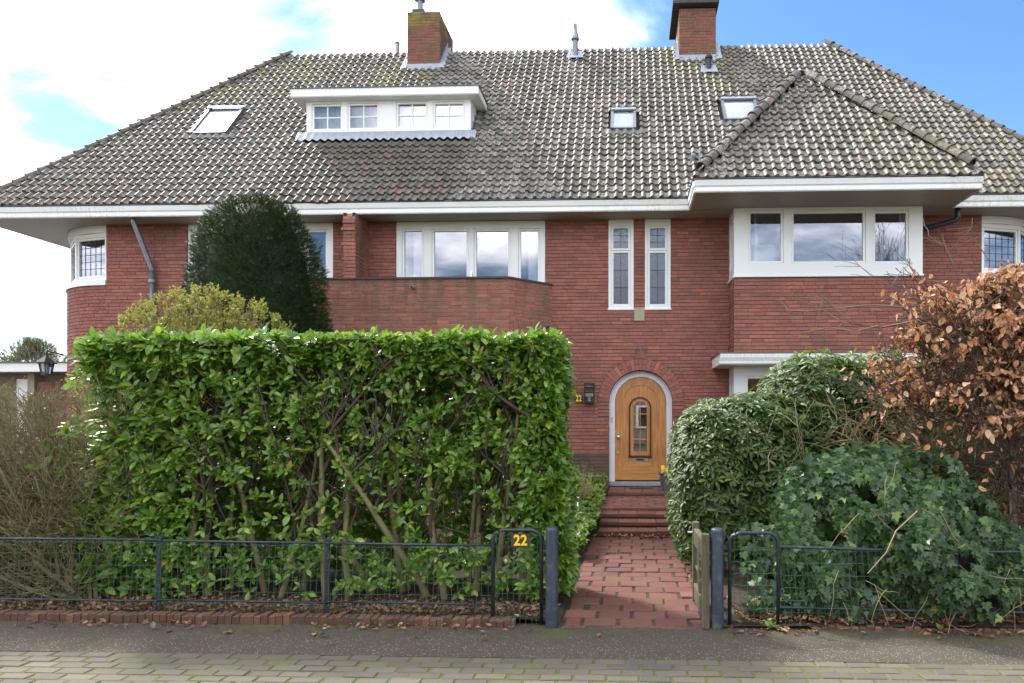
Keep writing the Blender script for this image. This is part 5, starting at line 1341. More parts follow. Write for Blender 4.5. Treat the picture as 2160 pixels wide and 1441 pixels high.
for k in range(6):
    a_, b_ = math.pi / 3 * k, math.pi / 3 * (k + 1)
    m_.quad((cxl + 0.082 * math.cos(a_), LY + 0.082 * math.sin(a_), zb_ + 0.01), (cxl + 0.082 * math.cos(b_), LY + 0.082 * math.sin(b_), zb_ + 0.01), (cxl + 0.12 * math.cos(b_), LY + 0.12 * math.sin(b_), zt_ - 0.09), (cxl + 0.12 * math.cos(a_), LY + 0.12 * math.sin(a_), zt_ - 0.09))
m_.build('pane', 'glass', lan); MB().lathe([(0.03, zb_ + 0.02), (0.035, zb_ + 0.2), (0.0, zb_ + 0.24)], cxl, LY, 10).build('bulb', 'white', lan)
MB().tube([(cxl, LY, zt_ + 0.06), (cxl, LY, zt_ + 0.13), (cxl + 0.02, LY, zt_ + 0.15), (-11.55, 13.55, zt_ + 0.15)], 0.014, 6).build('bracket', 'black', lan)
# garden spike light
p = P(1218, 1076, 9.3); q = P(1218, 1049, 9.3)
gl1 = thing('garden_light', 'short steel bollard light in the ground cover beside the steps', 'garden light', (p[0], 9.3, 0.1))
MB().lathe([(0.021, p[2] - 0.3), (0.021, q[2] - 0.03)], p[0], 9.3, 14).build('post', 'steel', gl1, smooth=True)
MB().lathe([(0.026, q[2] - 0.03), (0.026, q[2])], p[0], 9.3, 14).build('cap', 'white', gl1)
# pot of pansies
pp = thing('flower_pot', 'grey zinc pot of yellow and violet pansies right of the door', 'flower pot', (0.68, 12.15, 0.378))
MB().lathe([(0.085, 0.379), (0.125, 0.60), (0.135, 0.60), (0.135, 0.625), (0.12, 0.625), (0.115, 0.59), (0.0, 0.58)], 0.68, 12.15, 20).build('pot', 'zinc', pp, smooth=False)

# garage and neighbours on the far left
gY = 14.6
gar = thing('garage', 'low flat roofed annex with a white fascia left of the villa', 'garage', (-13.5, gY, 0))
zf1, zf0 = P(60, 766, gY)[2], P(60, 784, gY)[2]
MB().box(-22, -11.2, gY, 20, zf0, zf1).build('flat_roof', 'fascia', gar); MB().box(-22.02, -11.2, gY - 0.03, 20, zf1 + 0.001, zf1 + 0.03).build('roof_edge', 'gutter_edge', gar)
M['render'] = mat_plain('brown_render', (0.22, 0.17, 0.13), 0.9, noise_amt=0.15, bump=0.2)
M['brick_far'] = M['brick']
MB().box(-22, -12.2, gY + 0.6, gY + 0.8, 0, zf0 - 0.002).build('wall', 'render', gar)
MB().box(XA(35, gY + 0.55), XA(62, gY + 0.55), gY + 0.55, gY + 0.6, 0.2, P(50, 797, gY)[2]).build('door', 'white', gar)
MB().box(XA(66, gY + 0.5), XA(80, gY + 0.5), gY + 0.4, gY + 0.6, 0.0, zf0 - 0.003).build('pillar', 'concrete', gar)
brick_face(gar, T(XA(82, gY + 0.5), gY + 0.45), 0.8, 0, 37 * COURSE, (), name='brick_courses')
# opposite side of the street (seen only as reflections)
opp = thing('tiled_house', 'tiled house across the street mirrored in the narrow stair windows', 'house', (-8, -18, 0))
MB().box(-17, 4, -24, -17, 0, 5.3).build('wall', 'render', opp)
mb = MB(); mb.prism_x([(-25, 5.2), (-16.4, 5.2), (-20.7, 10.0)], -17.6, 4.6); mb.build('roof', 'tile', opp)
for k in range(5):
    for z_ in (1.0, 3.6):
        f_ = MB().box(-15.5 + k * 4, -13.7 + k * 4, -17, -16.93, z_, z_ + 1.4).build('window', 'white', opp)
        MB().box(-15.35 + k * 4, -13.85 + k * 4, -16.93, -16.92, z_ + 0.12, z_ + 1.28).build('pane', 'black', f_)
# bit of chimney of a farther house left behind the hip
p = P(288, 250, 24); q = P(318, 300, 24)
far = MB().box(p[0], q[0] + 0.6, 24, 24.8, q[2] - 6, p[2]).build('chimney', 'lead'); tag(far, 'pale grey chimney of a farther house showing above the left hip', 'chimney')

# ============================================================ PLANTS
def norm(a): return a / np.maximum(np.linalg.norm(a, axis=-1, keepdims=True), 1e-9)
def leaf_tpl(vs, ws, fold=0.12, droop=0.18, wave=0.0, n_edge=1):
    """leaf of unit length along +Y: midrib plus two edges; returns verts and quads/tris (as quads with doubled index avoided)"""
    V = []; F = []
    for i, (v, w) in enumerate(zip(vs, ws)):
        z = -droop * v * v
        V.append((0, v, z - 0.0))
        V.append((-w, v, z + fold * w * 2 + wave * math.sin(i * 2.4)))
        V.append((w, v, z + fold * w * 2 - wave * math.sin(i * 2.1 + 1)))
    n = len(vs)
    for i in range(n - 1):
        a = 3 * i; b = 3 * (i + 1)
        F.append((a, b, b + 1, a + 1)); F.append((a + 2, b + 2, b, a))
    return np.array(V, dtype=np.float32), np.array(F, dtype=np.int32)
LAUREL = leaf_tpl([0, .12, .35, .62, .85, 1.0], [.012, .10, .20, .22, .13, .005], fold=0.16, droop=0.22)
RHODO = leaf_tpl([0, .12, .4, .7, .9, 1.0], [.012, .07, .13, .14, .08, .005], fold=0.2, droop=0.30)
BEECH = leaf_tpl([0, .15, .4, .65, .85, 1.0], [.01, .2, .30, .25, .13, .005], fold=0.25, droop=-0.25, wave=0.07)
SMALL = leaf_tpl([0, .45, 1.0], [.02, .26, .01], fold=0.15, droop=0.1)
def ivy_tpl():
    out = [(0, 0), (.22, -.10), (.50, .10), (.30, .26), (.50, .52), (.22, .55), (0, 1.0)]
    V = [(0, .30, -.03)]; 
    rim = out + [(-x, y) for x, y in out[-2:0:-1]]
    for x, y in rim: V.append((x, y, 0.10 * abs(x) - 0.16 * y * y - 0.05 * abs(x) * y))
    n = len(rim); F = []
    for i in range(0, n, 2): F.append((0, 1 + i, 1 + (i + 1) % n, 1 + (i + 2) % n))
    return np.array(V, dtype=np.float32), np.array(F, dtype=np.int32)
IVY = ivy_tpl()
def frames(axis, nrm):
    a = norm(axis); s = norm(np.cross(a, nrm)); n = np.cross(s, a); return np.stack([s, a, n], axis=-2)   # rows: local x,y,z -> world
def spread_mesh(name, tpl, pos, axis, nrm, size, wid=1.0, tint=None, smooth=True):
    V, F = tpl; N = len(pos); B = frames(axis, nrm)
    size = np.broadcast_to(size, (N,)).astype(np.float32); wid = np.broadcast_to(wid, (N,))
    L = V[None] * np.stack([size * wid, size, size], -1)[:, None]
    W_ = np.einsum('nvk,nkj->nvj', L, B) + pos[:, None]
    Fc = (F[None] + (np.arange(N) * len(V))[:, None, None]).reshape(-1, F.shape[1])
    if tint is None: tint = RNG.random(N)
    return mesh_np(name, W_.reshape(-1, 3), Fc, np.repeat(tint, len(V)), smooth)
def leaves(parent, tpl, mat, pos, axis, nrm, size, wid=None, n_single=0, rank=None, name='leaf', mass='foliage', tint=None):
    N = len(pos); size = np.broadcast_to(size, (N,)).copy(); wid = np.ones(N) if wid is None else wid
    if tint is None: tint = RNG.random(N)
    idx = np.arange(N); single = np.zeros(N, bool)
    if n_single:
        r = pos[:, 1] - 2.0 * size if rank is None else rank
        single[np.argsort(r)[:n_single]] = True
        V, F = tpl; protos = []
        for k in range(4):
            me = mesh_np(name, V * np.array([1.0 + 0.15 * (k % 2), 1, 1 + 0.5 * (k > 1)], dtype=np.float32), F, None, True); me.materials.append(M[mat]); protos.append(me)
        B = frames(axis, nrm)
        for i in np.nonzero(single)[0]:
            s, a, n = B[i]; z = float(size[i]); p = pos[i]
            mw = Matrix(((s[0] * z, a[0] * z, n[0] * z, p[0]), (s[1] * z, a[1] * z, n[1] * z, p[1]), (s[2] * z, a[2] * z, n[2] * z, p[2]), (0, 0, 0, 1)))
            link(name, protos[int(i) % 4], parent, mw=mw)
    k = ~single
    me = spread_mesh(mass, tpl, pos[k], axis[k], nrm[k], size[k], wid[k], tint[k])
    return link(mass, me, parent, mat, kind='stuff')
def whorl(P0, S, k, spread=(0.5, 1.25), along=0.05, jitter=0.25):
    """k leaves round each shoot tip"""
    N = len(P0); S = norm(S); t = norm(np.cross(S, RNG.normal(size=S.shape))); b = np.cross(S, t)
    pos, ax, nr = [], [], []
    for i in range(k):
        az = i * 2.4 + RNG.random(N) * 0.8; sp = RNG.uniform(*spread, N)
        rad = t * np.cos(az)[:, None] + b * np.sin(az)[:, None]
        a = S * np.cos(sp)[:, None] + rad * np.sin(sp)[:, None] + RNG.normal(0, jitter, (N, 3)) * 0.4
        pos.append(P0 - S * (along * (i / k) * RNG.random(N))[:, None]); ax.append(norm(a)); nr.append(norm(S + RNG.normal(0, jitter, (N, 3)) + 1e-3))
    return np.concatenate(pos), np.concatenate(ax), np.concatenate(nr)
def tubes_mesh(name, lines, sides=4):
    """lines: list of (pts (n,3), radii (n,))"""
    V = []; F = []; off = 0; ang = 2 * np.pi * np.arange(sides) / sides; ca, sa = np.cos(ang), np.sin(ang)
    for pts, r in lines:
        pts = np.asarray(pts, float); r = np.asarray(r, float); n = len(pts)
        d = np.gradient(pts, axis=0); d = norm(d); ref = np.array([0.31, 0.17, 0.93]) if abs(d[0][2]) < 0.9 else np.array([1.0, 0.1, 0])
        a = norm(np.cross(d, ref)); b = np.cross(d, a)
        ring = pts[:, None] + (a[:, None] * ca[None, :, None] + b[:, None] * sa[None, :, None]) * r[:, None, None]
        V.append(ring.reshape(-1, 3)); i = np.arange(n - 1)[:, None] * sides; k = np.arange(sides)[None]; k2 = (k + 1) % sides
        F.append((np.stack([i + k, i + k2, i + sides + k2, i + sides + k], -1)).reshape(-1, 4) + off); off += n * sides
    return mesh_np(name, np.concatenate(V), np.concatenate(F), None, True)
def curve(p0, d0, L, n=6, bend=0.25, grav=0.0, rs=None):
    pts = [np.array(p0, float)]; d = norm(np.array(d0, float)); st = L / n
    for _ in range(n):
        d = norm(d + RNG.normal(0, bend, 3) * 0.5 + np.array([0, 0, grav])); pts.append(pts[-1] + d * st)
    return np.array(pts), d
def grow(p0, d0, L, r, depth, lines, tips, kids=4, ang=0.7, bend=0.3, grav=0.0, shrink=0.62, n=6, keep=None):
    pts, d = curve(p0, d0, L, n, bend, grav); rad = np.linspace(r, r * 0.5, len(pts))
    if keep is not None:
        ok = [keep(p) for p in pts]
        if not all(ok):
            m = ok.index(False)
            if m < 2: return
            pts = pts[:m]; rad = rad[:m]
    lines.append((pts, rad)); 
    if depth == 0: tips.append((pts[-1], d, pts)); return
    for i in range(kids):
        f = RNG.uniform(0.25, 1.0); j = min(int(f * (len(pts) - 1)), len(pts) - 1)
        base = pts[j]; dd = norm(pts[min(j + 1, len(pts) - 1)] - pts[max(j - 1, 0)])
        s = norm(np.cross(dd, RNG.normal(size=3))); a = RNG.uniform(0.6, 1.2) * ang
        grow(base, dd * math.cos(a) + s * math.sin(a), L * shrink * RNG.uniform(0.7, 1.15), rad[j] * 0.62, depth - 1, lines, tips, kids, ang, bend, grav, shrink, n, keep)
def A3(x, y, z): return np.stack([np.asarray(x, float), np.asarray(y, float), np.asarray(z, float)], -1)

# ---------------- laurel hedge
hd = thing('laurel_hedge', 'tall clipped glossy laurel hedge standing behind the wire fence left of the path', 'hedge', (-2.75, 6.4, 0.06))
HX0, HX1, HYF, HYB, HZT = -4.98, -0.65, 5.95, 6.85, 2.40
trunks = []
base_px = [300, 385, 440, 490, 560, 590, 640, 690, 735, 790, 850, 862, 905, 940, 990, 1005, 1045, 1100]
hl_, ht_ = [], []
for i, px in enumerate(base_px):
    y = RNG.uniform(6.08, 6.45); x = XA(px, y); fork = RNG.uniform(0.5, 1.1)
    lean = RNG.normal(0, 0.10)
    if px in (790,): lean = -0.55
    if px in (905,): lean = -0.45
    if px in (1045,): lean = 0.2
    pts = [np.array([x, y, 0.0])]
    d = norm(np.array([lean, RNG.normal(0, .05), 1.0])); 
    n = 9; Lh = 1.75
    for k in range(n): d = norm(d + np.array([RNG.normal(0, .07), RNG.normal(0, .05), 0.04])); pts.append(pts[-1] + d * Lh / n)
    pts = np.array(pts); r0 = RNG.uniform(0.024, 0.042)
    trunks.append((pts, np.linspace(r0, r0 * 0.38, len(pts))))
    for q in range(7):
        j = RNG.integers(2, len(pts)); sgn = RNG.choice([-1, 1]); L = RNG.uniform(0.5, 1.0)
        cp, dd = curve(pts[j], (sgn * RNG.uniform(.3, .9), RNG.normal(-0.1, .25), RNG.uniform(0.5, 1.1)), L, 7, 0.22, 0.05)
        cp[:, 0] = np.clip(cp[:, 0], HX0, HX1 - 0.03); cp[:, 2] = np.minimum(cp[:, 2], HZT - 0.05); cp[:, 1] = np.clip(cp[:, 1], HYF + 0.02, HYB)
        hl_.append((cp, np.linspace(r0 * 0.45, 0.006, len(cp))))
        for w in range(4):
            j2 = RNG.integers(2, len(cp)); c2, _ = curve(cp[j2], (RNG.normal(0, .5), RNG.normal(-0.2, .3), RNG.uniform(.4, 1.2)), RNG.uniform(0.25, 0.6), 5, 0.3, 0.03)
            c2[:, 2] = np.minimum(c2[:, 2], HZT - 0.02); c2[:, 0] = np.clip(c2[:, 0], HX0, HX1); c2[:, 1] = np.clip(c2[:, 1], HYF + 0.01, HYB)
            hl_.append((c2, np.linspace(0.007, 0.003, len(c2))))
for pts, r in trunks:
    link('stem', tubes_mesh('stem', [(pts, r)], 8), hd, 'bark')
link('branches', tubes_mesh('branches', hl_, 5), hd, 'twig_dark')
def patch_noise(x, z, s=1.0, seed=0.0):
    return (np.sin(x * 5.3 * s + seed) * np.sin(z * 6.1 * s + seed * 2 + 1.3 * np.sin(x * 3.1)) + 0.6 * np.sin(x * 11.7 * s + z * 9.3 + seed) + 0.5 * np.sin(z * 14.1 * s - x * 4.7)) / 2.1
def hedge_density(x, z):
    d = np.where(z > 2.15, 1.0, np.where(z > 1.45, 0.46, np.where(z > 1.15, 0.30, 0.19))).astype(float)
    pn = patch_noise(x, z, 1.0, 0.7)
    d = d * np.where(z > 2.15, 1.0, np.clip(0.75 + 1.2 * pn, 0.03, 1.9))
    d = np.where((z < 1.15) & (z > 0.55), d * 0.6, d)
    d = np.where((z < 0.55), d * 1.35, d); d = np.where(z < 0.16, d * 0.3, d)
    d = np.where(x > -0.95, np.maximum(d, 0.75), d)
    d = np.where(x < -3.9, np.maximum(d, 0.42) * np.clip(1.1 - 0.0 * x, 0, 1), d)
    return d
N = 9000
x = RNG.uniform(HX0, HX1, N); z = RNG.uniform(0.1, HZT, N); keep = RNG.random(N) < hedge_density(x, z); x, z = x[keep], z[keep]
# left edge of the hedge wanders
le = HX0 + 0.05 + 0.10 * np.sin(z * 5) + np.clip(1.6 - z, 0, 2) * -0.05
k = x > le; x, z = x[k], z[k]
n = len(x); y = HYF + 0.02 + np.abs(RNG.normal(0, 0.10, n)) + 0.05 * patch_noise(x, z, 2.0, 2.0)
S = A3(RNG.normal(0, .35, n), RNG.normal(-0.75, .25, n), RNG.normal(0.55, .4, n))
fp, fa, fn = whorl(A3(x, y, z), S, 4, (0.5, 1.25), 0.05)
fn = norm(fn + np.array([0, -0.25, 0.55]))
fs = RNG.uniform(0.045, 0.098, len(fp)) * np.where(fp[:, 2] > 2.1, 1.12, 1.0) * np.where(fp[:, 0] < -4.1, 1.22, 1.0) * np.where(RNG.random(len(fp)) < 0.12, 1.25, 1.0)
# single leaves chosen among the frontmost
leaves(hd, LAUREL, 'laurel', fp, fa, fn, fs, n_single=300, rank=fp[:, 1] - 2.2 * fs + RNG.random(len(fp)) * 0.06, mass='foliage')
# inner and back foliage
N = 7000; x = RNG.uniform(HX0, HX1, N); z = RNG.uniform(0.15, HZT - 0.1, N) ** 1.0; kk = RNG.random(N) < np.where(z < 1.3, 0.72, 0.9); x, z = x[kk], z[kk]; n = len(x)
y = np.where(z < 1.35, RNG.uniform(6.62, HYB + 0.05, n), RNG.uniform(6.3, HYB, n)); S = A3(RNG.normal(0, .5, n), RNG.normal(-0.3, .5, n), RNG.normal(0.7, .4, n))
p_, a_, n2 = whorl(A3(x, y, z), S, 4, (0.5, 1.25), 0.05)
leaves(hd, LAUREL, 'laurel', p_, a_, norm(n2 + [0, 0, .5]), RNG.uniform(0.07, 0.11, len(p_)), mass='inner_foliage')
# clipped top and the end facing the path
N = 1500; x = RNG.uniform(HX0, HX1, N); y = RNG.uniform(HYF + 0.03, HYB, N); z = HZT - np.abs(RNG.normal(0, 0.05, N)) + 0.02 * np.sin(x * 7) + np.where(RNG.random(N) < 0.04, RNG.uniform(.03, .10, N), 0)
S = A3(RNG.normal(0, .35, N), RNG.normal(-0.15, .35, N), np.full(N, 0.9)); p1, a1, n1 = whorl(A3(x, y, z), S, 5, (0.35, 1.15), 0.05)
N = 1300; y = RNG.uniform(HYF, HYB, N); z = RNG.uniform(0.12, HZT, N); x = HX1 + 0.07 * np.clip((1.35 - z) / 0.4, 0, 1) + 0.03 * np.sin(z * 6 + y * 3) - np.abs(RNG.normal(0, 0.06, N)) + 0.02
S = A3(np.full(N, 0.8), RNG.normal(-0.15, .35, N), RNG.normal(0.45, .35, N)); p2, a2, n2 = whorl(A3(x, y, z), S, 4, (0.45, 1.2), 0.05)
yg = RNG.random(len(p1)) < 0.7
leaves(hd, LAUREL, 'laurel_sunlit', p1[yg], a1[yg], norm(n1[yg] + [0, 0, .3]), RNG.uniform(0.075, 0.115, int(yg.sum())), mass='sunlit_foliage')  # most top leaves take the brighter colour with the sunlight painted in
p2, a2, n2 = np.concatenate([p1[~yg], p2]), np.concatenate([a1[~yg], a2]), np.concatenate([n1[~yg], n2])
leaves(hd, LAUREL, 'laurel', p2, a2, norm(n2 + [0, 0, .3]), RNG.uniform(0.075, 0.115, len(p2)), mass='clipped_foliage')

# ---------------- yew
yw = thing('yew', 'dark clipped bullet shaped yew standing before the balcony', 'yew', (-5.1, 10.2, 0.2))
YY = 10.2
prof_y = [(408, 545, 555), (414, 512, 592), (428, 474, 622), (468, 440, 646), (505, 420, 664), (560, 408, 680), (620, 402, 690), (700, 396, 698), (800, 398, 705), (950, 400, 708)]
zz_ = np.array([P(550, a, YY)[2] for a, b, c in prof_y]); xl_ = np.array([XA(b, YY) for a, b, c in prof_y]); xr_ = np.array([XA(c, YY) for a, b, c in prof_y])
o_ = np.argsort(zz_); zz_, xl_, xr_ = zz_[o_], xl_[o_], xr_[o_]
def yew_surface(N, lo=0.3):
    z = RNG.uniform(lo, zz_[-1] - 0.0, N); a = RNG.uniform(-np.pi, np.pi, N)
    l = np.interp(z, zz_, xl_); r = np.interp(z, zz_, xr_); c = (l + r) / 2; h = (r - l) / 2
    R_ = h * (1 + 0.03 * np.sin(a * 5 + z * 4) + 0.03 * np.sin(z * 13 + a * 4) + 0.03 * np.sin(a * 17 - z * 11) + 0.02 * np.sin(a * 31 + z * 23))
    dz = 0.05; hr = (np.interp(z + dz, zz_, xr_) - np.interp(z + dz, zz_, xl_)) / 2; sl = (h - hr) / dz
    nrm = norm(A3(np.sin(a), -np.cos(a), np.clip(sl, 0, 3)))
    return A3(c + R_ * np.sin(a), YY - R_ * np.cos(a), z), nrm
def spray_tpl():
    V = []; F = []; rr = np.random.default_rng(5)
    for k in range(9):
        t = 0.08 + 0.9 * k / 9; s = -1 if k % 2 else 1; L = 0.30 * (1.1 - t * 0.6)
        b = len(V); dx, dy = s * L * 0.8, L * 0.75; w = 0.035
        V += [(0, t - w, 0), (0, t + w, 0), (dx, t + dy + w * .4, rr.uniform(-.08, .08)), (dx * .9, t + dy - w * .6, rr.uniform(-.08, .08))]; F.append((b, b + 1, b + 2, b + 3))
    b = len(V); V += [(-.02, 0, 0), (.02, 0, 0), (.012, 1, -0.06), (-.012, 1, -0.06)]; F.append((b, b + 1, b + 2, b + 3))
    return np.array(V, dtype=np.float32), np.array(F, dtype=np.int32)
SPRAY = spray_tpl()
p_, n_s = yew_surface(30000); dep = RNG.random(len(p_)) ** 2 * 0.20 - 0.03
p_ = p_ - n_s * (dep + 0.16)[:, None]
ax = norm(n_s * 0.8 + RNG.normal(0, .40, p_.shape) + np.array([0, 0, .1]))
leaves(yw, SPRAY, 'yew', p_, ax, norm(RNG.normal(0, .6, p_.shape) + [0, -0.3, 0.8]), RNG.uniform(0.065, 0.115, len(p_)), mass='foliage')
V, F = [], []
m_ = MB(); seg = 24
zs_ = np.linspace(0.2, zz_[-1] - 0.25, 14); pr = []
for z in zs_:
    l = np.interp(z, zz_, xl_); r = np.interp(z, zz_, xr_); c = (l + r) / 2; h = max((r - l) / 2 - 0.30, 0.05)
    pr += [(c + h * math.sin(2 * math.pi * k / seg), YY + h * math.cos(2 * math.pi * k / seg), z) for k in range(seg)]
m_.add(pr, [(i * seg + k, i * seg + (k + 1) % seg, (i + 1) * seg + (k + 1) % seg, (i + 1) * seg + k) for i in range(len(zs_) - 1) for k in range(seg)] + [tuple(range(13 * seg, 14 * seg))])
m_.build('inner_foliage', 'yew', yw, smooth=True)
link('trunk', tubes_mesh('trunk', [(np.array([[-5.1, 10.2, 0], [-5.1, 10.2, 1.2]]), np.array([.12, .09]))], 8), yw, 'bark')

# ---------------- budding shrub behind the hedge
bs = thing('budding_shrub', 'rounded shrub with fine yellow green spring buds behind the hedge', 'shrub', (-5.3, 8.4, 0.2))
BYc = 8.4; bl_, br_ = XA(183, BYc), XA(685, BYc); top = P(400, 622, BYc)[2]; bcx = (bl_ + br_) / 2; bhw_ = (br_ - bl_) / 2
lines = []; tipP = []; tipD = []
for i in range(760):
    a = RNG.uniform(0, 2 * np.pi); e = np.arcsin(RNG.random() ** 0.6)
    xx = math.cos(e) * math.cos(a); yy = math.cos(e) * math.sin(a) * 0.75; z1 = math.sin(e)
    sk_ = 1.0
    tgt = np.array([bcx + 0.02 + xx * (bhw_ + 0.02), BYc + yy * 1.1, 1.5 + z1 * (top - 1.5) * (1.0 - 0.10 * max(xx, 0))]) * 1.0
    base = np.array([bcx + xx * 0.3, BYc + yy * 0.3, 0.25]); mid = (base * 0.45 + tgt * 0.55) + RNG.normal(0, 0.06, 3); mid[2] += 0.25 * (1 - z1)
    t_ = np.linspace(0, 1, 9)[:, None]; pts = (1 - t_) ** 2 * base + 2 * t_ * (1 - t_) * mid + t_ ** 2 * tgt; pts[1:] += RNG.normal(0, .012, (8, 3))
    lines.append((pts, np.linspace(0.009, 0.0028, 9)))
    for q in range(7):
        j = RNG.integers(4, 9); dd = norm(pts[min(j, 8)] - pts[j - 1]) + RNG.normal(0, .38, 3) + np.array([0, 0, .2]); L = RNG.uniform(.07, .17)
        c2, _ = curve(pts[j] if j < 9 else pts[8], dd, L, 4, 0.18, 0.04); lines.append((c2, np.linspace(0.003, 0.0015, 5)))
        f = RNG.random((16, 1)) * 4; ii = np.minimum(f.astype(int), 3)[:, 0]; fr = f[:, 0] - ii
        tipP.append(c2[ii] * (1 - fr)[:, None] + c2[ii + 1] * fr[:, None]); tipD.append(np.tile(norm(dd), (16, 1)))
link('twigs', tubes_mesh('twigs', lines, 3), bs, 'twig', kind='stuff')
tp = np.concatenate(tipP); td = np.concatenate(tipD)
leaves(bs, SMALL, 'bud', tp, norm(td + RNG.normal(0, .7, tp.shape)), RNG.normal(0, 1, tp.shape), RNG.uniform(0.022, 0.044, len(tp)), mass='bud_leaves')

# ---------------- twiggy bush on the far left
tb = thing('bare_shrub', 'leafless tan shrub with stems fanning left from the end of the hedge', 'shrub', (-4.75, 6.1, 0.05))
lines = []; tips = []; stems = []
for i in range(26):
    b0 = np.array([XA(RNG.uniform(185, 262), 6.05), RNG.uniform(5.9, 6.3), 0.03]); ang = RNG.uniform(0.15, 1.25); L = RNG.uniform(1.3, 2.1)
    d = np.array([-math.sin(ang), RNG.normal(0.02, .12), math.cos(ang)])
    grow(b0, d, L, RNG.uniform(.012, .026), 3, lines, tips, kids=5, ang=0.75, bend=0.26, grav=0.05, shrink=0.60, n=7, keep=lambda p: p[2] < 2.0 + 0.1 * math.sin(p[0] * 5) and p[1] > 5.72 and p[0] < -4.0 and p[2] > 0.0)
for i in range(22):
    b0 = np.array([RNG.uniform(-6.6, -5.0), RNG.uniform(6.0, 6.6), 0.03])
    grow(b0, (RNG.normal(-.1, .3), RNG.normal(0, .1), 1), RNG.uniform(0.8, 1.3), .012, 3, lines, tips, kids=6, ang=0.9, bend=0.35, grav=0.0, shrink=0.62, n=6, keep=lambda p: p[2] < 1.95 + 0.1 * math.sin(p[0] * 5) and p[1] > 5.72 and p[2] > 0.0)
big = [l for l in lines if l[1][0] > 0.0115]; small = [(p, np.maximum(r, 0.0022)) for p, r in lines if l is not None and r[0] <= 0.0115]
for l in big[:60]: link('stem', tubes_mesh('stem', [l], 6), tb, 'twig')
link('twigs', tubes_mesh('twigs', small, 3), tb, 'twig', kind='stuff')
tp = np.array([t[0] for t in tips]); sel = RNG.random(len(tp)) < 0.5; tp = tp[sel]
leaves(tb, SMALL, 'cover', tp, RNG.normal(0, 1, tp.shape), RNG.normal(0, 1, tp.shape), RNG.uniform(0.012, 0.024, len(tp)), mass='bud_leaves')
# laurel shoots leaning out of the hedge end over the bare shrub
N = 46; x = RNG.uniform(-5.35, -4.75, N); z = RNG.uniform(0.25, 1.65, N); y = RNG.uniform(5.9, 6.3, N)
p_, a_, n2 = whorl(A3(x, y, z), A3(RNG.normal(-.3, .4, N), RNG.normal(-.5, .3, N), RNG.normal(.6, .3, N)), 6, (0.5, 1.3), 0.12)
leaves(hd, LAUREL, 'laurel', p_, a_, norm(n2 + [0, -.3, .5]), RNG.uniform(0.10, 0.155, len(p_)), mass='end_foliage')
ev = thing('evergreen_shrub', 'low dark evergreen shrub behind the bare tan shrub', 'shrub', (-6.0, 7.3, 0.1))
N = 2600; a = RNG.uniform(0, 2 * np.pi, N); e = np.arcsin(RNG.random(N)); rr = 1 - 0.25 * RNG.random(N)
p0 = A3(-6.1 + 1.3 * rr * np.cos(e) * np.cos(a), 7.2 + 0.5 * rr * np.cos(e) * np.sin(a), 0.1 + 1.45 * rr * np.sin(e)); S = norm(p0 - np.array([-6.1, 7.3, 0.4]))
p_, a_, n2 = whorl(p0, S, 4, (0.4, 1.2)); leaves(ev, RHODO, 'rhodo', p_, a_, norm(n2 + [0, -.2, .4]), RNG.uniform(0.06, 0.09, len(p_)), mass='foliage')
N = 1500; x = RNG.uniform(-8.4, -5.2, N); z = np.abs(RNG.normal(0, 1, N)) * 0.5 + 0.1
p_, a_, n2 = whorl(A3(x, RNG.uniform(7.2, 7.9, N), np.minimum(z, 1.7)), A3(RNG.normal(0, .4, N), RNG.normal(-.6, .3, N), RNG.normal(.6, .3, N)), 4); leaves(ev, LAUREL, 'laurel', p_, a_, n2, RNG.uniform(.05, .08, len(p_)), mass='low_foliage')

# ---------------- rhododendron
rh = thing('rhododendron', 'big rounded rhododendron with matt green leaves right of the path', 'shrub', (2.2, 8.2, 0.1))
def blob(c, r, N, jit=0.06, hemi=True, front=True, box=1.0):
    a = RNG.uniform(0, 2 * np.pi, N); e = np.arcsin(RNG.uniform(-0.55, 1.0, N))
    if front: a = np.where(np.sin(a) > 0.35, -a, a)
    n = A3(np.cos(e) * np.cos(a), np.cos(e) * np.sin(a), np.sin(e)); n = np.sign(n) * np.abs(n) ** box; rr = 1 - np.abs(RNG.normal(0, jit, N)) + 0.04 * np.sin(a * 7 + e * 9)
    return np.array(c) + n * np.array(r) * rr[:, None], norm(n / np.array(r))
# (centre, radii) blobs; photo points: left face px 1405-1640, peak near px 1690
blobs = [((1.06, 8.0, 0.86), (0.56, 1.05, 1.0)), ((1.50, 8.0, 1.1), (0.66, 1.05, 0.84)), ((2.2, 8.2, 1.25), (0.74, 0.9, 1.12)), ((3.0, 8.3, 1.2), (0.8, 0.8, 1.12)), ((3.9, 8.4, 1.15), (0.9, 0.8, 1.12)), ((2.0, 7.5, 0.6), (0.8, 0.7, 0.9))]
PP, SS = [], []
for (c, r), n in zip(blobs, (1900, 1400, 1300, 1000, 1000, 800)):
    p, s = blob(c, r, n, box=0.66); PP.append(p); SS.append(s)
p0 = np.concatenate(PP); S = np.concatenate(SS); ok = p0[:, 2] > 0.12
for (c, r) in blobs: 
    q = (p0 - np.array(c)) / (np.array(r) * 0.80); ok &= (q ** 2).sum(1) > 1
gapz = (p0[:, 0] > 1.55 + 0.25 * np.sin(p0[:, 2] * 6)) & (p0[:, 0] < 3.3) & (p0[:, 2] > 0.95) & (p0[:, 2] < 1.62 + 0.08 * np.sin(p0[:, 0] * 8)) & (p0[:, 1] < 8.2)
ok &= ~(gapz & (RNG.random(len(p0)) < 0.50))
p0, S = p0[ok], S[ok]
S = norm(S + np.array([0, -0.1, 0.55]) + RNG.normal(0, .15, S.shape))
p_, a_, n2 = whorl(p0, S, 8, (0.8, 1.5), 0.03, 0.2)
a_[:, 2] -= 0.1
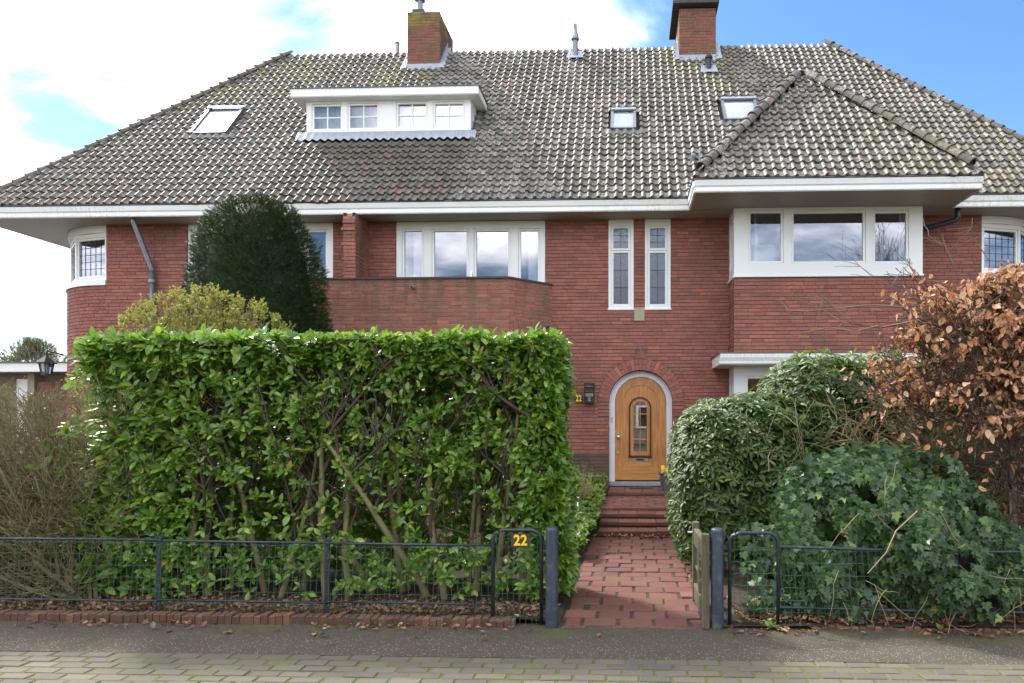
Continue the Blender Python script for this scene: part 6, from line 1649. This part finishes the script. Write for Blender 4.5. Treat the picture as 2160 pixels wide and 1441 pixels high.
lh = leaves(rh, RHODO, 'rhodo', p_, norm(a_), n2, RNG.uniform(0.07, 0.115, len(p_)), n_single=260, rank=p_[:, 1] * 0.7 - 0.3 * p_[:, 2] + 0.2 * p_[:, 0] + RNG.random(len(p_)) * .5)
# fresh yellow green shoots
N = 420; c0 = A3(RNG.uniform(1.9, 4.3, N), np.zeros(N), np.zeros(N)); c0[:, 2] = np.where(RNG.random(N) < 0.75, RNG.uniform(1.5, 2.42, N), RNG.uniform(0.7, 1.3, N)); c0[:, 1] = 7.35 + 0.5 * np.clip(c0[:, 2] - 1.0, 0, 1) + RNG.normal(0, .15, N)
p_, a_, n2 = whorl(c0, A3(RNG.normal(0, .3, N), RNG.normal(-.35, .2, N), np.full(N, .9)), 9, (0.7, 1.5), 0.03)
leaves(rh, RHODO, 'rhodo_fresh', p_, a_, n2, RNG.uniform(0.07, 0.11, len(p_)), wid=np.full(len(p_), 1.15), mass='fresh_foliage')
lines = []; tips = []
for i in range(90):
    b0 = np.array([RNG.uniform(1.5, 3.8), RNG.uniform(7.0, 7.6), RNG.uniform(0.3, 1.3)])
    grow(b0, (RNG.normal(-.2, .6), RNG.normal(-.1, .25), RNG.uniform(.1, 1)), RNG.uniform(.5, 1.0), .010, 2, lines, tips, kids=3, ang=0.7, bend=0.3, grav=0.0, keep=lambda p: p[2] > 0.05 and p[1] > 6.5 and p[0] > 1.1)
link('branches', tubes_mesh('branches', [(p, np.maximum(r, 0.003)) for p, r in lines], 4), rh, 'twig', kind='stuff')
m_ = MB()
for c, r in blobs:
    n_u, n_v = 12, 7; b = len(m_.v)
    vs = [(c[0] + r[0] * .74 * math.cos(math.pi * (v / n_v - .5)) * math.cos(2 * math.pi * u / n_u), c[1] + 0.25 + r[1] * .6 * math.cos(math.pi * (v / n_v - .5)) * math.sin(2 * math.pi * u / n_u), max(c[2] + r[2] * .74 * math.sin(math.pi * (v / n_v - .5)), 0.1)) for v in range(n_v + 1) for u in range(n_u)]
    m_.add(vs, [(v * n_u + u, v * n_u + (u + 1) % n_u, (v + 1) * n_u + (u + 1) % n_u, (v + 1) * n_u + u) for v in range(n_v) for u in range(n_u)])
m_.build('inner_foliage', 'rhodo', rh, smooth=True)

# ---------------- ivy mound over the fence
iv = thing('ivy', 'dense mound of dark ivy spilling over the wire fence right of the gate', 'ivy', (2.9, 6.1, 0.03))
def ivy_top(x): return np.interp(x, [1.22, 1.35, 1.5, 1.8, 2.3, 2.75, 3.1, 3.4, 4.4], [0.5, 0.95, 1.2, 1.36, 1.42, 1.36, 0.95, 0.62, 0.45])
N = 8000; x = RNG.uniform(1.28, 3.75, N); tz = ivy_top(x); u = RNG.random(N); z = 0.08 + (tz - 0.08) * u
yb = 5.68 - 0.22 * np.clip((x - 1.7) / 0.5, 0, 1) * np.clip(z / 0.35, 0, 1) + 0.60 * np.clip((z / tz), 0, 1) ** 3.6 + 0.10 * np.sin(x * 6 + z * 5) * 1.0 + 0.06 * np.sin(x * 13 - z * 9)
low = (z < 0.25) & (RNG.random(N) < 0.55); gap = (patch_noise(x, z, 1.3, 3.0) < -0.45)
k = ~low & ~gap; x, z, yb = x[k], z[k], yb[k]; n = len(x)
p0 = A3(x, yb - 0.03 + np.abs(RNG.normal(0, .05, n)), z)
nr = norm(A3(RNG.normal(0, .28, n), RNG.normal(-.75, .2, n), 0.25 + 0.9 * (z / ivy_top(x)) ** 3 + RNG.normal(0, .25, n)))
ax = norm(np.array([0, -0.25, -0.9]) + RNG.normal(0, .38, (n, 3))); sz = RNG.uniform(0.045, 0.085, n) * np.where(z > 0.9, 1.1, 1.0)
leaves(iv, IVY, 'ivy', p0, ax, nr, sz, n_single=280, rank=p0[:, 1] - 3 * sz + RNG.random(n) * .25)
N = 1300; x = RNG.uniform(1.5, 4.3, N); y = RNG.uniform(6.1, 6.9, N); z = ivy_top(x) * (1 - 0.25 * (y - 6.1)) + RNG.normal(0, .05, N)
p0 = A3(x, y, z); leaves(iv, IVY, 'ivy', p0, norm(np.array([0, -.6, -.3]) + RNG.normal(0, .4, (N, 3))), norm(np.array([0, -.3, 1]) + RNG.normal(0, .25, (N, 3))), RNG.uniform(.06, .11, N), mass='top_foliage')
N = 1500; x = RNG.uniform(1.4, 4.5, N); tz = ivy_top(x); z = 0.1 + (tz - 0.2) * RNG.random(N); p0 = A3(x, RNG.uniform(5.95, 6.4, N), z)
leaves(iv, IVY, 'ivy', p0, norm(np.array([0, -.25, -.9]) + RNG.normal(0, .4, (N, 3))), norm(np.array([0, -1, .4]) + RNG.normal(0, .4, (N, 3))), RNG.uniform(.05, .09, N), mass='inner_foliage')
# low ivy in the arched panel
N = 330; x = RNG.uniform(0.98, 1.50, N); z = 0.06 + np.abs(RNG.normal(0, .13, N)) + 0.0; hi = RNG.random(N) < 0.45; z = np.where(hi, RNG.uniform(0.3, 0.78, N), np.minimum(z, .36)); y = RNG.uniform(5.62, 5.85, N) + 0.25 * hi
p0 = A3(x, y, z); leaves(iv, IVY, 'ivy', p0, norm(np.array([0, -.6, -.5]) + RNG.normal(0, .4, (N, 3))), norm(np.array([0, -.5, .9]) + RNG.normal(0, .3, (N, 3))), RNG.uniform(.05, .085, N), mass='low_foliage')
lines = []
for i in range(34):
    x = RNG.uniform(1.6, 3.6); tz = float(ivy_top(x)); z = RNG.uniform(0.2, 0.55) if RNG.random() < .75 else RNG.uniform(.3, tz)
    c, _ = curve((x, 5.45 + RNG.uniform(-.02, .12), z), (RNG.normal(0, .7), RNG.normal(-.05, .1), RNG.uniform(-1.2, .2)), RNG.uniform(.15, .5), 6, 0.4, -0.10)
    c[:, 2] = np.maximum(c[:, 2], 0.03); lines.append((c, np.linspace(.0026, .0016, len(c))))
c = np.array([P(1830, 1210, 5.42), P(1870, 1165, 5.40), P(1890, 1120, 5.42), P(1935, 1078, 5.46)]); lines.append((c, np.array([.003, .0045, .0045, .004])))
for q in ([(1850, 1245), (1900, 1290), (1950, 1322)], [(1985, 1080), (2010, 1130), (2040, 1165)]):
    lines.append((np.array([P(a, b, 5.55) for a, b in q]), np.full(len(q), .0035)))
link('runners', tubes_mesh('runners', lines, 4), iv, 'straw', kind='stuff')

# ---------------- copper beech
be = thing('beech', 'young beech holding its crisp copper brown winter leaves at the right edge', 'tree', (3.65, 6.3, 0.0))
lines = []; tips = []
bt = np.array([[XA(2140, 6.3), 6.3, 0.0], [XA(2138, 6.3), 6.3, 0.9], [XA(2132, 6.3), 6.32, 1.7], [XA(2140, 6.3), 6.3, 2.5], [XA(2150, 6.3), 6.3, 2.85]])
link('trunk', tubes_mesh('trunk', [(bt, np.array([.035, .03, .026, .018, .01]))], 8), be, 'twig_grey')
bt2 = bt + np.array([0.38, 0.15, 0]); link('trunk', tubes_mesh('trunk', [(bt2, np.array([.045, .04, .032, .022, .012]))], 8), be, 'twig_grey')
def kb_(p): 
    lim = 2.35 if p[2] > 1.35 else 2.2
    return p[2] > 0.5 and p[0] > 2.48 - 0.28 * math.sin(p[2] * 4 + 0.6) - (0.30 if p[2] > 1.9 else 0.0) + 0.12 * math.sin(p[2] * 13 + p[1] * 9) and p[1] > 5.6 and p[2] < 2.88 + 0.16 * math.sin(p[0] * 6.0) and p[0] < 5.2
for i in range(84):
    t_ = RNG.uniform(0.30, 0.98); z = t_ * 2.8; bx = np.interp(z, bt[:, 2], bt[:, 0]) + RNG.choice([0, 0.38]); 
    grow((bx, 6.3, z), (RNG.normal(-.35, .8), RNG.normal(-.2, .5), RNG.uniform(.0, .9)), RNG.uniform(.45, 1.15), RNG.uniform(.008, .016), 3, lines, tips, kids=4, ang=0.75, bend=0.25, grav=0.02, shrink=0.62, keep=kb_)
for i in range(60):
    grow((RNG.uniform(2.65, 3.5), RNG.uniform(6.1, 6.5), RNG.uniform(1.6, 2.35)), (RNG.normal(-.3, .7), RNG.normal(-.2, .4), RNG.uniform(.1, .9)), RNG.uniform(.3, .6), RNG.uniform(.004, .008), 2, lines, tips, kids=4, ang=0.8, bend=0.28, grav=0.02, shrink=0.65, keep=kb_)
L2 = []; 
for q in ([(1975, 745), (1965, 700), (1940, 675), (1860, 690), (1780, 680), (1740, 655), (1690, 632)], [(1935, 672), (1900, 650), (1840, 642), (1760, 650), (1700, 658), (1660, 655)], [(1850, 688), (1800, 700), (1750, 690), (1700, 700)], [(1800, 684), (1760, 645), (1735, 628)], [(1960, 640), (1900, 610), (1850, 585), (1815, 562)], [(1990, 600), (1950, 590), (1915, 560)], [(1960, 840), (1900, 800), (1860, 745)], [(2010, 560), (1990, 520), (1965, 495)], [(2080, 550), (2060, 500), (2050, 480)], [(2020, 740), (1990, 745), (1975, 745)]):
    c = np.array([P(a, b, 6.2) for a, b in q]); c[:, 1] += RNG.normal(0, .03, len(c)); L2.append((c, np.linspace(.013 if q[0][0] == 1975 else .006, .0025, len(c)))); 
    for w in range(6):
        j = RNG.integers(1, len(c)); cc, _ = curve(c[j], (RNG.normal(-.5, .5), RNG.normal(0, .2), RNG.normal(.2, .5)), RNG.uniform(.08, .28), 4, .3); L2.append((cc, np.linspace(.003, .0016, 5)))
    if q[0][0] in (1975, 1935, 1960): tips.append((c[-1], np.array([-1, 0, 0]), c))
link('branches', tubes_mesh('branches', [(p, np.maximum(r, 0.0025)) for p, r in lines] , 4), be, 'twig_dark', kind='stuff')
link('side_branches', tubes_mesh('side_branches', L2, 4), be, 'twig_grey', kind='stuff')
tp = []; 
for t_ in tips:
    k = len(t_[2]); 
    for q in range(6): tp.append(t_[2][RNG.integers(max(0, k - 4), k)])
tp = np.array(tp) + RNG.normal(0, .02, (len(tp), 3))
dens = np.where(tp[:, 2] > 1.95, 1.0, np.where(tp[:, 2] > 1.6, 0.7, 0.22)); dens = np.where(tp[:, 0] < 2.4, 0.2, dens)
dens = dens * np.clip(0.75 + 0.9 * np.sin(tp[:, 0] * 7.1 + 2 * np.sin(tp[:, 2] * 5.3)) * np.sin(tp[:, 2] * 8.7 + tp[:, 0] * 3.0), 0.12, 1.3)
k = RNG.random(len(tp)) < dens; tp = tp[k]
print('beech leaf sites', len(tp))
if len(tp) > 7000: tp = tp[RNG.choice(len(tp), 7000, replace=False)]
n = len(tp); ax = norm(np.array([0, -.1, -.75]) + RNG.normal(0, .55, (n, 3))); sz = RNG.uniform(.035, .085, n)
leaves(be, BEECH, 'beech', tp, ax, norm(np.array([0, -.7, .3]) + RNG.normal(0, .6, (n, 3))), sz, wid=RNG.uniform(.6, 1.1, n), n_single=280, rank=tp[:, 1] - 3 * sz + RNG.random(n) * .3)
# thicket of fine dead twigs below the beech
th = thing('bramble', 'tangle of thin brown dead twigs under the copper beech', 'shrub', (3.5, 6.9, 0.0))
lines = []; tips = []
for i in range(150):
    b0 = np.array([RNG.uniform(2.6, 5.0), RNG.uniform(6.35, 7.1), RNG.uniform(.2, 1.7)])
    grow(b0, (RNG.normal(-.4, .8), RNG.normal(-.1, .3), RNG.normal(.25, .5)), RNG.uniform(.4, .9), .006, 2, lines, tips, kids=5, ang=.7, bend=.35, grav=-0.01, keep=lambda p: .05 < p[2] < 2.0 + 0.1 * math.sin(p[0] * 7) and p[1] > 5.95 and p[0] > 2.2)
link('twigs', tubes_mesh('twigs', [(p, np.maximum(r, .002)) for p, r in lines], 3), th, 'twig', kind='stuff')
N = 900; p0 = A3(RNG.uniform(2.9, 5.2, N), RNG.uniform(6.9, 7.5, N), RNG.uniform(.3, 1.9, N)); p_, a_, n2 = whorl(p0, RNG.normal(0, 1, (N, 3)) + [0, -.5, .5], 4); leaves(th, RHODO, 'rhodo', p_, a_, n2, RNG.uniform(.05, .08, len(p_)), mass='back_foliage')
p0 = p0[:200]; leaves(th, SMALL, 'beech', p0 - [0, .5, 0], RNG.normal(0, 1, p0.shape), RNG.normal(0, 1, p0.shape), .05, mass='dead_leaves')

# ---------------- ground cover, dry tuft, litter
gc = None
N = 2600; x = RNG.uniform(-1.25, -0.42, N); y = RNG.uniform(8.0, 12.6, N); k = x < np.where(y > 9.5, -0.36, -0.50) + 0.03 * np.sin(y * 5); x, y = x[k], y[k]; n = len(x)
hgt = 0.20 + 0.25 * np.clip((-0.6 - x) / 0.5, 0, 1) + 0.08 * np.sin(x * 9 + y * 3) + 0.08 * np.clip((y - 8.5) / 2, 0, 1) + 0.24 * np.clip((y - 8) / 4.5, 0, 1)
p_, a_, n2 = whorl(A3(x, y, np.maximum(hgt + RNG.normal(0, .03, n), .08)), A3(RNG.normal(0, .3, n), RNG.normal(-.2, .3, n), np.ones(n)), 5, (.6, 1.4))
me = spread_mesh('ground_cover', SMALL, p_, a_, n2, RNG.uniform(.05, .085, len(p_)), np.full(len(p_), 1.2))
o = link('ground_cover', me, None, 'cover'); tag(o, 'bright green leafy ground cover left of the steps', 'ground cover', kind='stuff')
gt = thing('dry_tuft', 'upright tuft of dry straw coloured stems before the brick plinth', 'plant', (XA(1230, 10.4), 10.4, 0.2))
lines = []; tpz = []
for i in range(70):
    b0 = np.array([XA(1232, 10.4) + RNG.normal(0, .05), 10.4 + RNG.normal(0, .05), .2]); c, d = curve(b0, (RNG.normal(0, .22), RNG.normal(0, .2), 1), RNG.uniform(.35, .8), 6, .12); lines.append((c, np.linspace(.004, .002, 7))); tpz.append(c[-1]); tpz.append(c[4])
link('stems', tubes_mesh('stems', lines, 4), gt, 'straw', kind='stuff'); tpz = np.array(tpz)
leaves(gt, SMALL, 'bud', tpz, norm(RNG.normal(0, .6, tpz.shape) + [0, 0, .6]), RNG.normal(0, 1, tpz.shape), .035, mass='buds')
# pansies
N = 60; a = RNG.uniform(0, 6.28, N); r = .12 * np.sqrt(RNG.random(N)); p_, a_, n2 = whorl(A3(.68 + r * np.cos(a), 12.15 + r * np.sin(a), .62 + RNG.uniform(0, .08, N)), A3(np.cos(a) * .4, np.sin(a) * .4, np.ones(N)), 4)
leaves(pp, SMALL, 'laurel', p_, a_, n2, .06, mass='leaves')
M['petal_yellow'] = mat_plain('yellow_petal', (0.85, 0.52, 0.01), 0.6); M['petal_violet'] = mat_plain('violet_petal', (0.12, 0.04, 0.45), 0.6)
for k in range(22):
    yel = k < 15; a = RNG.uniform(0, 6.28); r = .02 + .11 * RNG.random(); zc = .70 + RNG.uniform(0, .12) if yel else .655 + RNG.uniform(0, .04)
    cx, cy = .66 + r * math.cos(a) - (0 if yel else 0.0), 12.12 - abs(r * math.sin(a))
    mb = MB(); s = .026
    for q in range(5):
        b = q * 2 * math.pi / 5; mb.add([(cx, cy - .008, zc), (cx + s * math.cos(b - .55), cy, zc + s * math.sin(b - .55)), (cx + 1.25 * s * math.cos(b), cy - .004, zc + 1.25 * s * math.sin(b)), (cx + s * math.cos(b + .55), cy, zc + s * math.sin(b + .55))], [(0, 1, 2, 3)])
    mb.build('flower', 'petal_yellow' if yel else 'petal_violet', pp)
# leaf litter
def litter(name, N, fx, label):
    x, y, z = fx(N); n = len(x); nr = norm(A3(RNG.normal(0, .45, n), RNG.normal(-.1, .45, n), np.ones(n))); ax = norm(A3(RNG.normal(0, 1, n), RNG.normal(0, 1, n), RNG.normal(0, .25, n)))
    me = spread_mesh(name, BEECH, A3(x, y, z), ax, nr, RNG.uniform(.022, .06, n), RNG.uniform(.5, 1.0, n)); o = link(name, me, None, 'litter'); tag(o, label, 'leaf litter', kind='stuff')
def f1(N):
    x = RNG.uniform(-6.5, -.6, N); y = 5.58 + np.abs(RNG.normal(0, .28, N)); return x, y, gz(x, y) + .012 + RNG.random(N) * .02
litter('leaf_litter', 2600, f1, 'brown fallen leaves heaped under the hedge behind the kerb')
def f2(N):
    x = RNG.uniform(.85, 5.2, N); y = 5.52 + np.abs(RNG.normal(0, .25, N)); return x, y, gz(x, y) + .0 + RNG.random(N) * .03
litter('leaf_litter', 2400, f2, 'red brown fallen leaves under the ivy right of the gate')
def f3(N):
    x = RNG.uniform(-6, 5, N); y = 5.46 - np.abs(RNG.normal(0, .07, N)); k = (np.sin(x * 2.7) + np.sin(x * 5.1 + 1) > -0.2) & ((x < -.55) | (x > .75)); x, y = x[k], y[k]; return x, y, np.full(len(x), .012)
litter('leaf_litter', 520, f3, 'small leaf fragments swept along the foot of the kerb')
def f4(N):
    x = np.concatenate([RNG.uniform(-.5, .9, N // 2), RNG.uniform(-.75, -.52, N // 4), RNG.uniform(.62, .95, N // 4)]); y = np.concatenate([9.5 - np.abs(RNG.normal(0, .06, N // 2)), RNG.uniform(8.0, 9.4, N // 4), RNG.uniform(7.0, 9.4, N // 4)]); return x, y, np.full(len(x), .03) + RNG.random(len(x)) * .02
litter('leaf_litter', 420, f4, 'dry leaves gathered at the foot of the steps')
lf = mesh_np('fallen_leaf', BEECH[0], BEECH[1], None, True); lf.materials.append(M['litter'])
k = 0
for px, py in ((353, 1335), (322, 1329), (697, 1364), (590, 1330), (660, 1343), (678, 1342), (1015, 1352), (1115, 1290 + 40), (1583, 1337), (1610, 1340), (1645, 1330), (1700, 1325), (1755, 1323), (1800, 1330), (1828, 1338), (2078, 1344), (470, 1338), (1260, 1345), (2050, 1337), (880, 1345)):
    t_ = 1.69 * F_ / (py - CY); u = (px - CX) / F_; X_ = t_ * (-math.sin(TH) + u * math.cos(TH)); Y_ = t_ * (math.cos(TH) + u * math.sin(TH))
    o = link('fallen_leaf', lf, None, mw=T(X_, Y_, .010) @ Matrix.Rotation(RNG.uniform(0, 6), 4, 'Z') @ Matrix.Rotation(RNG.normal(0, .2), 4, 'X') @ Matrix.Scale(RNG.uniform(.045, .075), 4))
    tag(o, 'single curled brown leaf lying on the asphalt footpath', 'leaf', 'leaves scattered on the footpath')
# moss cushions between kerb and asphalt and weeds
N = 260; x = RNG.uniform(1.0, 1.25, N) ; p_, a_, n2 = whorl(np.array([[1.12, 5.50, .02], [1.15, 5.51, .02], [2.45, 5.47, .02]]), np.array([[0, -.1, 1.0]] * 3), 7, (.8, 1.4))
wd = thing('weed', 'small green weed sprouting at the foot of the right gate post', 'weed', (1.12, 5.5, .02)); leaves(wd, SMALL, 'cover', p_[:14] if False else p_, a_, n2, .07, mass='leaves')

# blue tube rail glimpsed at the right edge
bl = thing('blue_rail', 'bright blue tubular rail half hidden behind ivy at the right edge', 'rail', (3.9, 6.1, 0))
M['blue'] = mat_plain('blue_paint', (0.01, 0.06, 0.30), 0.35)
a = P(2105, 1172, 6.0); mb = MB(); mb.tube([(a[0], 6.0, a[2]), (a[0] + 1.2, 6.0, a[2])], .022, 8); mb.build('rail', 'blue', bl); MB().tube([(a[0] + .2, 6.0, a[2]), (a[0] + .2, 6.0, 0)], .02, 8).build('leg', 'blue', bl)
MB().tube([(a[0] - .1, 6.05, a[2] + .10), (a[0] + 1.2, 6.05, a[2] + .10)], .012, 8).build('rail', 'darkmetal', bl)

# ---------------- far trees on the left, and street trees behind the viewer (mirrored in the bay window)
def tree(name, x, y, hgt, label, grp, depth=4, leafy=None, r=.2, kids=4, mat='twig_dark', ang=.6):
    t_ = thing(name, label, 'tree', (x, y, 0), grp); lines = []; tips = []
    grow((x, y, 0), (RNG.normal(0, .03), RNG.normal(0, .03), 1), hgt * .42, r, depth, lines, tips, kids=kids, ang=ang, bend=.16, grav=.05, shrink=.72, n=6)
    link('trunk', tubes_mesh('trunk', lines[:1], 8), t_, mat); link('crown', tubes_mesh('crown', [(p, np.maximum(q, .008)) for p, q in lines[1:]], 3), t_, mat, kind='stuff')
    if leafy:
        p0 = np.array([q[0] for q in tips]); p0 = np.repeat(p0, 6, 0) + RNG.normal(0, .35, (len(p0) * 6, 3)); leaves(t_, SPRAY, leafy, p0, RNG.normal(0, 1, p0.shape), RNG.normal(0, 1, p0.shape), .5, mass='needles')
    return t_
tree('bare_tree', 13.6, -14, 19, 'bare spreading tree mirrored in the right bay window', None, 5, r=.22)
tree('bare_tree', 17.5, -15, 19, 'upright bare tree mirrored at the edge of the bay window', None, 5, r=.2)
tree('bare_tree', -24.5, -16, 12, 'bare tree mirrored in the window right of the yew', None, 5, r=.2)
tree('bare_tree', XA(25, 34), 34, 7.0, 'thin bare tree farthest left above the flat roof', None, 4, r=.12, mat='twig_grey')
tree('bare_tree', XA(112, 30), 30, 7.2, 'bare tree close to the rounded corner above the flat roof', None, 4, r=.12, mat='twig_grey')
ft = thing('pine_tree', 'bushy olive green conifer above the flat roof on the far left', 'tree', (XA(70, 38), 38, 0))
N = 1700; a = RNG.uniform(0, 6.28, N); e = RNG.uniform(-.3, 1.5, N); c = np.array([XA(72, 38), 38, 3.6]); nrm_ = A3(np.cos(e) * np.cos(a), np.cos(e) * np.sin(a), np.sin(e)); p0 = c + nrm_ * np.array([1.9, 1.6, 2.3]) * RNG.uniform(.6, 1.05, (N, 1))
M['olive'] = mat_leaf('olive_needles', [(0, (.10, .11, .05)), (1, (.20, .19, .09))], rough=.7, trans=.1)
leaves(ft, SPRAY, 'olive', p0, norm(nrm_ + RNG.normal(0, .4, nrm_.shape)), RNG.normal(0, 1, nrm_.shape), .45, mass='crown'); link('trunk', tubes_mesh('trunk', [(np.array([[c[0], 38, 0], [c[0], 38, 3.5]]), np.array([.2, .12]))], 8), ft, 'bark')
